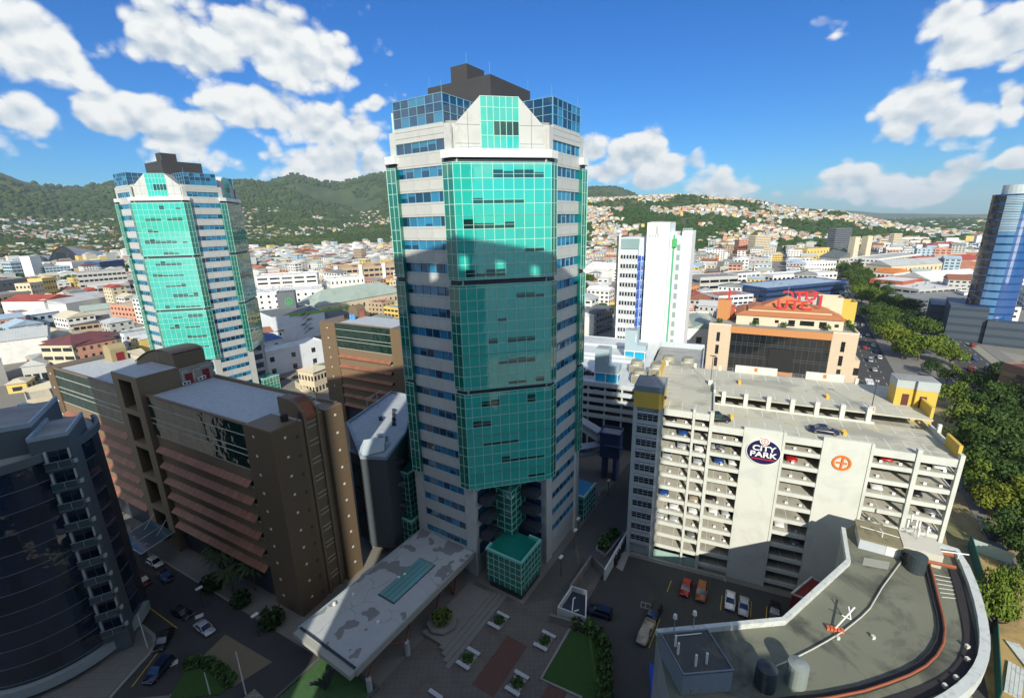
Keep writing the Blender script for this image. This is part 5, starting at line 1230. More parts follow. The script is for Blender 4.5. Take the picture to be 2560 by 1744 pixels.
# pond with the dark plume sculpture
def tl(u_, v_):
    c, s = math.cos(azr(32.75)), math.sin(azr(32.75)); return (TOWER_C[0]+c*u_-s*v_, TOWER_C[1]+s*u_+c*v_)
PO = thing('pond', 'square green pond with pale rim under the canopy end', 'pond', (*tl(-49, -2), 0), azr(32.75))
MB().wallpath([(-4.6,-6.2), (4.8,-6.2), (4.8,5.6), (-4.6,5.6)], .6, 0, .55, True).build('rim', mat('dark_stone_rim', (.10,.11,.10), .6), PO)
MB().box(-4.3, 4.5, -5.9, 5.3, .1, .32).build('water', mat('green_water', (.06,.13,.05), .25, var=.3, scale=1.5, bump=.2), PO)
SCU = thing('sculpture', 'dark plume shaped sculpture of ribbed fronds standing in the pond', 'sculpture', (*tl(-48.4, -1.6), .3), azr(32.75))
for i in range(9):
    a = math.pi*(i/8-.5)*1.1; pts = [(0,0,0), (math.sin(a)*.6, -.1*i+.3, 1.3), (math.sin(a)*1.5, -.12*i+.4, 2.5), (math.sin(a)*2.1, -.15*i+.4, 3.0)]
    MB().path(pts, .2, 6).build('frond', mat('bronze', (.10,.115,.12), .4, .6), SCU)
# ------------------------------------------------------------------ towers behind the viewer (they cast the long shade over the foreground)
M_CAST = mat('tower_facade', (.30,.33,.36), .5, var=.08, lines=[(3.8, 2, (.06,.09,.13), 1.7)]); M_CASTW = mat('tower_crown', (.55,.56,.56), .5)
TC = thing('waterfront_tower', 'pale waterfront tower that the view is taken from', 'office tower', (0, -6, 0))
wb = MB(); wb.prism([(-33.4,.0), (9.2,.0), (8.1,-26), (-34.5,-26)], 0, 106.6); wb.prism([(9.3,.0), (24.0,.0), (23.0,-24), (8.3,-24)], 0, 106.2); wb.prism([(24.1,-.2), (27.2,-.2), (26.2,-20), (23.1,-20)], 0, 46)
wb.build('wall', M_CAST, TC)
jg = MB()
for i in range(30): jg.prism([(24.05,-.4), (24.9,-.4), (24.7,-7), (23.9,-7)], 3.5*i, 3.5*i+1.5)
jg.build('balcony', M_CASTW, TC, 'stuff')
pr = MB()
op = [(-17.6, -16.1), (-11.8, -10.4), (-5.9, -4.5), (-.2, 1.25)]
def ztop(x): return 111.6-(x+33.4)*.062
edges = [-33.4]+[e for o_ in op for e in o_]+[9.2]
for i in range(0, len(edges), 2): pr.prism([(edges[i],-.0), (edges[i+1],-.0), (edges[i+1],-1.0), (edges[i],-1.0)], 106.6, 110.6)
pr.prism([(-33.4,.2), (9.2,.2), (9.2,-1.6), (-33.4,-1.6)], [ztop(-33.4)-.6, ztop(9.2)-.6, ztop(9.2)-.6, ztop(-33.4)-.6], [ztop(-33.4)+1.6, ztop(9.2)+1.2, ztop(9.2)+1.2, ztop(-33.4)+1.6]); pr.build('crown_screen', M_CASTW, TC)
TD = thing('waterfront_tower', 'second waterfront tower standing left of the viewpoint', 'office tower', (0, -6, 0))
MB().prism([(-99,.0), (-36.6,.0), (-37.7,-26), (-100.1,-26)], 0, 106).build('wall', M_CAST, TD)

# ------------------------------------------------------------------ old flat roof building with curved corner, lower right
FH = 20.0
def fp(x, y, z=FH): return at(1560+x/2.324, 1244+y/2.324, z)
M_FROOF = mat('bitumen_roof', (.17,.18,.13), .8, var=.22, scale=.16, stain=(.05,.055,.045), stain_amt=.85, stain_scale=.14, bump=.1)
M_FWALL = mat('old_grey_wall', (.33,.35,.35), .8, var=.1, stain=(.2,.2,.19), stain_amt=.5); M_FCOP = mat('old_coping', (.56,.60,.57), .6, var=.14, scale=.8, stain=(.3,.3,.28), stain_amt=.5, stain_scale=.8)
M_RUST = mat('rusty_rail', (.30,.085,.035), .7, var=.25, scale=1.5); M_DARKG = mat('dark_gutter', (.025,.022,.022), .8)
FG = thing('flat_roof_building', 'old flat roofed building with stained roof and curved corner parapet, lower right', 'building', (0, 0, 0))
A_, B_, C_, D_ = fp(190,770), fp(930,700), fp(1305,360), fp(1275,170)
E_ = fp(1935,300)
curve = [fp(*p) for p in ((1945,300),(1985,390),(2030,500),(2062,600),(2085,700),(2097,790),(2098,860),(2088,925),(2062,985),(2020,1045),(1960,1100),(1890,1150),(1800,1200),(1690,1250),(1560,1300))]
SWc = fp(420, 1420); 
outline = [A_, B_, C_, D_, fp(1350,128), fp(1640,200), E_] + curve[1:] + [fp(1300,1400), fp(700,1560), fp(330,1400)]
MB().prism(outline, 0, FH-.9).build('wall', M_FWALL, FG)
MB().prism([(x, y) for x, y in outline], FH-.9, FH-.75).build('roof', M_FROOF, FG)
MB().wallpath([A_, B_, C_, D_], .55, FH-.9, FH).build('parapet', M_FCOP, FG)
MB().wallpath([fp(1640,205), E_]+curve[1:], .9, FH-1.6, FH).build('curved_parapet', M_FCOP, FG)
def inset(px, dx): return px
inner = [fp(x-s, y+t, FH-.7) for (x, y, s, t) in ((1915,420,0,0),(1945,520,0,0),(1975,640,0,0),(2000,750,0,0),(2010,830,0,0),(2000,900,0,0),(1975,965,0,0),(1930,1020,0,0),(1860,1070,0,0),(1760,1120,0,0),(1640,1165,0,0),(1500,1210,0,0))]
MB().wallpath(inner, 1.0, FH-.75, FH-.6).build('dark_gutter', M_DARKG, FG)
ra2 = [fp(x, y, FH-.4) for (x, y) in ((1745,330),(1775,420),(1810,560),(1840,680),(1850,760),(1838,830),(1800,900),(1740,960),(1650,1010),(1520,1060),(1380,1105),(1180,1145),(960,1170),(800,1195))]
MB().wallpath(ra2, .75, FH-.75, FH-.45).build('dark_channel', M_DARKG, FG)
MB().path([(*fp(x+14, y+6, FH-.2), FH-.2) for (x, y) in ((1745,320),(1775,420),(1810,560),(1840,680),(1852,760),(1842,840),(1802,910),(1740,968),(1650,1018),(1520,1068),(1380,1113),(1180,1153),(960,1178))], .13, 6).build('rusty_rail', M_RUST, FG)
MB().tube((*fp(1760,375), FH+.2), (*fp(1925,410), FH+.2), .25, 6).build('rusty_beam', M_RUST, FG); MB().tube((*fp(1745,305), FH+.1), (*fp(1910,335), FH+.1), .3, 6).build('rusty_beam', M_RUST, FG)
pb = MB().path([(*fp(1765,330), FH+.9), (*fp(1995,360), FH+.9)], .09, 6).path([(*fp(1765,330), FH-.5), (*fp(1765,330), FH+.9)], .06, 5).path([(*fp(1940,350), FH-.5), (*fp(1940,350), FH+.9)], .06, 5); pb.build('white_pipe_rail', M_WHITE, FG)
wl_ = MB()
for i in range(6):
    a_, b_ = fp(1800+9*i, 445+26*i, FH-.74), fp(1925+5*i, 470+23*i, FH-.74); wl_.tube((*a_, FH-.74), (*b_, FH-.74), .05, 4)
wl_.build('pale_roof_seam', M_LINE, FG, 'stuff')
pc = MB().path([(*fp(x, y, FH-.55), FH-.55) for (x, y) in ((1610,370),(1500,520),(1430,640),(1380,690),(1280,770),(1180,830),(1090,880),(980,935),(860,985))], .09, 6); pc.build('roof_pipe', mat('pale_pipe', (.5,.5,.44), .6), FG)
pf = MB()
for (x0, y0, x1, y1) in ((1395,375,1545,400), ): 
    q_ = [fp(1395,345,FH-.73), fp(1545,372,FH-.73), fp(1535,415,FH-.73), fp(1385,388,FH-.73)]; pf.prism(q_, FH-.76, FH-.72)
pf.build('pale_patch', mat('pale_patch', (.32,.33,.28), .8), FG)
# raised plant block at the back, grey house at the left
blk = [fp(1350,128), fp(1640,200), fp(1625,275,FH), fp(1345,228,FH)]
def grow(P, Q, d): return (P[0]+(Q[0]-P[0])*d, P[1]+(Q[1]-P[1])*d)
b0, b1 = fp(1360,290,FH-.75), fp(1600,355,FH-.75)          # foot of the pale wall
ux, uy = b1[0]-b0[0], b1[1]-b0[1]; L_ = math.hypot(ux, uy); ux, uy = ux/L_, uy/L_; nx_, ny_ = -uy, ux
BLK = thing('roof_plant_house', 'low pale plant house with mossy roof at the back of the stained roof', 'plant house', (*b0, FH-.75), math.atan2(uy, ux))
MB().box(0, L_, 0, 4.6, 0, 1.75).build('wall', mat('pale_blue_wall', (.46,.50,.54), .7, var=.12), BLK); MB().box(-.25, L_+.15, -.3, 4.8, 1.75, 2.0).build('roof', mat('mossy_roof', (.22,.20,.12), .9, var=.25, scale=1.2, stain=(.10,.09,.05), stain_amt=.6, stain_scale=.6), BLK)
MB().box(L_+.2, L_+4.6, .3, 4.6, 0, 2.1).build('white_block', mat('old_white', (.55,.54,.46), .8, var=.12), BLK); MB().box(L_-1.7, L_-.4, -.06, 0, .1, 1.6).build('door', M_WHITE, BLK)
pi2 = MB().path([(.2,2.6,2.2), (L_,2.2,2.2)], .06, 5).path([(L_*.55,1.2,2.1), (L_*.55,1.2,2.9), (L_*.5,2.3,2.9)], .07, 5); pi2.build('white_pipe', M_WHITE, BLK)
AN = thing('antenna_cluster', 'cluster of white panel antennas on poles behind the plant house', 'antennas', (*fp(1680,215,FH+1.4), FH+1.4))
for (x, y, h) in ((0,0,2.6), (.8,.3,2.2), (-.8,.5,2.4), (.2,1.1,2.9), (1.3,-.6,2.0), (-.3,-.9,1.9)):
    MB().tube((x,y,0), (x,y,h), .05, 5).build('pole', M_STEEL, AN); MB().box(x-.12, x+.12, y-.16, y-.06, h-1.3, h).build('antenna_panel', M_WHITE, AN)
MB().path([(-1,0,.5), (1.4,0,.5), (1.4,1,.5), (-1,1,.5), (-1,0,.5)], .05, 5).build('frame', M_STEEL, AN)
def tank(x, y, z, r, h, m, lab, grp=None):
    o = thing('water_tank', lab, 'water tank', (*fp(x, y, z), z), 0, grp); p = MB().cyl(0, 0, r, 0, h, 18, r*.97); p.cyl(0, 0, r*1.02, h*.33, h*.36, 18).cyl(0, 0, r*1.02, h*.66, h*.69, 18)
    p.build('tank', m, o); MB().cyl(0, 0, r*.97, h, h+.22, 18, r*.3).build('lid', m, o); return o
M_TANKB = mat('dark_tank', (.035,.05,.055), .55, var=.1); M_TANKG = mat('grey_green_tank', (.22,.26,.245), .55, var=.06)
tank(1690, 420, FH-.75, 1.1, 2.5, M_TANKB, 'dark ribbed water tank standing by the pale plant house, back of the stained roof')
tank(995, 1070, FH-.75, 1.05, 2.6, M_TANKG, 'grey green water tank in the sun with a long shadow on the stained roof')
tank(815, 1090, FH-.75, 1.05, 2.6, M_TANKB, 'dark water tank in the shade beside the grey green tank')
SCR = leafball('roof_scrap', 0, 0, .9, .9, 70, mat('scrap_metal', (.05,.05,.045), .6, var=.4), None, 4, .9, .25); tag(SCR, 'pile of dark scrap metal left of the dark ribbed water tank', 'scrap pile'); SCR.location = (*fp(1640,385,FH-.75), FH-.75)
XF = thing('antenna_mount', 'white cross shaped antenna mount on an orange ballast block', 'antenna mount', (*fp(1225,770,FH-.75), FH-.75), 0)
p1_ = fp(1225,745,FH-.2); q1_ = fp(1345,630,FH-.2); c0 = (0, 0, .35)
def rel(x, y, z): X, Y = fp(x, y, z); O = XF.location; return (X-O.x, Y-O.y, z-O.z)
MB().tube((0,0,.35), rel(1340,635,FH+.9), .1, 6).build('arm', M_WHITE, XF); MB().path([rel(1305,630,FH+.9), rel(1318,705,FH+.1)], .08, 5).path([rel(1265,680,FH+.5), rel(1318,705,FH+.1)], .06, 5).build('brace', M_WHITE, XF)
ob_ = MB()
for i in range(5): ob_.obox(-.7+.35*i, .25-.12*i, -.35, .28, .5, 0, .4)
ob_.build('orange_block', mat('orange_block', (.6,.14,.05), .6), XF)
for i, (x, y) in enumerate(((1445,815),(1240,818),(1990,875),(1990,948),(1925,1055),(1860,1103))):
    o = tag(MB().box(-.18,.18,-.18,.18,0,.4).build('roof_vent', mat('pale_vent_cap', (.6,.6,.5), .6)), ('small pale vent with a shadow near the middle of the stained roof', 'tiny pale vent beside the roof pipe bend', 'pale block on the dark gutter at the curved corner, uppermost', 'pale block on the dark gutter at the curved corner, second', 'pale block on the dark gutter below the curve, third', 'pale block on the dark gutter, lowest one')[i], 'roof vent', 'small blocks on the stained roof')
    o.location = (*fp(x, y, FH-.74), FH-.74 if i < 2 else FH-.6)
# grey house at the left end of that roof
g0, g1, g2, g3 = fp(215,790,FH+2.2), fp(485,765,FH+2.2), fp(635,1000,FH+2.2), fp(345,1025,FH+2.2)
GH = thing('roof_house', 'grey roof house with white pipes and dark flat roof, left end of the stained roof', 'roof house', (0, 0, 0))
MB().prism([g0, g1, g2, g3], FH-.7, FH+2.0).build('wall', mat('grey_blue_house', (.22,.26,.31), .7, var=.1), GH); MB().prism([g0, g1, g2, g3], FH+2.0, FH+2.2).build('roof', mat('dark_roof', (.075,.075,.07), .9, var=.25, stain=(.16,.14,.10), stain_amt=.5, stain_scale=.4), GH)
MB().wallpath([g0, g1, g2, g3], .14, FH+2.2, FH+2.34, True).build('edge', mat('grey_blue_house', (0,0,0)), GH)
for (x, y, h) in ((297,860,1.5), (313,905,1.5), (415,975,1.5), (478,960,1.4)): MB().cyl(*fp(x, y, FH+2.2), .13, FH+2.2, FH+2.2+h, 8).build('white_pipe', M_WHITE, GH)
MB().path([(*fp(300,800,FH+2.5), FH+2.5), (*fp(450,785,FH+2.5), FH+2.5)], .05, 5).build('white_pipe', M_WHITE, GH)
for (x, y) in ((400,1120), (440,1105), (470,1070), (505,1080), (535,1105)): 
    X, Y = fp(x, y, FH-.5); MB().box(X-.35, X+.35, Y-.3, Y+.3, FH-.5, FH+.2).build('condenser', M_STEEL, GH)
for i, (x, y) in enumerate(((290,715), (403,695))):
    o = thing('roof_cowl', ('left', 'right')[i]+' pale round vent cowl on a thin mast at the end of the shaded roof', 'vent cowl', (*fp(x, y+55, FH), FH), 0, 'vent cowls'); MB().tube((0,0,-.6), (0,0,2.0), .06, 5).build('mast', M_STEEL, o); MB().cyl(0,0,.26,1.9,2.4,10,.2).build('cowl', M_SQW, o)
BL = MB().prism([fp(150,930,10), fp(240,1000,10), fp(330,1160,10), fp(160,1200,10)], 9, 9.4).build('blue_awning', mat('blue_tarpaulin', (.012,.07,.5), .5, var=.08)); tag(BL, 'bright blue tarpaulin roof at the bottom edge below the grey roof house', 'tarpaulin')
RB = thing('red_kiosk', 'dark red kiosk with pale roof edge at the foot of the roof building', 'kiosk', (0, 0, 0))
q_ = [fp(975,560,5), fp(1090,465,5), fp(1160,500,5), fp(1050,590,5)]
MB().prism(q_, 0, 5).build('wall', mat('dark_red_wall', (.20,.02,.02), .6), RB); MB().wallpath(q_, .3, 5, 5.35, True).build('roof_edge', M_FCOP, RB)

# ------------------------------------------------------------------ ground, streets, plaza
M_GROUND = mat('city_ground', (.20,.19,.165), .9, var=.25, scale=.02)
M_ASPH = mat('asphalt', (.055,.056,.055), .9, var=.18, scale=.4, stain=(.035,.035,.035), stain_amt=.4, stain_scale=.15)
M_PAVE = mat('pavement', (.20,.195,.175), .85, var=.12, scale=.5, lines=[(1.2, 0, (.13,.13,.12), .05), (1.2, 1, (.13,.13,.12), .05)])
M_PLAZA = mat('plaza_paving', (.15,.135,.115), .8, var=.16, scale=.6, lines=[(.8, 0, (.09,.085,.075), .05), (.8, 1, (.09,.085,.075), .05)], stain=(.08,.06,.05), stain_amt=.4, stain_scale=.3)
M_BRICKP = mat('red_brick_paving', (.13,.065,.05), .85, var=.3, scale=2.5)
M_KERB = mat('kerb_stone', (.30,.30,.28), .8)
M_GRASS = mat('lawn', (.035,.09,.015), .95, var=.25, scale=1.5, bump=.4); M_DRY = mat('dry_ground', (.32,.25,.12), .95, var=.25, scale=.5, stain=(.10,.13,.04), stain_amt=.7, stain_scale=.12)
def sheet(name, poly, z, m, kind='structure', th=.02):
    o = MB().prism(poly, z-th, z).build(name, m, None, kind); return o
def strip(p, q, w0, w1=None):
    w1 = w0 if w1 is None else w1
    a, b = Vector(p), Vector(q); d = (b-a).normalized(); n = Vector((-d.y, d.x))
    return [tuple(a+n*w0), tuple(a-n*(w1)), tuple(b-n*(w1)), tuple(b+n*w0)]
MB().add([(-9000,-60,0),(14000,-60,0),(14000,16000,0),(-9000,16000,0)], [(0,1,2,3)]).build('ground', M_GROUND, None, 'structure')
MB().add([(-9000,-9000,.3),(14000,-9000,.3),(14000,-60,.3),(-9000,-60,.3)], [(0,1,2,3)]).build('sea', mat('sea_water', (.03,.10,.12), .32, var=.1, scale=.01), None, 'structure')
SDIR = Vector((math.sin(R(32.2)), math.cos(R(32.2)))); SN = Vector((SDIR.y, -SDIR.x))     # boulevard direction and its right-hand normal
B0 = Vector(at(2224, 913))                                                              # left kerb of the tree belt
def bv(along, off): p = B0+SDIR*along+SN*off; return (p.x, p.y)
sheet('road', [bv(-160,-14), bv(-160,0), bv(900,0), bv(900,-14)], .012, M_ASPH)           # left carriageway
sheet('road', [bv(-160,26), bv(-160,44), bv(900,44), bv(900,26)], .012, M_ASPH)           # right carriageway
MB().prism([bv(-150,.1), bv(-150,25.9), bv(900,25.9), bv(900,.1)], 0, .14).build('median', M_PAVE, None, 'structure')
sheet('lawn', [bv(-150,3), bv(-150,23), bv(-20,23), bv(-20,3)], .16, M_DRY, 'stuff', .01)
sheet('pavement', [bv(-160,-14.3), bv(-160,-19), bv(900,-19), bv(900,-14.3)], .13, M_PAVE); sheet('pavement', [bv(-40,44.3), bv(-40,50), bv(900,50), bv(900,44.3)], .13, M_PAVE)
lm = MB()
for i in range(70):
    for off in (-4.7, -9.3, 32, 38): lm.prism([bv(-150+9*i, off), bv(-150+9*i, off+.14), bv(-147+9*i, off+.14), bv(-147+9*i, off)], .012, .017)
lm.build('lane_markings', M_LINE, None, 'structure')
# waste ground and cross street beyond the right carriageway
wg = [at(2405,840), at(2520,905), at(2490,950), at(2560,990), at(2700,960), at(2600,860)]
sheet('road', [at(2385,832), at(2700,880), at(2700,845), at(2400,810)], .02, M_ASPH)
sheet('waste_ground', [at(2412,855), at(2560,890), at(2620,930), at(2540,945), at(2500,925)], .03, mat('pale_waste_ground', (.25,.25,.20), .95, var=.25, scale=.2), 'structure')
# park to the right of the car park
sheet('park_ground', [cpw(46, 60), cpw(46, -30), cpw(95, -45), cpw(110, 40)], .02, M_DRY, 'structure')
sheet('road', [cpw(46.5, 18), cpw(47, -32), cpw(53, -32), cpw(52.5, 18)], .03, M_ASPH)
for (pts, m) in (([(2440,1230),(2480,1245),(2500,1300),(2470,1290)], M_GRASS), ([(2452,1330),(2520,1290),(2560,1310),(2500,1370)], M_GRASS)): sheet('lawn', [at(*p) for p in pts], .05, m, 'stuff', .01)
# yard in front of the car park
yd = [at(1380,1410), at(1625,1400), at(2000,1500), at(2100,1700), at(1560,1760), at(1400,1560)]
sheet('parking_yard', [cpw(-9, -1.5), cpw(46, -1.5), cpw(46, -45), cpw(-12, -30)], .014, M_ASPH)
MB().wallpath([cpw(-4, -.55), cpw(14, -.55), cpw(14.2, -1.6)], .5, 0, .14).build('kerb', M_KERB, None, 'structure')
ym = MB()
for (x0, y0, x1, y1) in ((1955,430,1930,520), (1600,0,0,0)): pass
def yp(x, y): return at(1560+x/2.324, 1244+y/2.324)
for (a_, b_) in (((275,480),(250,545)), ((485,540),(470,600)), ((570,565),(560,650)), ((640,580),(640,660)), ((740,600),(735,690)), ((830,630),(825,700)), ((210,700),(145,870)), ((590,485),(590,490))):
    ym.prism(strip(yp(*a_), yp(*b_), .06), .014, .02)
ym.build('bay_lines', M_YLINE, None, 'structure')
gp = thing('drain_grating', 'pale framed drain grating in the dark yard beside the parked pickup', 'drain', (*yp(125,625), .02), CP_A)
MB().wallpath([(-.8,-.6), (.8,-.6), (.8,.6), (-.8,.6)], .2, 0, .05, True).build('frame', M_KERB, gp); MB().box(-.7, .7, -.5, .5, 0, .03).build('grate', M_DARKBAND, gp); MB().box(-.06, .06, -.5, .5, .031, .05).build('bar', M_KERB, gp)
for (st_y, col, a_, b_, lab) in (('hatch', 'red', (372,492), (345,582), 'red hatchback in the dark yard, next to an orange brown car'), ('suv', 'orange brown', (455,512), (440,610), 'orange brown car with an open roof hatch beside the red hatchback'), ('sedan', 'white', (618,560), (612,658), 'white saloon in the dark yard, left one of the white pair'),
                           ('sedan', 'silver', (697,592), (690,695), 'silver white saloon in the dark yard, right one of the pair'), ('hatch', 'black', (875,645), (870,700), 'black car half hidden behind the roof edge of the flat building'), ('suv', 'black', (195,640), (150,735), 'black off-roader in the yard, parked ahead of a beige pickup'),
                           ('pickup', 'beige', (150,745), (100,850), 'beige pickup parked behind the black off-roader in the yard')):
    P_, Q_ = yp(*a_), yp(*b_); car(st_y, col, (P_[0]+Q_[0])/2, (P_[1]+Q_[1])/2, .02, math.atan2(Q_[1]-P_[1], Q_[0]-P_[0]), lab, 'cars parked in the yard')
K_ = lambda x, y, z=0: at(700+x/2.582, 1244+y/2.582, z)
for (st_y, col, a_, b_, lab) in (('suv', 'dark blue', (2125,770), (2000,730), 'dark blue car nosed up to the small walled bin yard'), ):
    P_, Q_ = K_(*a_), K_(*b_); car(st_y, col, (P_[0]+Q_[0])/2, (P_[1]+Q_[1])/2, .02, math.atan2(Q_[1]-P_[1], Q_[0]-P_[0]), lab, 'cars parked in the yard')
P_ = at(1620, 1375); car('suv', 'black', *P_, .02, CP_A+.1, 'black van under the stair tower of the car park', 'cars parked in the yard')
# plaza between the tower and the yard
PA = azr(32.75)
MB().prism([tl(-60,-8), tl(-19,-8), tl(-19,-19), tl(40,-19), tl(40,-27.5), tl(-19,-29), tl(-62,-44)], 0, .05).build('plaza', M_PLAZA, None, 'structure')
for (u0, u1, v0, v1) in ((-36,-26,-24,-20), (-34,-24,-33,-30), (-45,-38,-31,-27), (-50,-44,-21,-13), (-44,-37,-38,-34)): sheet('brick_panel', [tl(u0,v0), tl(u1,v0), tl(u1,v1), tl(u0,v1)], .056, M_BRICKP, 'structure', .004)
def benchset(a, b, c, lab, i):
    """a square planting bed with a pale bench on either side"""
    o = thing('planting_bed', f'low square planting bed between two pale benches, {lab}', 'planting bed', (*K_(*c), .05), PA, 'planting beds on the plaza'); MB().box(-1.5, 1.5, -1.0, 1.0, 0, .22).build('kerb', M_KERB, o)
    leafball('shrubs', 0, 0, .45, 1.05, 160, M_PLANTG, o, i, .35, .16)
    for k, q in enumerate((a, b)):
        be = thing('bench', f'pale slab bench at the {("far", "near")[k]} side of the planting bed, {lab}', 'bench', (*K_(*q), .05), PA+math.pi/2, 'slab benches on the plaza'); MB().box(-1.25, 1.25, -.3, .3, .34, .46).build('seat', mat('bench_stone', (.50,.53,.55), .6), be)
        for x in (-.85, .85): MB().box(x-.12, x+.12, -.22, .22, 0, .34).build('leg', M_KERB, be)
benchset((1440,765), (1380,835), (1415,800), 'nearest the stone steps', 1); benchset((1250,1000), (1180,1090), (1215,1045), 'in the middle left of the plaza', 2); benchset((1735,890), (1680,972), (1710,930), 'beside the lawn', 3); benchset((1560,1152), (1500,1258), (1530,1205), 'lower centre of the plaza', 4)
be = thing('bench', 'pale slab bench cut by the bottom edge of the view', 'bench', (*K_(1005,1278), .05), PA+math.pi/2, 'slab benches on the plaza'); MB().box(-1.25, 1.25, -.3, .3, .34, .46).build('seat', mat('bench_stone', (0,0,0)), be); MB().box(-.9, .9, -.2, .2, 0, .34).build('leg', M_KERB, be)
sheet('lawn', [K_(1880,860), K_(2085,930), K_(2090,1290), K_(1950,1290), K_(1690,1170)], .12, M_GRASS, 'stuff', .1)
MB().wallpath([K_(1870,850), K_(1685,1172), K_(1950,1295)], .35, 0, .3).build('lawn_kerb', M_KERB, None, 'structure')
def hedge(name, pts, r, lab, n, m=M_PLANTG, seed=3):
    b = MB(); rg = random.Random(seed)
    for (x, y, z) in pts:
        for _ in range(n):
            u = Vector((rg.gauss(0,1), rg.gauss(0,1), rg.gauss(0,1))).normalized()*r*(rg.random()**.35); c = Vector((x+u.x, y+u.y, z+max(0, u.z+r*.5)))
            a = Vector((rg.gauss(0,1), rg.gauss(0,1), rg.gauss(0,1))).normalized(); t = a.orthogonal().normalized()*.28; s_ = a.cross(t).normalized()*.2
            b.add([c-t-s_, c+t-s_, c+t+s_, c-t+s_], [(0,1,2,3)])
    return tag(b.build(name, m), lab, 'hedge')
hedge('hedge', [(*K_(x, y), .2) for x, y in ((1920,830),(1990,850),(2050,900),(2085,960),(2095,1040),(2098,1120),(2098,1200),(2095,1280))], 1.2, 'dark hedge along the right side of the plaza lawn', 170)
# steps, planter, bin yard, walls
ST_ = thing('stone_steps', 'grey stone steps and ledge under the canopy, in the shade', 'steps', (*tl(0, 0), 0), PA)
for i in range(4): MB().box(-36+.6*i, -19-.4*i, -15.5+.9*i, -14.6+.9*i, 0, .16+.17*i).build('step', M_FCOP if i == 9 else mat('step_stone', (.21,.20,.18), .8, var=.15), ST_)
MB().box(-33.6, -20.5, -11.9, -7.5, 0, .7).build('landing', mat('step_stone', (0,0,0)), ST_)
PLN = thing('planter', 'round stone planter with yellow green shrub by the canopy steps', 'planter', (*K_(1050,830), 0), PA)
MB().cyl(0, 0, 2.6, 0, 1.3, 8, 2.7).build('stone_bowl', mat('step_stone', (0,0,0)), PLN); leafball('shrub', 0, 0, 2.1, 1.7, 260, mat('yellow_green_leaf', (.09,.12,.015), .8, var=.3, scale=2), PLN, 8, .8, .3)
BY = thing('bin_yard', 'small white walled yard with white pipes beside the plaza', 'bin yard', (0, 0, 0))
q_ = [K_(1795,705,2.2), K_(1885,570,2.2), K_(1978,600,2.2), K_(1972,770,2.2)]
MB().wallpath(q_, .3, 0, 2.3, True).build('wall', mat('white_wash', (.60,.63,.63), .7, var=.1), BY); MB().prism(q_, 0, 1.2).build('floor', M_DARKBAND, BY)
a_ = K_(1900,680,1.8); MB().path([(a_[0]-.6,a_[1]-1.5,1.6), (a_[0],a_[1]+1.2,1.7), (a_[0]+.4,a_[1]+1.4,1.7)], .12, 6).path([(a_[0]-.2,a_[1]-1.5,1.6), (a_[0]+.6,a_[1]-1.2,1.6)], .12, 6).build('white_pipe', M_WHITE, BY)
MB().wallpath([K_(1740,750,1.5), K_(1960,810,1.5), K_(1975,790,1.5)], .4, 0, 1.5).build('front_wall', mat('step_stone', (0,0,0)), BY)
WWL = MB().wallpath([at(1512,1424,2.5), at(1572,1320,2.5)], .35, 0, 2.6).build('white_wall', mat('white_wash', (0,0,0))); tag(WWL, 'white wall behind the row of black tanks at the stair tower foot', 'wall')
WW2 = MB().wallpath([at(1512,1420,1.8), at(1478,1388,1.8), at(1425,1465,1.8)], .4, 0, 1.8).build('grey_wall', mat('step_stone', (0,0,0))); tag(WW2, 'low grey wall between the alley and the yard', 'wall')
for i in range(4):
    x, y = 1535+8*i, 1408-16*i
    o = thing('water_tank', ('black plastic tank nearest the viewer in the row by the white wall', 'second black plastic tank from the front by the white wall', 'third black plastic tank from the front by the white wall', 'farthest black plastic tank of the row by the white wall')[i], 'water tank', (*at(x, y), .1), 0, 'row of black tanks'); MB().cyl(0, 0, .75, 0, 1.7, 12).build('tank', mat('black_plastic', (0,0,0)), o); MB().cyl(0, 0, .7, 1.7, 1.95, 12, .35).build('lid', mat('black_plastic', (0,0,0)), o)
sheet('pavement', [at(1540,1418), at(1556,1428), at(1577,1375), at(1560,1370)], .1, M_KERB)
PLB = MB().wallpath([at(1490,1370,.8), at(1500,1345,.8), at(1540,1320,.8), at(1560,1330,.8), at(1515,1385,.8)], .3, 0, .8, True).build('planter_wall', M_KERB); tag(PLB, 'kidney shaped planter kerb left of the white wall', 'planter')
hedge('shrub', [(*at(x, y), .3) for x, y in ((1515,1355), (1535,1340), (1510,1370))], 1.3, 'dark shrubs in the kidney planter left of the white wall', 120, M_PLANTG, 5)
def lamp(px, py, h, lab, grp='street lamps on the plaza', m=M_SQW, armL=.55):
    X, Y = at(px, py); o = thing('street_lamp', lab, 'street lamp', (X, Y, .05), PA, grp); MB().tube((0,0,0), (0,0,h), .07, 6).build('pole', M_LAMPPOLE, o)
    MB().box(-armL, armL, -.3, .3, h, h+.14).build('lamp_head', m, o); return o
lamp(1402, 1440, 4.5, 'street lamp with a flat pale head at the alley end, before the glass podium'); lamp(1437, 1430-60, 4.5, 'street lamp with flat head in the alley beside the teal tower'); lamp(1445, 1340, 4.5, 'street lamp with flat head beside the bright spot of the alley, farther one'); lamp(1520, 1240, 4.5, 'street lamp with flat head on the sunlit patch of the alley')
lamp(648, 1590, 4.5, 'street lamp with a white square head in front of the brown block end'); lamp(510, 1520, 4.5, 'street lamp with a white square head on the pavement by the dark palms')
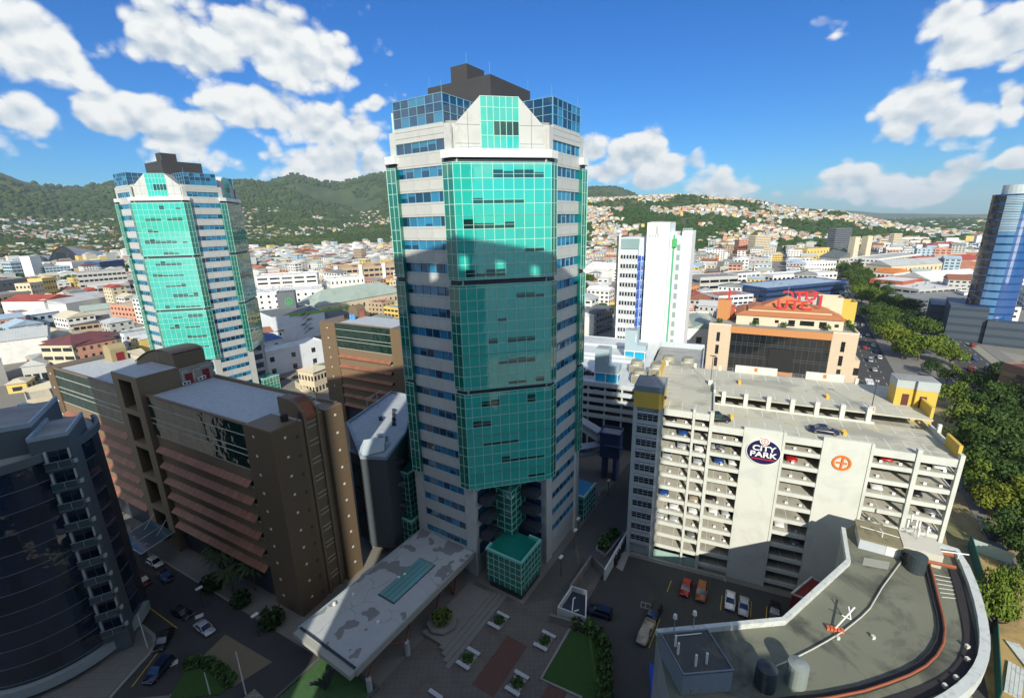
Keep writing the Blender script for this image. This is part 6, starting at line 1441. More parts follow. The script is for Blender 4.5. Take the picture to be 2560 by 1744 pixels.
# street on the left
L_ = lambda x, y, z=0: at(x/2.91, 1200+y/2.91, z)
LD = Vector((math.sin(R(118.5)), math.cos(R(118.5)))); LN = Vector((LD.y, -LD.x))       # street direction (toward the viewer-right)
L0 = Vector(L_(1100, 870))
def ls(a_, o_): p = L0+LD*a_+LN*o_; return (p.x, p.y)
sheet('road', [ls(-160,-6.5), ls(40,-6.5), ls(40,8), ls(-160,8)], .02, M_ASPH)
MB().prism([ls(-160,-6.8), ls(14,-6.8), ls(14,-11.5), ls(-160,-11.5)], 0, .13).build('pavement', M_PAVE, None, 'structure'); MB().prism([ls(-160,-6.5), ls(14,-6.5), ls(14,-6.8), ls(-160,-6.8)], 0, .15).build('kerb', M_KERB, None, 'structure')
sheet('forecourt', [ls(-60,-11.6), ls(14,-11.6), ls(14,-16.5), ls(-60,-16.5)], .1, M_PLAZA)
sheet('road', [L_(1600,1110), L_(1230,1560), L_(800,1600), L_(1130,1190), L_(1000,1000)], .026, M_ASPH)
sheet('pavement', [L_(1640,1120), L_(1980,1320), L_(1700,1500), L_(1400,1350)], .03, mat('sandy_paving', (.20,.17,.11), .85, var=.15))
MB().prism([L_(1360,1370), L_(1440,1320), L_(1560,1350), L_(1690,1480), L_(1600,1560), L_(1230,1600)], 0, .2).build('lawn', M_GRASS, None, 'stuff')
hedge('hedge', [(*L_(x, y), .1) for x, y in ((1390,1355),(1450,1335),(1520,1345),(1580,1380),(1630,1425),(1670,1470))], 1.0, 'clipped green hedge round the lawn tip at the bottom left', 150, M_PLANTG, 6)
MB().wallpath([L_(930,1000), L_(1050,1070), L_(1120,1130), L_(1130,1190), L_(1090,1260), L_(980,1380), L_(800,1580)], .5, 0, .16).build('kerb', M_KERB, None, 'structure')
MB().prism([L_(860,960), L_(1050,1075), L_(1115,1135), L_(1122,1190), L_(1080,1255), L_(780,1580), L_(300,1580), L_(760,1200)], 0, .12).build('pavement', M_PAVE, None, 'structure')
ll = MB()
for (a_, b_) in (((865,760),(1290,1075)), ((1240,1130),(960,1500))): ll.prism(strip(L_(*a_), L_(*b_), .08), .026, .032)
ll.build('lane_markings', M_YLINE, None, 'structure')
lanebits = MB()
for (x, y) in ((1235,1340), (1420,1000)): lanebits.prism(strip(L_(x, y), L_(x+60, y-25), .5), .03, .036)
lanebits.build('road_marking', M_LINE, None, 'structure')
for (st_y, col, a_, b_, lab) in (('hatch', 'white', (1085,585), (1180,640), 'white hatchback standing on the forecourt of the brown block'), ('sedan', 'dark blue', (1170,670), (1240,755), 'dark blue saloon right below the white hatchback on the forecourt'), ('sedan', 'blue', (820,595), (880,655), 'blue car at the head of the queue beside the hotel balconies'),
                           ('van', 'dark blue', (900,650), (975,725), 'dark blue van behind the blue car in the street'), ('hatch', 'dark red', (1000,710), (1085,780), 'dark red hatchback behind the dark blue van in the street'), ('sedan', 'black', (1280,950), (1385,1005), 'black saloon by the kerb, ahead of a silver car'),
                           ('sedan', 'silver', (1440,1050), (1545,1130), 'silver car at the street corner near the sandy paving'), ('sedan', 'black', (1230,1120), (1165,1235), 'black car with red tail turning at the hotel corner'), ('suv', 'dark blue', (1225,1325), (1095,1475), 'long dark blue estate car nearest the bottom edge')):
    P_, Q_ = L_(*a_), L_(*b_); car(st_y, col, (P_[0]+Q_[0])/2, (P_[1]+Q_[1])/2, .03, math.atan2(Q_[1]-P_[1], Q_[0]-P_[0]), lab, 'cars in the shaded street')
for (x0, y0, x1, y1, lab) in ((1075,1220,1003,975,'tall white flagpole at the hotel corner kerb'), (1530,1560,1480,1405,'white flagpole standing in the bottom lawn'), (1790,1560,1715,1250,'thin white pole on the sandy paving')):
    X, Y = L_(x0, y0); h = min(14, hz(x1/2.91, 1200+y1/2.91, (X, Y))); o = tag(MB().tube((0,0,0), (0,0,h), .11, 7, .06).build('flagpole', mat('pole_white', (.62,.66,.68), .5)), lab, 'flagpole', 'white poles'); o.location = (X, Y, .1)
sheet('pond_paving', [tl(-62,8), tl(-62,-7), tl(-54,-7), tl(-54,8)], .09, mat('pale_tile', (.20,.20,.16), .7, var=.1, lines=[(.9, 0, (.35,.36,.30), .07), (.9, 1, (.35,.36,.30), .07)]), 'structure')
# footbridges and blue lift tower in the alley
N_ = lambda x, y, z=0: at(1400+x/3.768, 1040+y/3.768, z)
LT = thing('lift_tower', 'blue grey lift tower with sunken roof joining two covered footbridges', 'lift tower', (*N_(470,560), 0), CP_A)
m_b = mat('slate_blue', (.07,.10,.21), .5, var=.06)
MB().box(-2.6, 2.6, -2.2, 2.2, 6.5, 13.2).build('shaft', m_b, LT); MB().box(-2.0, -1.0, -2.2, 2.2, 0, 6.5).build('leg', m_b, LT); MB().box(1.0, 2.0, -2.2, 2.2, 0, 6.5).build('leg', m_b, LT); MB().wallpath([(-2.7,-2.3), (2.7,-2.3), (2.7,2.3), (-2.7,2.3)], .35, 13.2, 13.8, True).build('rim', m_b, LT); MB().box(-2.4, 2.4, -2, 2, 13.2, 13.25).build('roof', M_ROOFG, LT); MB().box(-1.4, 3.6, -3.2, -2.25, 10.2, 10.5).build('awning', m_b, LT)
M_WALK = mat('walkway_roof', (.42,.46,.48), .5, var=.06, lines=[(1.4, 0, (.28,.31,.33), .08)])
def bridge(p, q, z, w_, lab):
    a_, b_ = Vector(p), Vector(q); o = thing('footbridge', lab, 'footbridge', (*((a_+b_)/2), z), math.atan2(b_.y-a_.y, b_.x-a_.x), 'covered footbridges'); h = (b_-a_).length/2
    MB().box(-h, h, -w_, w_, 2.3, 2.55).build('roof', M_WALK, o); MB().box(-h, h, -w_, w_, 0, .25).build('deck', M_PAR2, o)
    for s_ in (-1, 1): MB().box(-h, h, s_*w_-.06, s_*w_+.06, .25, 1.2).build('balustrade', M_WALK, o)
    pp_ = MB(); n = int(h)
    for i in range(n+1):
        for s_ in (-1, 1): pp_.box(-h+2*h*i/n-.06, -h+2*h*i/n+.06, s_*w_-.06, s_*w_+.06, 1.2, 2.3)
    pp_.build('posts', M_STEEL, o, 'stuff')
bridge(N_(160,345,7), N_(430,300,7), 6.2, 1.5, 'short covered footbridge from the teal tower to the blue lift tower'); bridge(N_(170,40,11), N_(390,180,11), 9.5, 1.4, 'long sloping covered footbridge behind the lift tower')
sheet('alley', [tl(40,-19), tl(40,-28), tl(-10,-27.5), tl(-19,-19)], .07, mat('alley_paving', (.11,.105,.09), .85, var=.2))
bo = []
for i, (x, y) in enumerate(((300,720),(365,790),(395,740),(415,725),(280,760))):
    o = tag(MB().box(-.25,.25,-.25,.25,0,1.5).build('gate_post', mat('pale_post', (.42,.38,.26), .7)), ('pale gate post in the alley, ', )[0]+('second from the left', 'nearest of the middle pair', 'middle one', 'rightmost one', 'leftmost one')[i], 'post', 'pale gate posts in the alley'); o.location = (*N_(x, y), .07)
# ------------------------------------------------------------------ hills
def interp(x, pts):
    if x <= pts[0][0]: return pts[0][1]
    for (a, b), (c, d) in zip(pts, pts[1:]):
        if x <= c: return b+(d-b)*(x-a)/(c-a)
    return pts[-1][1]
def vnoise_factory(seed):
    rs = np.random.RandomState(seed); G = rs.rand(256, 256)
    def f(x, y):
        xi, yi = np.floor(x).astype(int), np.floor(y).astype(int); fx, fy = x-xi, y-yi; fx, fy = fx*fx*(3-2*fx), fy*fy*(3-2*fy)
        a, b, c, d = G[xi % 256, yi % 256], G[(xi+1) % 256, yi % 256], G[xi % 256, (yi+1) % 256], G[(xi+1) % 256, (yi+1) % 256]
        return (a*(1-fx)+b*fx)*(1-fy)+(c*(1-fx)+d*fx)*fy
    return f
VN = vnoise_factory(5)
def fbm(x, y, o=5): return sum(VN(x*2**i+17*i, y*2**i+31*i)*.5**i for i in range(o))/2
def ridged(x, y, o=4): return sum((1-np.abs(2*VN(x*2**i+7*i, y*2**i+3*i)-1))*.5**i for i in range(o))/1.9
def px_of(az): return 1280+F_PX*math.tan(az)/math.cos(PITCH)*0+F_PX*math.tan(az)*1.0/ (math.cos(PITCH)) if False else None
def az_of(px, py=520):
    d = ray(px, py); return math.atan2(d[0], d[1])
def el_of(px, py):
    d = ray(px, py); return d[2]/math.hypot(d[0], d[1])
MOUNT = [(-200,400),(0,433),(60,455),(130,470),(200,470),(270,458),(420,455),(560,452),(620,452),(665,456),(700,445),(735,437),(762,445),(800,456),(850,459),(900,448),(925,438),(960,436),(1020,425),(1100,440),(1250,455),(1400,466),(1460,470),(1530,467),(1580,470),(1650,492),(1720,515),(1800,530)]
M_AZ = [(az_of(px, py), el_of(px, py)) for px, py in MOUNT]
LAV = [(900,560),(1000,545),(1150,522),(1300,508),(1460,500),(1560,497),(1700,489),(1800,497),(1900,506),(1950,519),(2020,527),(2100,533),(2180,541),(2300,548)]
L_AZ = [(az_of(px, py), el_of(px, py)) for px, py in LAV]
def sstep(t): t = np.clip(t, 0, 1); return t*t*(3-2*t)
FARR = 4200.0
def mount_h(X, Y):
    r = np.hypot(X, Y); a = np.arctan2(X, Y)
    e = np.interp(a, [p[0] for p in M_AZ], [p[1] for p in M_AZ])
    top = CAM_H+e*FARR
    r0 = np.interp(a, [-.9, -.45, -.2, .1, .5], [1150, 1350, 1500, 1900, 2600])
    t = (r-r0)/(FARR-r0)
    sp = ridged(X/900+3, Y/900, 4)
    base = top*sstep(t)**1.15
    z = base*(.50+.66*sp*(1-sstep((t-.8)/.2)) + .40*sstep((t-.75)/.25))
    z = np.where(t > 1, top*np.clip(1-(t-1)*.6, 0, 1)*1.02, np.minimum(z, (CAM_H+e*r*.985)))
    fade = np.interp(a, [.22, .46], [1, 0])
    return np.where(t > 0, z*np.maximum(fade, 0), -3)
LAVR = 2000.0
def lav_h(X, Y):
    r = np.hypot(X, Y); a = np.arctan2(X, Y)
    e = np.interp(a, [p[0] for p in L_AZ], [p[1] for p in L_AZ])
    top = CAM_H+e*LAVR
    r0 = np.interp(a, [-.3, -.1, .12, .3, .55, .75], [1500, 1300, 980, 950, 1050, 1300])
    t = (r-r0)/(LAVR-r0)
    sp = fbm(X/260, Y/260, 4)
    z = top*sstep(t)**.9*(.75+.5*sp*(1-sstep((t-.7)/.3))+.25*sstep((t-.7)/.3))
    z = np.where(t > 1, top*np.clip(1-(t-1)*1.1, -.1, 1), np.minimum(z, CAM_H+e*r*.985))
    fade = np.interp(a, [-.25, -.08, .62, .80], [0, 1, 1, .0])
    return np.where(t > 0, z*fade, -3)
def ground_h(x, y):
    X, Y = np.array([x]), np.array([y]); return float(max(0, mount_h(X, Y)[0], lav_h(X, Y)[0]))
M_FOREST = mat('forest_floor', (.034,.060,.014), .95, var=.45, scale=.006, stain=(.12,.14,.022), stain_amt=.75, stain_scale=.0016)
M_LAVG = mat('hill_ground', (.05,.075,.02), .95, var=.4, scale=.02, stain=(.16,.14,.06), stain_amt=.4, stain_scale=.008)
def terrain(name, fn, a0, a1, na, r0, r1, nr, m):
    A = np.linspace(a0, a1, na); Rr = r0*(r1/r0)**np.linspace(0, 1, nr); AA, RR = np.meshgrid(A, Rr, indexing='ij')
    X, Y = np.sin(AA)*RR, np.cos(AA)*RR; Z = fn(X, Y); Z = np.where(Z > 1, Z+(VN(X/14, Y/14)-.5)*7*np.clip(RR/3000, .3, 1.2), Z)
    v = np.stack([X, Y, Z], -1).reshape(-1, 3); idx = np.arange(na*nr).reshape(na, nr)
    f = np.stack([idx[:-1,:-1], idx[1:,:-1], idx[1:,1:], idx[:-1,1:]], -1).reshape(-1, 4)
    me = bpy.data.meshes.new(name); me.from_pydata(v.tolist(), [], f.tolist()); me.materials.append(m); me.shade_smooth(); return link(name, me, None, 'structure')
terrain('mountain', mount_h, -1.05, .52, 420, 1050, 6000, 150, M_FOREST)
terrain('hill', lav_h, -.32, .85, 300, 900, 3200, 110, M_LAVG)
# far blue ridge on the right
fr_ = MB(); pts = [(1850,520),(1900,512),(1950,511),(1990,517),(2040,526),(2100,525),(2150,528),(2200,533),(2300,534),(2420,536),(2560,533),(2700,531),(2900,525)]
for i, (px, py) in enumerate(pts):
    a, e = az_of(px, py), el_of(px, py); D_ = 9000
    fr_.v += [(math.sin(a)*D_*.93, math.cos(a)*D_*.93, -2), (math.sin(a)*D_, math.cos(a)*D_, CAM_H+max(e, -.0045)*D_), (math.sin(a)*D_*1.15, math.cos(a)*D_*1.15, -2)]
for i in range(len(pts)-1): fr_.f += [(3*i, 3*i+3, 3*i+4, 3*i+1), (3*i+1, 3*i+4, 3*i+5, 3*i+2)]
fr_.build('mountain', M_FOREST, None, 'structure')

# ------------------------------------------------------------------ trees
LEAFC = [(.040,.080,.014), (.060,.105,.014), (.105,.160,.016), (.028,.056,.014), (.135,.165,.014)]
M_LEAF = [mat(f'foliage_{i}', c, .75, var=.35, scale=.45, spec=.25) for i, c in enumerate(LEAFC)]
M_TRUNK = mat('bark', (.10,.08,.06), .9, var=.3, scale=2)
def leaf_mesh(seed, n, q, spread):
    """leaf clumps spread through several lobes of a crown of radius 1, base at z = 0"""
    rs = np.random.RandomState(seed); L = []
    k = rs.randint(8, 13)
    for i in range(k):
        a = 2*math.pi*(i/k)+rs.rand()*.8; d = (.25+.5*rs.rand())*spread if i else 0
        L.append((math.cos(a)*d, math.sin(a)*d, .42+.5*rs.rand()*(1-.5*d)+(.2 if i == 0 else 0), .30+.22*rs.rand()))
    V = []
    per = n//k
    for (x, y, z, r) in L:
        u = rs.normal(size=(per, 3)); u /= np.linalg.norm(u, axis=1)[:, None]; rad = r*rs.rand(per, 1)**.28
        c = np.array([x, y, z])+u*rad*np.array([1, 1, .72])
        nrm = u*.8+rs.normal(size=(per, 3))*.6+np.array([0, 0, .5]); nrm /= np.linalg.norm(nrm, axis=1)[:, None]
        t = np.cross(nrm, rs.normal(size=(per, 3))); t /= np.linalg.norm(t, axis=1)[:, None]; b = np.cross(nrm, t); s = q*(.6+.8*rs.rand(per, 1))
        V.append(np.stack([c-t*s-b*s*.6, c+t*s-b*s*.5, c+t*s*.8+b*s*.7, c-t*s*.7+b*s*.6], 1))
    V = np.concatenate(V).reshape(-1, 3); F = np.arange(len(V)).reshape(-1, 4)
    return V, F
def np_mesh(name, V, F, m):
    me = bpy.data.meshes.new(name); me.from_pydata(V.tolist() if hasattr(V, 'tolist') else V, [], F.tolist() if hasattr(F, 'tolist') else F); me.materials.append(m); return me
CROWNS = {}
def crown_me(k, c):
    if (k, c) not in CROWNS:
        V, F = leaf_mesh(100+k, 2600, .045, 1.0); CROWNS[(k, c)] = np_mesh('crown', V, F, M_LEAF[c])
    return CROWNS[(k, c)]
def trunk_me():
    b = MB(); b.tube((0,0,0), (0,0,.42), .06, 7, .045)
    for i in range(6):
        a = 2*math.pi*i/6+.3; b.tube((0,0,.36), (math.cos(a)*.45, math.sin(a)*.45, .72), .035, 5, .015)
    b.tube((0,0,.4), (0,0,.9), .04, 5, .015)
    return b.mesh('trunk', M_TRUNK)
TRK = trunk_me()
def tree(x, y, r, h, c, k, label, group, rz=None, cat='tree', z=0):
    o = thing('tree', label, cat, (x, y, z), rz if rz is not None else rng.random()*6.28, group)
    cr_ = link('crown', crown_me(k % 5, c), o); cr_.scale = (r, r, h*.78); cr_.location = (0, 0, h*.18)
    tr_ = link('trunk', TRK, o); tr_.scale = (h*.5, h*.5, h*.62)
    return o
TONE = ['dark green', 'mid green', 'bright green', 'deep green', 'yellow green']
SIZ = lambda r: 'very wide' if r > 8.5 else ('wide' if r > 6.5 else ('rounded' if r > 4.5 else 'small'))
# boulevard belt
spots = []
al = 2
while al < 700:
    for off in (5.5, 14, 21.5):
        if rng.random() < (.60 if al < 330 else .5): spots.append((al+rng.uniform(-4, 4), off+rng.uniform(-2.5, 2.5)))
    al += 13+(3 if al > 250 else 0)
WHERE = [(0, 'level with the bus and the tan office corner'), (45, 'beside the tan office with red letters'), (90, 'just past the tan office'), (140, 'opposite the blue glass tower podium'), (200, 'before the first side street crossing'), (280, 'half way along the boulevard'), (380, 'toward the twin towered church'), (500, 'at the far end near the church')]
for i, (a_, o_) in enumerate(spots):
    x, y = bv(a_, o_); r = rng.uniform(5.2, 9.2); c = rng.choice([0, 0, 1, 3, 1, 2]) if a_ > 40 else rng.choice([2, 4, 2])
    if a_ < 60 and o_ > 19: c = 2
    wh = [w for t, w in WHERE if a_ >= t][-1]
    tree(x, y, r, r*.95+4.5+rng.uniform(-1, 1.5), c, i, f'{SIZ(r)} {TONE[c]} tree on the {"left kerb" if o_ < 9 else ("right kerb" if o_ > 18 else "middle")} of the boulevard, {wh}', 'trees of the boulevard belt')
# park and roadside trees right of the car park
PARK = [(2395,985,7,2),(2440,950,6.5,0),(2475,1000,8,0),(2530,985,7,0),(2425,1045,6.5,2),(2475,1065,8,0),(2535,1060,8,0),(2410,1095,5.5,1),(2460,1110,6.5,2),(2500,1125,7.5,0),(2550,1120,7.5,1),(2430,1150,5.5,1),(2445,1195,5,2),(2490,1185,6,0),(2535,1200,6,0),(2470,1235,4.5,1),
        (2500,1250,5.5,4),(2545,1240,5.5,4),(2575,1270,6,1),(2535,1330,5,0),(2560,1355,4.5,0),(2590,1180,7,0),(2600,1050,9,0),(2560,930,6,0),(2370,940,4,3),(2330,915,4.5,3),(2595,1420,4,0),(2575,1010,8,3),(2500,930,6,3)]
PLC = ['near the yellow stair house', 'beside the right carriageway', 'between the car park corner and the road', 'over the park path', 'at the right edge of the view']
for i, (px, py, r, c) in enumerate(PARK):
    x, y = at(px, py, r*.9); tree(x, y, r*.92, r*1.25+2, c, i+2, f'{SIZ(r)} {TONE[c]} tree in the park right of the car park, {PLC[0] if px < 2420 and py < 1000 else (PLC[4] if px > 2540 else (PLC[2] if px < 2460 else (PLC[3] if py > 1100 else PLC[1])))}', 'trees in the park')
hedge('hedge', [(*bv(-8+2.2*i, 24), .1) for i in range(9)], 1.0, 'low clipped hedge at the end of the boulevard median', 80, M_LEAF[2], 9)
for i, (px, py, r, lab) in enumerate(((2492,1520,3.2,'feathery bright green tree beside the curved roof at the right edge'), (2505,1470,2.6,'thin green tree above the sandy yard at the right edge'))):
    x, y = at(px, py, 5); tree(x, y, r, 9.5, 2, i, lab, None)
sheet('sandy_yard', [at(2440,1390), at(2560,1420), at(2640,1600), at(2600,1780), at(2480,1780), at(2440,1600)], .04, mat('sand_yard', (.40,.28,.11), .95, var=.25, scale=.6, stain=(.16,.12,.06), stain_amt=.6, stain_scale=.3), 'structure')
FNC = MB().wallpath([at(2425,1345,2), at(2490,1560,2), at(2500,1744,2)], .12, 0, 3.2).build('green_fence', mat('green_netting', (.005,.11,.09), .7, var=.1)); tag(FNC, 'dark green hoarding along the sandy yard at the right', 'fence')
FN2 = MB().wallpath([at(2430,1352,2), at(2535,1390,2)], .15, 0, 2.6).build('white_hoarding', mat('pale_hoarding', (.45,.52,.50), .7, var=.15)); tag(FN2, 'pale hoarding wall above the sandy yard under the park trees', 'fence')
for i, (px, py, q) in enumerate(((2535,1700,3.5), (2555,1640,2.5))):
    x, y = at(px, py); o = thing('timber_stack', ('long', 'short')[i]+' stack of grey boards lying on the sandy yard', 'timber stack', (x, y, .05), R(40+30*i), 'boards in the sandy yard')
    for j in range(4): link('board', MB().box(-q, q, -.9+.45*j, -.5+.45*j, 0, .12+.05*j).mesh('board', M_FCOP), o)
# palms
M_FROND = mat('palm_frond', (.035,.065,.015), .7, var=.3, scale=2)
def palm_me(seed):
    rg = random.Random(seed); b = MB(); nF = 17
    for i in range(nF):
        a = 2*math.pi*i/nF+rg.uniform(-.15, .15); up = rg.uniform(.1, 1.0); L = rg.uniform(2.6, 3.4); prev = None; ca, sa = math.cos(a), math.sin(a)
        for j in range(7):
            t = j/6; rr = L*t*(.95-.1*up); z = L*(.55*up*t-.75*t*t*(1.1-.45*up)); w = .34*math.sin(math.pi*min(1, t*.9+.12))
            P0 = (ca*rr-sa*w, sa*rr+ca*w, z-.18*w); P1 = (ca*rr, sa*rr, z+.05); P2 = (ca*rr+sa*w, sa*rr-ca*w, z-.18*w)
            if prev: n0 = len(b.v); b.v += [*prev, P0, P1, P2]; b.f += [(n0, n0+1, n0+4, n0+3), (n0+1, n0+2, n0+5, n0+4)]
            prev = (P0, P1, P2)
    return b.mesh('fronds', M_FROND)
PALMS = [palm_me(i) for i in range(3)]
def palm(x, y, h, label, group=None, z=0, s=1.0):
    o = thing('palm_tree', label, 'palm tree', (x, y, z), rng.random()*6, group); link('trunk', MB().tube((0,0,0), (.15,.1,h), .17, 7, .11).mesh('trunk', M_TRUNK), o); f = link('fronds', rng.choice(PALMS), o); f.location = (.15, .1, h); f.scale = (s, s, s); return o
for i, (x, y, h, lab) in enumerate(((1650,730,6,'upper left'), (1790,690,6.5,'upper right against the brown wall'), (1860,800,5.5,'right'), (1700,830,5,'centre'), (1930,760,5.5,'far right at the block corner'), (1600,640,5.5,'far left'))):
    palm(*L_(x, y), h, f'dark palm in the shaded bed at the brown block end, {lab}', 'palms at the brown block', 0, 1.15)
for i, (x, y, r) in enumerate(((1545,790,2.0), (1985,1050,2.2), (1760,900,1.8))):
    o = hedge('bush', [(*L_(x, y), .3)], r, ('round dark bush left of the palms at the brown block end', 'round dark bush by the white square street lamp', 'low dark bush under the palms')[i], 300, M_LEAF[3], 20+i)
palm(*L_(780,330), 5.5, 'leafy palm on the round planting bed beside the hotel balconies', None, 0, 1.25); palm(*L_(850,290), 6, 'second palm by the sunlit wall of the brown block', None, 0, 1.0)
PBD = MB().cyl(*L_(830,395), 3.2, 0, .35, 12).build('planting_bed', M_KERB); tag(PBD, 'round planting bed with dark shrubs beside the glass entrance canopy', 'planting bed'); hedge('shrub', [(*L_(830,390), .4), (*L_(800,385), .4)], 1.6, 'dark shrubs on the round bed beside the entrance canopy', 160, M_LEAF[3], 31)
palm(*at(1478,745), 9, 'tall palm between the teal tower and the white slab tower, left', 'palms by the green roof'); palm(*at(1500,742), 8, 'palm between the teal tower and the white slab tower, right', 'palms by the green roof')
for (px, py, r, c) in ((1462,725,9,0), (1470,700,8,1)): x, y = at(px, py, 8); tree(x, y, r, 15, c, 3, f'{TONE[c]} tree rising beside the right edge of the teal tower', None)

# ------------------------------------------------------------------ landmark buildings of the town
def wcol(nm, c, **k): return mat('wall_'+nm, c, .75, var=.08, scale=.3, stain=tuple(v*.6 for v in c), stain_amt=.25, stain_scale=.25, **k)
def rcol(nm, c, ribs=True): return mat('roof_'+nm, c, .7, var=.14, scale=.25, rnd=.08, stain=tuple(v*.55 for v in c), stain_amt=.4, stain_scale=.1, lines=[(1.2, 0, tuple(v*.8 for v in c), .1)] if ribs else None)
WALLS = {'white': wcol('white', (.74,.74,.69)), 'cream': wcol('cream', (.62,.54,.38)), 'pale grey': wcol('grey', (.47,.47,.44)), 'yellow': wcol('yellow', (.66,.49,.15)), 'pale blue': wcol('blue', (.38,.50,.58)), 'salmon': wcol('salmon', (.60,.30,.20)), 'tan': wcol('tan', (.42,.33,.22)), 'mint': wcol('mint', (.42,.56,.46)), 'slate': wcol('slate', (.12,.14,.16)), 'deep blue': wcol('dblue', (.02,.055,.16)), 'shade white': wcol('shade_white', (.66,.70,.74)), 'orange': wcol('orange', (.62,.30,.10)), 'brick red': wcol('brick', (.38,.10,.06)), 'brown': wcol('brown', (.20,.14,.10))}  # 'shade white' is white with the blue of shade put into its colour
ROOFS = {'white': rcol('white', (.70,.71,.68)), 'silver': rcol('silver', (.46,.48,.47)), 'grey': rcol('grey', (.24,.25,.24)), 'red': rcol('red', (.36,.07,.045)), 'maroon': rcol('maroon', (.16,.055,.055)), 'rust': rcol('rust', (.26,.11,.06)), 'terracotta': rcol('terracotta', (.42,.17,.09)), 'green': rcol('green', (.05,.20,.13)), 'blue': rcol('blue', (.06,.13,.32)), 'pale green': rcol('pale_green', (.36,.44,.38)), 'cream': rcol('cream', (.58,.52,.38)), 'orange': rcol('orange', (.60,.20,.04)), 'slate': rcol('slate', (.14,.16,.16)), 'dark': rcol('dark', (.09,.09,.085)), 'pale blue': rcol('pale_blue', (.36,.47,.56))}
def gable_mesh(w, d, z, rise, ov, axis=0):
    b = MB(); x0, x1, y0, y1 = -ov, w+ov, -ov, d+ov
    if axis == 0: m = (y0+y1)/2; b.add([(x0,y0,z),(x1,y0,z),(x1,y1,z),(x0,y1,z),(x0,m,z+rise),(x1,m,z+rise)], [(0,1,5,4),(2,3,4,5),(1,2,5),(3,0,4),(3,2,1,0)])
    else: m = (x0+x1)/2; b.add([(x0,y0,z),(x1,y0,z),(x1,y1,z),(x0,y1,z),(m,y0,z+rise),(m,y1,z+rise)], [(1,2,5,4),(3,0,4,5),(0,1,4),(2,3,5),(3,2,1,0)])
    return b
def hip_mesh(w, d, z, rise, ov):
    x0, x1, y0, y1 = -ov, w+ov, -ov, d+ov; i = min(x1-x0, y1-y0)/2*.98; b = MB()
    if x1-x0 >= y1-y0: r = [(x0+i,(y0+y1)/2,z+rise),(x1-i,(y0+y1)/2,z+rise)]; f = [(0,1,5,4),(1,2,5),(2,3,4,5),(3,0,4),(3,2,1,0)]
    else: r = [((x0+x1)/2,y0+i,z+rise),((x0+x1)/2,y1-i,z+rise)]; f = [(0,1,4),(1,2,5,4),(2,3,5),(3,0,4,5),(3,2,1,0)]
    return b.add([(x0,y0,z),(x1,y0,z),(x1,y1,z),(x0,y1,z)]+r, f)
def window_rows(w, d, h, fl, bay, b, both=True, frac=.5, z0=.9, sides=True):
    fh = h/fl
    for f in range(fl):
        za, zb = fh*f+z0*min(1, fh/3.2), fh*f+z0*min(1, fh/3.2)+fh*.42
        n = max(1, int(w/bay)); s = w/n
        for i in range(n): b.box(s*(i+.5)-s*frac/2, s*(i+.5)+s*frac/2, -.06, .02, za, zb)
        if sides:
            n = max(1, int(d/bay)); s = d/n
            for i in range(n):
                b.box(-.06, .02, s*(i+.5)-s*frac/2, s*(i+.5)+s*frac/2, za, zb); b.box(w-.02, w+.06, s*(i+.5)-s*frac/2, s*(i+.5)+s*frac/2, za, zb)
    return b
def building(label, cat, P, ang, w, d, h, wall, roof, rt='flat', fl=2, bay=3.5, frac=.5, rise=None, name='building', group=None, z=0, win=True, extra=None, clutter=0, rg=rng):
    o = thing(name, label, cat, (P[0], P[1], z), ang, group)
    MB().box(0, w, 0, d, -6 if z > 1 else 0, h).build('wall', WALLS[wall], o)
    rise = rise if rise is not None else min(w, d)*.2
    if rt == 'flat':
        MB().box(.3, w-.3, .3, d-.3, h, h+.06).build('roof', ROOFS[roof], o); MB().wallpath([(.12,.12), (w-.12,.12), (w-.12,d-.12), (.12,d-.12)], .25, h, h+.7, True).build('parapet', WALLS[wall], o)
    elif rt == 'hip': hip_mesh(w, d, h, rise, .6).build('roof', ROOFS[roof], o)
    elif rt == 'gable': gable_mesh(w, d, h, rise, .5, 0).build('roof', ROOFS[roof], o)
    elif rt == 'gabley': gable_mesh(w, d, h, rise, .5, 1).build('roof', ROOFS[roof], o)
    elif rt == 'shed': MB().add([(-.4,-.4,h),(w+.4,-.4,h),(w+.4,d+.4,h+rise),(-.4,d+.4,h+rise),(-.4,-.4,h-.2),(w+.4,-.4,h-.2),(w+.4,d+.4,h-.2),(-.4,d+.4,h-.2)], [(0,1,2,3),(7,6,5,4),(0,4,5,1),(1,5,6,2),(2,6,7,3),(3,7,4,0)]).build('roof', ROOFS[roof], o)
    if win: window_rows(w, d, h, fl, bay, MB(), frac=frac).build('windows', M_DKWIN, o, 'stuff')
    if clutter:
        c = MB()
        for _ in range(clutter):
            x, y, s_ = rg.uniform(1, max(1.5, w-3)), rg.uniform(1, max(1.5, d-3)), rg.uniform(.6, 1.8); c.box(x, x+s_, y, y+s_*rg.uniform(.6, 1.4), h+.05, h+.05+rg.uniform(.5, 1.6))
        c.build('roof_units', M_STEEL, o, 'stuff')
    return o
def bld(xl, yl, xr, yr, yt, d, wall, roof, rt, fl, label, cat='building', bay=3.5, frac=.5, **k):
    """front foot from pixel (xl, yl) to (xr, yr); top of its left corner at yt"""
    P, Q = at(xl, yl), at(xr, yr); h = max(3, hz(xl, yt, P)); w = math.hypot(Q[0]-P[0], Q[1]-P[1])
    return building(label, cat, P, math.atan2(Q[1]-P[1], Q[0]-P[0]), w, d, h, wall, roof, rt, fl, bay, frac, **k)
LM = []
def lm_(*a, **k):
    o = bld(*a, **k); LM.append((o.location.x, o.location.y)); return o
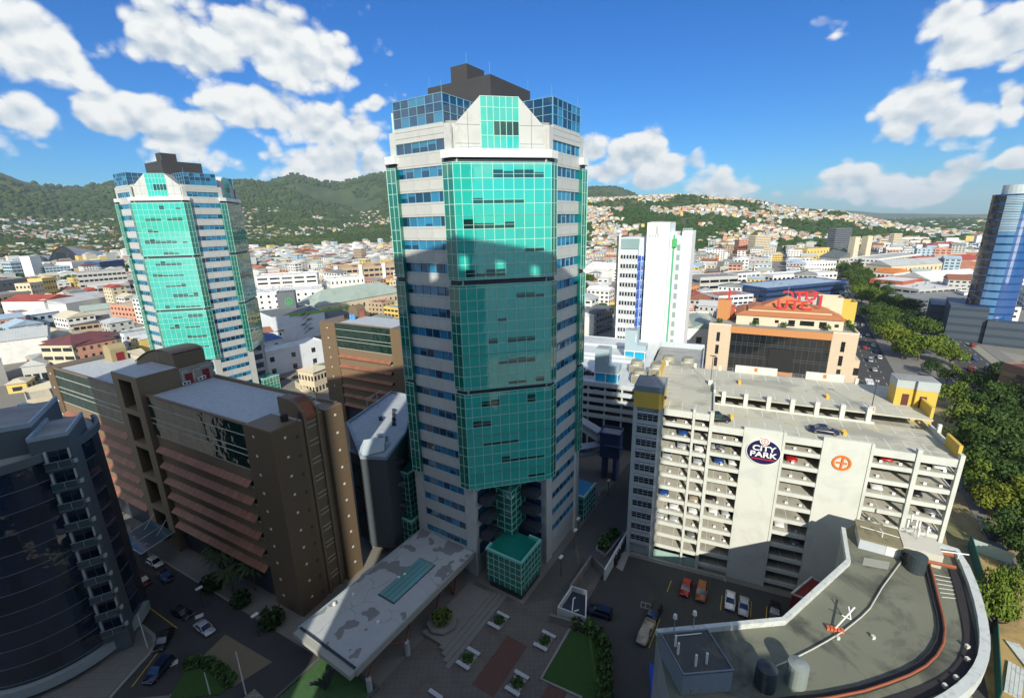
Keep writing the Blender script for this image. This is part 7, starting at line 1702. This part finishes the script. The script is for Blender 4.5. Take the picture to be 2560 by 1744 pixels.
# left
lm_(-60,922,133,893,862,30,'white','silver','gable',2,'long white warehouse wall with grey sheet roof at the left edge', 'warehouse', win=False, rise=4)
lm_(66,960,128,952,915,16,'pale grey','silver','gabley',1,'grey shed with glazed gable and open bays, beside the brown block', 'shed', bay=2.4, frac=.75, rise=3)
lm_(22,985,72,978,960,9,'yellow','cream','hip',1,'small yellow house with pale hipped roof in front of the grey shed', 'house')
lm_(-40,975,24,960,905,22,'pale grey','silver','gable',1,'low grey roofed shed at the left edge beyond the hotel', 'shed', win=False)
lm_(88,1065,150,1050,1000,14,'cream','cream','flat',1,'plain cream wall block between the hotel and the brown office', 'building', win=False)
lm_(128,928,200,945,850,18,'salmon','maroon','hip',4,'pink and cream office with maroon hipped roof, left wing', 'office', bay=2.6, frac=.35, rise=2.5)
lm_(203,945,318,905,858,16,'cream','maroon','hip',4,'cream office with maroon hipped roof and ribbon windows, right wing', 'office', bay=5, frac=.85, rise=2.5)
lm_(190,845,285,832,812,14,'tan','brown' if False else 'dark','shed',2,'old brown roofed building with dark open front behind the maroon roof', 'building', bay=3, frac=.8)
lm_(0,752,86,740,703,26,'slate','grey','flat',3,'grey office with tall vertical dark stripes at the left edge', 'office', bay=4.5, frac=.25, clutter=5)
lm_(-10,792,88,775,740,20,'cream','grey','flat',3,'cream building with red window columns at the left edge', 'building', bay=4, frac=.5)
lm_(86,748,118,742,708,14,'cream','terracotta','flat',3,'cream and terracotta block right of the striped grey office', 'building'); lm_(118,742,150,736,696,14,'yellow','cream','flat',3,'pale yellow block with balconies right of the terracotta block', 'building')
lm_(120,790,200,775,752,40,'white','red','gabley',1,'white shed row with red sheet roof, left half', 'warehouse', win=False, rise=4); lm_(172,788,286,765,758,38,'white','silver','gable',1,'long grey roofed shed next to the red roof', 'warehouse', win=False, rise=4)
lm_(250,762,290,757,740,22,'orange','orange','gable',1,'shed end with bright orange roof panel left of the twin tower', 'warehouse', win=False)
lm_(86,822,158,810,786,15,'pale blue','white','hip',2,'white roofed pale building with curved front and car porch', 'building'); lm_(215,805,292,795,778,18,'pale grey','pale green','gable',1,'low shed with pale green roof left of the salmon block', 'shed', win=False)
lm_(284,800,345,806,762,18,'salmon','cream','flat',3,'salmon block with cream window bays beside the twin tower', 'building', bay=4, frac=.45)
lm_(206,733,325,722,682,26,'pale grey','grey','flat',4,'open concrete frame building left of the twin tower', 'building', bay=4.2, frac=.82); lm_(250,745,330,735,715,22,'pale grey','white','flat',2,'low parking deck in front of the concrete frame', 'car park', bay=6, frac=.85)
lm_(38,698,100,692,655,20,'pale blue','white','flat',5,'pale blue office with dark ribbon windows below the silver shells', 'office', bay=5, frac=.85, clutter=6); lm_(90,698,116,694,640,12,'white','white','flat',1,'white stair tower of the pale blue office', 'building', win=False); lm_(120,695,182,690,668,18,'pale blue','white','flat',4,'blue and white stepped office right of the white stair tower', 'office', bay=4, frac=.8)
lm_(170,655,238,648,618,20,'yellow','cream','flat',6,'yellow block dotted with small windows beside the silver shells', 'building', bay=3.4, frac=.35, clutter=4); lm_(185,680,260,672,655,24,'white','cream','flat',2,'cream flat roofed hall in front of the yellow block', 'building', win=False)
lm_(255,683,316,675,655,24,'deep blue','pale blue','flat',2,'blue painted warehouse left of the twin tower', 'warehouse', win=False); lm_(32,606,58,603,585,14,'white','white','flat',5,'small white hospital block on the far hillside', 'building'); lm_(235,620,300,615,595,20,'cream','cream','flat',5,'cream slab on the hillside behind the silver shells', 'building', bay=3)
# silver shell roofed arts hall
SH = thing('arts_hall', 'arts hall with silver curved shell roofs at the far left', 'arts hall', (*at(110, 662), 0), 0)
M_SHELL = mat('silver_shell', (.40,.44,.47), .4, .3, .06, lines=[(4, 0, (.33,.37,.40), .3)])
def shell(x0, x1, y0, dep, h, tilt):
    b = MB(); n, m_ = 16, 6
    for j in range(m_+1):
        for i in range(n+1):
            t = i/n; s = j/m_; b.v.append((x0+(x1-x0)*t, y0+dep*s, h*math.sin(math.pi*(t*.92+.04))**.8*(1-.45*s*tilt)*(1+.25*t*tilt)))
    for j in range(m_):
        for i in range(n): a_ = j*(n+1)+i; b.f.append((a_, a_+1, a_+n+2, a_+n+1))
    o = b.build('shell_roof', M_SHELL, SH, smooth=True); g = MB(); g.v = [(x0+(x1-x0)*i/n, y0+2.5, max(0, h*math.sin(math.pi*(i/n*.92+.04))**.8*(1+.25*i/n*tilt)-1.5)) for i in range(n+1)]+[(x0+(x1-x0)*i/n, y0+2.5, 0) for i in range(n+1)]
    g.f = [(i, n+1+i, n+2+i, i+1) for i in range(n)]; g.build('glass_wall', M_DKWIN, SH)
shell(-80, -28, 0, 50, 15, .4); shell(-36, 26, -6, 70, 19, .6); shell(20, 92, -10, 90, 34, 1.0)
# centre
lm_(632,792,815,778,735,34,'white','white','flat',4,'big white office with set back top floor behind the twin tower', 'office', bay=5, frac=.3, clutter=14); lm_(650,758,800,748,692,24,'white','white','flat',6,'white upper storey of the big office with dark ribbons', 'office', bay=9, frac=.8, clutter=10)
o = lm_(706,830,750,826,733,10,'slate','dark','flat',1,'dark grey shaft with a green ring logo in front of the white office', 'tower', win=False)
_w = math.hypot(*(np.array(at(750,826))-np.array(at(706,830)))); _h = hz(706, 733, at(706, 830)); _gn = mat('logo_green', (.02,.45,.08), .5)
ring('ring_logo', _w*.62, _h-5.6, 1.9, 2.4, -.25, -.02, _gn, o, 28); text('b', 3.6, _w*.62, -.2, _h-5.7, _gn, o, 'logo_letter', ex=.1, bold=.05)
lat = MB()
for i in range(5): lat.tube((2+1.9*i, 3, _h), (2+1.9*i, 3, _h+11), .12, 4); 
for i in range(5): lat.tube((1.5, 3, _h+2+2*i), (10.5, 3, _h+2+2*i), .1, 4)
for i in range(6): lat.tube((2+1.5*i, 3, _h+1), (3+1.5*i, 3, _h+10), .07, 4)
lat.build('lattice_frame', M_STEEL, o)
lm_(835,775,918,765,698,22,'white','white','flat',5,'white building with arched top windows and roof vents', 'office', bay=3.4, frac=.3, clutter=8); lm_(812,770,842,768,705,20,'slate','white','flat',4,'dark glazed link beside the arched white building', 'building', bay=3, frac=.7)
o = lm_(842,712,990,700,672,40,'tan','tan' if False else 'rust','flat',3,'brown concrete complex with faceted roofs and white pylons', 'complex', bay=6, frac=.8)
for i in range(4): hip_mesh(22, 22, 0, 7, 0).build('faceted_roof', mat('roof_brown', (.34,.25,.14), .8, var=.15), o).location = (4+27*i, 2, 17)
for i in range(4): MB().box(-1+28*i, 3+28*i, -2, 3, 0, 22).build('white_pylon', WALLS['white'], o)
lm_(622,742,656,738,680,14,'white','white','flat',1,'white slab with black vertical stripes right of the twin tower', 'slab tower', bay=3.6, frac=.6)
o = lm_(800,815,1010,770,765,26,'cream','pale green','hip',2,'long church like building with grey green roof and arched windows', 'church', bay=5, frac=.3, rise=9)
lm_(760,820,840,838,800,26,'pale grey','slate','hip',1,'slate hipped church wing with round window', 'church', win=False, rise=8)
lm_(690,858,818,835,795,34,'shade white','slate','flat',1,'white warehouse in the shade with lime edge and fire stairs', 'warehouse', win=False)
P_ = at(690, 858); Q_ = at(818, 835); _a = math.atan2(Q_[1]-P_[1], Q_[0]-P_[0]); h_ = hz(690, 795, P_)
le = thing('lime_fascia', 'lime green fascia along the shaded warehouse roof edge', 'fascia', (P_[0], P_[1], h_), _a); MB().box(10, 58, -.5, -.05, -.4, .9).build('board', mat('lime_paint', (.20,.42,.03), .5), le)
fs = thing('fire_stairs', 'dark zigzag fire stairs on the shaded white warehouse wall', 'fire stairs', (P_[0], P_[1], 0), _a)
z_ = MB(); 
for i in range(5): z_.tube((17, -.8, 3+3*i), (22, -.8, 6+3*i), .16, 4); z_.box(16 if i % 2 else 20, 19 if i % 2 else 23, -1.3, -.1, 5.8+3*i, 6.0+3*i)
z_.build('flight', M_DARKBAND, fs)
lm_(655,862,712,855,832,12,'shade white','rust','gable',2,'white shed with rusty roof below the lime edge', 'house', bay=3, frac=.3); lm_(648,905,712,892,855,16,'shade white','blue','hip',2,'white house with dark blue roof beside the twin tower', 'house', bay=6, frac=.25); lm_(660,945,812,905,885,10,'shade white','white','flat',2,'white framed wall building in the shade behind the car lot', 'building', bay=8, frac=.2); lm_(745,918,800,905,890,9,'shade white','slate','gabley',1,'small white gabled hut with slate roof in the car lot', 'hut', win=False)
lm_(790,985,830,968,930,9,'cream','cream','hip',2,'small cream timber pavilion with orange band near the far brown office', 'pavilion', bay=1.6, frac=.5)
WL2 = MB().wallpath([at(740,968), at(790,1000)], .4, 0, 3).build('lot_wall', WALLS['cream']); tag(WL2, 'cream boundary wall of the car lot', 'wall')
# right
lm_(1455,800,1492,795,772,18,'white','green','hip',2,'white pavilion with bright green hipped roof right of the teal tower', 'pavilion', rise=5); lm_(1490,840,1530,825,780,26,'slate','slate','flat',4,'dark slate office left of the white slab tower', 'office', bay=3, frac=.6); lm_(1440,845,1492,838,792,20,'white','white','shed',1,'white block with sloping roof below the green roof', 'building', win=False)
lm_(1458,700,1520,705,672,40,'white','white','gable',1,'white curved roof hall behind the teal tower right edge', 'hall', win=False); lm_(1455,740,1500,735,715,16,'white','silver','hip',1,'white villa with pale roof among palms', 'house'); lm_(1500,760,1525,757,742,12,'white','red','hip',1,'white house with bright red roof left of the slab tower', 'house')
o = lm_(1650,892,1800,900,822,46,'white','pale green','flat',2,'ornate white hall with scrollwork roof between slab tower and tan office', 'hall', bay=6, frac=.35)
h_ = hz(1650, 822, at(1650, 892))
for i in range(9): MB().box(4, 26, 6+4*i, 8+4*i, h_+.1, h_+1.2).build('roof_ridge', mat('pale_ridge', (.40,.40,.34), .8), o)
MB().box(0, 12, 4, 16, h_, h_+4).build('white_block', WALLS['white'], o); MB().box(0, 12, 24, 36, h_, h_+5).build('white_block', WALLS['white'], o); gable_mesh(14, 30, h_, 3, .3, 1).build('green_roof', ROOFS['pale green'], o).location = (12.5, 2, 0)
for i in range(8): ring('scroll', 29.2, h_+1.0, .7, 1.1, 4+4.6*i, 4.5+4.6*i, WALLS['cream'], o, 14)
lm_(1747,740,1842,735,695,26,'pale grey','grey','flat',3,'concrete block with grey roof and dark ribbon windows behind the slab tower', 'office', bay=9, frac=.9, clutter=6); lm_(1840,728,1896,724,685,20,'white','grey','flat',4,'white block with grey roof right of the concrete block', 'office', bay=5, frac=.7)
lm_(1792,790,1878,784,742,22,'shade white','terracotta','flat',4,'white building with blue louvre frames behind the tan office', 'office', bay=4, frac=.8, clutter=6); lm_(1720,745,1745,740,720,12,'orange','terracotta','flat',2,'small orange block right of the slab tower', 'building')
lm_(1911,775,2108,752,722,30,'deep blue','pale blue','flat',4,'dark blue glass building with pale blue roof behind the red letters', 'office', bay=2.2, frac=.85, clutter=4); lm_(1930,715,2090,705,690,22,'white','white','flat',2,'white flat roofed store behind the blue glass building', 'store', bay=5, frac=.6); lm_(2010,680,2088,676,657,18,'white','pale blue' if False else 'white','flat',2,'pale pink and white shop row by the boulevard', 'shop', bay=4); lm_(2030,703,2084,700,681,16,'cream','silver','flat',2,'cream shop building with dark window rows by the boulevard', 'shop', bay=3, frac=.7)
lm_(1845,635,1882,634,600,16,'salmon','red','flat',8,'cream and salmon flats with red roof, left lower block', 'flats', bay=3, frac=.6); lm_(1884,640,1922,638,590,16,'cream','red','flat',12,'tall cream flats with orange balconies and red roof', 'flats', bay=3, frac=.6); lm_(1770,648,1818,647,632,20,'white','white','flat',1,'plain white box building below the hillside trees', 'building', win=False)
lm_(1892,655,1955,652,638,14,'yellow','cream','gable',3,'long yellow balconied row at the foot of the hill', 'flats', bay=3, frac=.6); lm_(2015,648,2070,645,622,22,'yellow','blue','flat',2,'bright yellow building with blue roof edge', 'building', bay=6, frac=.2); lm_(2082,628,2122,626,572,16,'slate','white','flat',12,'dark slab tower with white stair zigzag', 'slab tower', bay=3, frac=.8); lm_(2003,585,2058,584,570,16,'pale blue','white','flat',4,'pale blue slab among hillside trees', 'building', bay=2.5, frac=.7)
o = lm_(2095,672,2165,668,645,30,'pale grey','slate','gabley',2,'grey stone church with twin cream towers at the head of the boulevard', 'church', bay=5, frac=.3, rise=9)
_w = math.hypot(*(np.array(at(2165,668))-np.array(at(2095,672))))
for x in (.42, .86): MB().box(_w*x-4, _w*x+4, -4, 4, 0, 40).build('tower', WALLS['cream'], o); 
lm_(2190,682,2300,665,648,30,'white','silver','flat',4,'white office block with dark windows right of the church', 'office', bay=4, frac=.55); lm_(2222,700,2380,688,665,26,'cream','pale grey' if False else 'silver','gable',2,'long cream hall with pointed gables right of the boulevard trees', 'hall', bay=6, frac=.25); lm_(2300,662,2420,655,640,24,'cream','cream','flat',2,'long cream flat roofed building far right', 'building', bay=5)
lm_(2310,675,2450,668,655,30,'cream','red','gable',2,'row with red roofs behind the cream hall', 'building'); lm_(2380,690,2470,684,668,24,'salmon','terracotta','hip',3,'terracotta and cream building left of the blue oval tower', 'building', bay=3); lm_(2290,760,2440,748,725,30,'pale grey','white','flat',3,'white roofed market hall left of the blue oval tower', 'hall', bay=6, frac=.8, clutter=12)
lm_(2230,710,2270,704,683,18,'white','orange','gabley',2,'white house with orange red roof at the boulevard edge', 'house'); lm_(2250,745,2300,735,705,24,'brick red','white','flat',2,'red and white shop corner by the boulevard', 'shop', bay=4); lm_(2320,725,2460,715,700,30,'white','white','gable',1,'white sheet roofed shed left of the blue oval tower', 'shed', win=False)
lm_(2290,780,2445,765,750,22,'slate','grey','flat',3,'dark lower block before the oval tower podium', 'building', bay=5, frac=.6); lm_(2250,612,2320,610,596,16,'white','white','flat',6,'white flats beyond the church', 'flats', bay=3, frac=.6); lm_(2330,628,2400,626,612,20,'terracotta' if False else 'salmon','red','hip',3,'orange flats with red hipped roofs beyond the church', 'flats'); lm_(2230,618,2250,617,585,10,'cream','cream','flat',8,'narrow cream tower beyond the church', 'building', bay=3)
lm_(2535,740,2575,735,640,14,'white','white','flat',10,'white tower with violet stripes at the right edge behind the oval tower', 'slab tower', bay=2, frac=.5)
o = bld(2478,1010,2600,1060,905,40,'brown','maroon','flat',3,'brown office with ribbon windows at the right edge beyond the park', 'office', bay=12, frac=.92); LM.append((o.location.x, o.location.y))
lm_(2080,556,2140,553,540,60,'pale blue','pale blue','gable',1,'large pale turquoise roofed hall on the far hill', 'hall', win=False, z=0)
# ------------------------------------------------------------------ the rest of the town
def px_from(x, y, z=0):
    d = np.array([x, y, z-CAM_H]); c = (d@_r, d@_u, d@_fw)
    return (1280+F_PX*c[0]/c[2], 872-F_PX*c[1]/c[2]) if c[2] > 1 else (-9999, -9999)
rc = random.Random(21)
BIG = [(TOWER_C[0], TOWER_C[1], 32), (-125.65, 184, 34), (-70, 95, 60), (-48, 150, 26), (-30, 100, 24), (30, 120, 62), (60, 95, 50), (BTC[0], BTC[1], 48), (WS.location.x+12, WS.location.y+6, 26), (UT.location.x-25, UT.location.y+20, 44), (p2o[0]-15, p2o[1]+30, 50)]
def blocked(x, y, m=0):
    for (a, b, r) in BIG:
        if (x-a)**2+(y-b)**2 < (r+m)**2: return True
    for (a, b) in LM:
        if (x-a-8)**2+(y-b-8)**2 < (15+m)**2: return True
    p = Vector((x, y))-B0; al, of = p.dot(SDIR), p.dot(SN)
    return -24 < of < 54 and al < 1000
TOWNW = ['white', 'white', 'white', 'white', 'cream', 'cream', 'pale grey', 'pale grey', 'shade white', 'pale grey', 'pale blue', 'salmon', 'tan', 'yellow']
TOWNR = ['white', 'white', 'white', 'silver', 'silver', 'silver', 'silver', 'cream', 'cream', 'grey', 'grey', 'red', 'rust', 'terracotta', 'pale green', 'pale green', 'maroon', 'pale blue']
cand = []
GA = R(90-30); gx, gy = Vector((math.cos(GA), math.sin(GA))), Vector((-math.sin(GA), math.cos(GA)))
for i in range(-68, 100):
    for j in range(-86, 92):
        if i % 5 == 0 or j % 4 == 0: continue                 # streets
        p = gx*(i*20+rc.uniform(-2.5, 2.5))+gy*(j*18+rc.uniform(-2.5, 2.5))+Vector((0, 150))
        r = p.length; a = math.atan2(p.x, p.y)
        if r < 190 or r > 1650 or abs(a) > .93: continue
        if ground_h(p.x, p.y) > 25: continue
        px, py = px_from(p.x, p.y)
        if not (-60 < px < 2620): continue
        if blocked(p.x, p.y, 6): continue
        w = rc.uniform(11, 21); d = rc.uniform(10, 18); fl = rc.choice([1, 1, 2, 2, 2, 3, 3, 4]) if r < 900 else rc.choice([1, 1, 2, 2, 3]); h = 3.2*fl+rc.uniform(.5, 1.5)
        if rc.random() < .05 and r > 260: fl = rc.choice([5, 6, 7]); h = 3.2*fl
        if rc.random() < .05: continue
        cand.append((h*w/r**2*(0.02 if (975 < px < 1330 or (300 < px < 640 and r > 240)) else 1), p.x, p.y, w, d, h, fl, rc.choice(TOWNW), rc.choice(TOWNR), rc.choice(['flat', 'flat', 'flat', 'hip', 'gable', 'gable', 'gabley']), px, r))
cand.sort(reverse=True)
ZONE = lambda px, r: (('at the far left' if px < 330 else 'between the twin tower and the main teal tower' if px < 1000 else 'just right of the main teal tower' if px < 1500 else 'behind the white slab tower' if px < 1760 else 'behind the red letters' if px < 2120 else 'right of the boulevard trees')
                      + (', close in' if r < 330 else ', a few blocks back' if r < 520 else ', far back' if r < 800 else ', near the foot of the hills'))
RT = {'flat': 'flat', 'hip': 'hipped', 'gable': 'ridged', 'gabley': 'gable fronted'}
rest = {}
for n, (s_, x, y, w, d, h, fl, wc, rcl, rt, px, r) in enumerate(cand):
    if n < 215:
        building(f'{wc} {("low", "two storey", "three storey", "four storey", "tall", "tall", "tall")[fl-1]} building with {RT[rt]} {rcl} roof {ZONE(px, r)}', 'building', (x, y), GA-math.pi/2+rc.uniform(-.06, .06), w, d, h, wc, rcl, rt, fl, rc.choice([2.8, 3.5, 4.5]), rc.uniform(.3, .75), group='small buildings of the town', clutter=rc.randint(2, 6) if rt == 'flat' else 0, rg=rc)
    else:
        wm_ = rest.setdefault(('wall', wc), MB()); rm_ = rest.setdefault(('roof', rcl), MB()); wn_ = rest.setdefault(('win', 0), MB())
        an = GA-math.pi/2+rc.uniform(-.06, .06); c, q = math.cos(an), math.sin(an)
        def put(src, dst):
            n0 = len(dst.v); dst.v += [(x+c*a-q*b, y+q*a+c*b, z) for a, b, z in src.v]; dst.f += [tuple(k+n0 for k in f) for f in src.f]
        put(MB().box(0, w, 0, d, 0, h), wm_)
        put(MB().box(-.3, w+.3, -.3, d+.3, h, h+.4) if rt == 'flat' else (hip_mesh(w, d, h, min(w, d)*.22, .6) if rt == 'hip' else gable_mesh(w, d, h, min(w, d)*.2, .5, 0 if rt == 'gable' else 1)), rm_)
        if r < 1100: put(window_rows(w, d, h, fl, 4.0, MB(), frac=.55, sides=False), wn_)
TOWN = thing('town', 'mass of low roofs filling the town between the landmarks and the hills', 'town'); TOWN['kind'] = 'stuff'
for (k, c), m in rest.items():
    if m.v: m.build({'wall': 'walls', 'roof': 'roofs', 'win': 'windows'}[k], WALLS[c] if k == 'wall' else (ROOFS[c] if k == 'roof' else M_DKWIN), TOWN, 'stuff')
# houses on the hillsides and over the plain
hm = {}
rs = np.random.RandomState(12)
def scatter(n, a0, a1, r0, r1, cond, wl_list, rf_list, size):
    a = rs.uniform(a0, a1, n); r = np.sqrt(rs.uniform(r0*r0, r1*r1, n)); X, Y = np.sin(a)*r, np.cos(a)*r; Zm, Zl = mount_h(X, Y), lav_h(X, Y); Z = np.maximum(np.maximum(Zm, Zl), 0)
    keep = cond(X, Y, Z, a, r)
    for x, y, z, rr in zip(X[keep], Y[keep], Z[keep], r[keep]):
        w, d, h = rs.uniform(*size), rs.uniform(*size)*.8, rs.choice([3.2, 3.6, 6.2, 6.8, 9.5]); an = rs.uniform(-.5, .5)+GA; c, q = math.cos(an), math.sin(an)
        wm_ = hm.setdefault(('wall', rs.choice(wl_list)), MB()); rm_ = hm.setdefault(('roof', rs.choice(rf_list)), MB())
        b1 = MB().box(0, w, 0, d, -5, h); b2 = gable_mesh(w, d, h, d*.2, .6, 0) if rs.rand() < .7 else hip_mesh(w, d, h, d*.2, .6)
        for src, dst in ((b1, wm_), (b2, rm_)):
            n0 = len(dst.v); dst.v += [(x+c*a_-q*b_, y+q*a_+c*b_, z+zz) for a_, b_, zz in src.v]; dst.f += [tuple(k+n0 for k in f) for f in src.f]
HW = ['white', 'cream', 'cream', 'yellow', 'salmon', 'pale grey', 'tan', 'white', 'pale blue']; HR = ['terracotta', 'red', 'silver', 'silver', 'white', 'rust', 'cream', 'cream', 'grey', 'pale green', 'pale blue']
cl = lambda X, Y, s, t: fbm(X/s+5, Y/s+9, 4) > t
scatter(11000, -.28, .82, 950, 2080, lambda X, Y, Z, a, r: (Z > 3) & (lav_h(X, Y) > 1) & cl(X, Y, 130, .43), HW, HR, (8, 15))
scatter(6500, -.85, .1, 1250, 2700, lambda X, Y, Z, a, r: (Z > 1) & (lav_h(X, Y) < 2) & (Z < 150) & cl(X, Y, 300, .50), HW, HR, (8, 15))
scatter(2600, .35, .95, 1500, 6000, lambda X, Y, Z, a, r: (Z < 2) & cl(X, Y, 500, .48), HW, ['white', 'white', 'silver', 'terracotta', 'cream'], (12, 34))
HS = thing('hillside_houses', 'hundreds of small pale houses scattered over the hillsides', 'houses'); HS['kind'] = 'stuff'
for (k, c), m in hm.items(): m.build({'wall': 'walls', 'roof': 'roofs'}[k], WALLS[c] if k == 'wall' else ROOFS[c], HS, 'stuff')
# woods: leafy clumps on the slopes and between the roofs
def clumps(name, n, a0, a1, r0, r1, cond, size, m, label, fine=9):
    a = rs.uniform(a0, a1, n); r = np.exp(rs.uniform(math.log(r0), math.log(r1), n)); X, Y = np.sin(a)*r, np.cos(a)*r; Z = np.maximum(np.maximum(mount_h(X, Y), lav_h(X, Y)), 0)
    k = cond(X, Y, Z, a, r); X, Y, Z, r = X[k], Y[k], Z[k], r[k]; n = len(X); S = rs.uniform(size[0], size[1], n)*np.clip(r/2200, 1, 1.7)
    # each clump: a low poly lump with a broken outline
    base = np.array([(math.cos(t)*c, math.sin(t)*c, s) for s, c, off in ((.05, .8, 0), (.55, 1.0, .5), (1.05, .6, 0)) for t in (np.arange(6)+off)*math.pi/3]+[(0, 0, 1.3)])
    F = [(i, (i+1) % 6, 6+i) for i in range(6)]+[((i+1) % 6, 6+(i+1) % 6, 6+i) for i in range(6)]+[(6+i, 6+(i+1) % 6, 12+(i+1) % 6) for i in range(6)]+[(6+i, 12+(i+1) % 6, 12+i) for i in range(6)]+[(12+i, 12+(i+1) % 6, 18) for i in range(6)]
    F = np.array(F); V = base[None]*S[:, None, None]*(.75+.5*rs.rand(n, 19, 1)); V[:, :, 2] *= .85
    V += np.stack([X, Y, Z-1], -1)[:, None, :]; FF = (F[None]+19*np.arange(n)[:, None, None]).reshape(-1, 3)
    me = bpy.data.meshes.new(name); V = V.reshape(-1, 3)
    me.vertices.add(len(V)); me.vertices.foreach_set('co', V.astype(np.float32).ravel()); me.loops.add(len(FF)*3); me.loops.foreach_set('vertex_index', FF.astype(np.int32).ravel())
    me.polygons.add(len(FF)); me.polygons.foreach_set('loop_start', np.arange(0, len(FF)*3, 3, dtype=np.int32)); me.polygons.foreach_set('loop_total', np.full(len(FF), 3, dtype=np.int32)); me.materials.append(m); me.update(calc_edges=True)
    return link(name, me, None, 'stuff', label)
M_WOOD = mat('woodland', (.030,.058,.012), .9, var=.5, scale=.03, stain=(.075,.10,.018), stain_amt=.7, stain_scale=.008, spec=.1)
M_WOOD2 = mat('town_trees', (.030,.065,.013), .9, var=.5, scale=.08, spec=.15)
clumps('hill_woods', 9000, -.3, .84, 960, 2100, lambda X, Y, Z, a, r: (lav_h(X, Y) > 2) & ~cl(X, Y, 130, .50), (4.5, 8.5), M_WOOD2, 'trees among the hillside houses')
clumps('mountain_forest', 32000, -.98, .3, 1300, 4300, lambda X, Y, Z, a, r: (Z > 8) & (lav_h(X, Y) < 2) & ((fbm(X/420+40, Y/420, 4) > .40) | (Z < 90)), (6, 10.5), M_WOOD, 'dense forest covering the mountain slopes')
clumps('town_woods', 2600, -.93, .93, 330, 1700, lambda X, Y, Z, a, r: (Z < 3) & (cl(X+900, Y, 160, .56)) & ((np.abs((X-B0.x)*SN.x+(Y-B0.y)*SN.y-15) > 40) | (r > 1100)), (3.5, 6.5), M_WOOD2, 'scattered trees between the town roofs')
clumps('plain_woods', 5000, .30, .98, 1400, 6500, lambda X, Y, Z, a, r: (Z < 3) & cl(X+300, Y, 600, .40), (7, 13), M_WOOD2, 'tree cover over the far plain')
clumps('savannah_woods', 1500, -.86, -.42, 800, 1350, lambda X, Y, Z, a, r: (Z < 30) & cl(X+100, Y+70, 220, .40), (5, 9), M_WOOD2, 'wooded parkland behind the silver shells')
# dark lumps of crowns that individually read on the hill crest
# traffic on the boulevard and in the lots
tr_cols = ['white', 'silver', 'grey', 'black', 'white', 'dark blue', 'blue', 'red', 'silver']
traffic = []
for i in range(46):
    al_ = rc.uniform(-18, 330); off = rc.choice([-2.6, -6.9, -11.6]); traffic.append((al_, off, SDIR if off > -9 else SDIR))
for i in range(16): traffic.append((rc.uniform(-60, 110), rc.choice([29, 35, 41]), -SDIR))
used = []
for (al_, off, dr) in traffic:
    if any(abs(al_-u) < 6.5 and abs(off-v) < 1.5 for u, v in used): continue
    used.append((al_, off)); x, y = bv(al_, off); c = rc.choice(tr_cols); st_y = rc.choice(['sedan', 'hatch', 'suv', 'sedan', 'van'])
    wh = [w for t, w in WHERE if al_ >= t]; wh = wh[-1] if wh else 'near the yellow stair house'
    car(st_y, c, x, y, .02, math.atan2(dr.y, dr.x), f'{c} {dict(sedan="saloon", hatch="hatchback", suv="off-roader", van="van")[st_y]} in the {("kerb lane" if off < -9 else "middle lane" if off < -4 else "lane by the trees") if off < 0 else "far carriageway"}, {wh}', 'traffic on the boulevard', 1)
bus = thing('bus', 'white coach with dark windscreen on the boulevard beside the car park', 'bus', (*at(2172, 975), .02), math.atan2(SDIR.y, SDIR.x))
MB().box(-5.5, 5.5, -1.25, 1.25, .45, 3.2).build('body', PAINTS['white'], bus); MB().box(5.5, 5.54, -1.1, 1.1, 1.5, 2.8).build('windscreen', M_CGLASS, bus); MB().box(-5.2, 5.2, -1.28, -1.25, 1.7, 2.7).build('side_windows', M_CGLASS, bus); MB().box(-5.2, 5.2, 1.25, 1.28, 1.7, 2.7).build('side_windows', M_CGLASS, bus)
MB().box(-5.54, -5.5, -1.05, 1.05, 1.6, 2.9).build('rear_window', M_CGLASS, bus); MB().box(-1.5, 1.2, -.8, .8, 3.2, 3.4).build('roof_unit', M_SQW, bus)
for x in (-3.6, 3.6):
    for y in (-1.16, 1.16): w = link('wheel', WH_ME, bus); w.location = (x, y, 0); w.scale = (1.5, 1.2, 1.5)
lot = [(700,915),(712,905),(725,920),(738,902),(750,925),(765,930),(690,930),(742,945),(757,950),(700,950),(775,912)]
for i, (px, py) in enumerate(lot):
    x, y = at(px, py); c = rc.choice(tr_cols); car('sedan', c, x, y, .02, rc.uniform(0, 3), f'{c} car parked in the lot by the far brown office, {("top row left","top row middle","front middle","by the hut","front right","under the wall","far left","lower middle","lower right","lower left","beside the hut end")[i]}', 'cars in the walled lot', 1)
for i, (px, py, c) in enumerate(((98,952,'white'),(108,955,'silver'),(110,985,'white'),(92,982,'white'),(120,980,'blue'),(80,955,'grey'))):
    x, y = at(px, py); car('van' if i in (2, 3) else 'suv', c, x, y, .02, R(-28)+.2, f'{c} vehicle in the depot yard beyond the brown block, {("upper left","upper middle","white pair right","white pair left","far right","far left")[i]}', 'vehicles in the depot yard', 1)
for i, (px, py, c) in enumerate(((2440,1190,'white'),(2488,1175,'silver'),(2478,1340,'black'),(2480,1205,'white'),(2388,955,'white'))):
    x, y = at(px, py); car(('van','sedan','sedan','hatch','sedan')[i], c, x, y, .04, R(60), f'{c} vehicle in the park right of the car park, {("under the bright tree","by the path","by the pale hoarding","lower one by the path","at the road end")[i]}', 'vehicles in the park', 1)
# haze: the humid air between the viewer and the hills
hz_m = bpy.data.materials.new('humid_air'); hz_m.use_nodes = True; t = hz_m.node_tree; t.nodes.remove(t.nodes['Principled BSDF']); pv = t.nodes.new('ShaderNodeVolumePrincipled')
pv.inputs['Color'].default_value = (.72, .87, 1.0, 1); pv.inputs['Density'].default_value = 6.5e-5; pv.inputs['Anisotropy'].default_value = .0
t.links.new(pv.outputs[0], t.nodes['Material Output'].inputs['Volume'])
hb = MB().box(-9200, 14200, -2100, 16200, -12, 640).build('haze', hz_m, None, 'stuff')
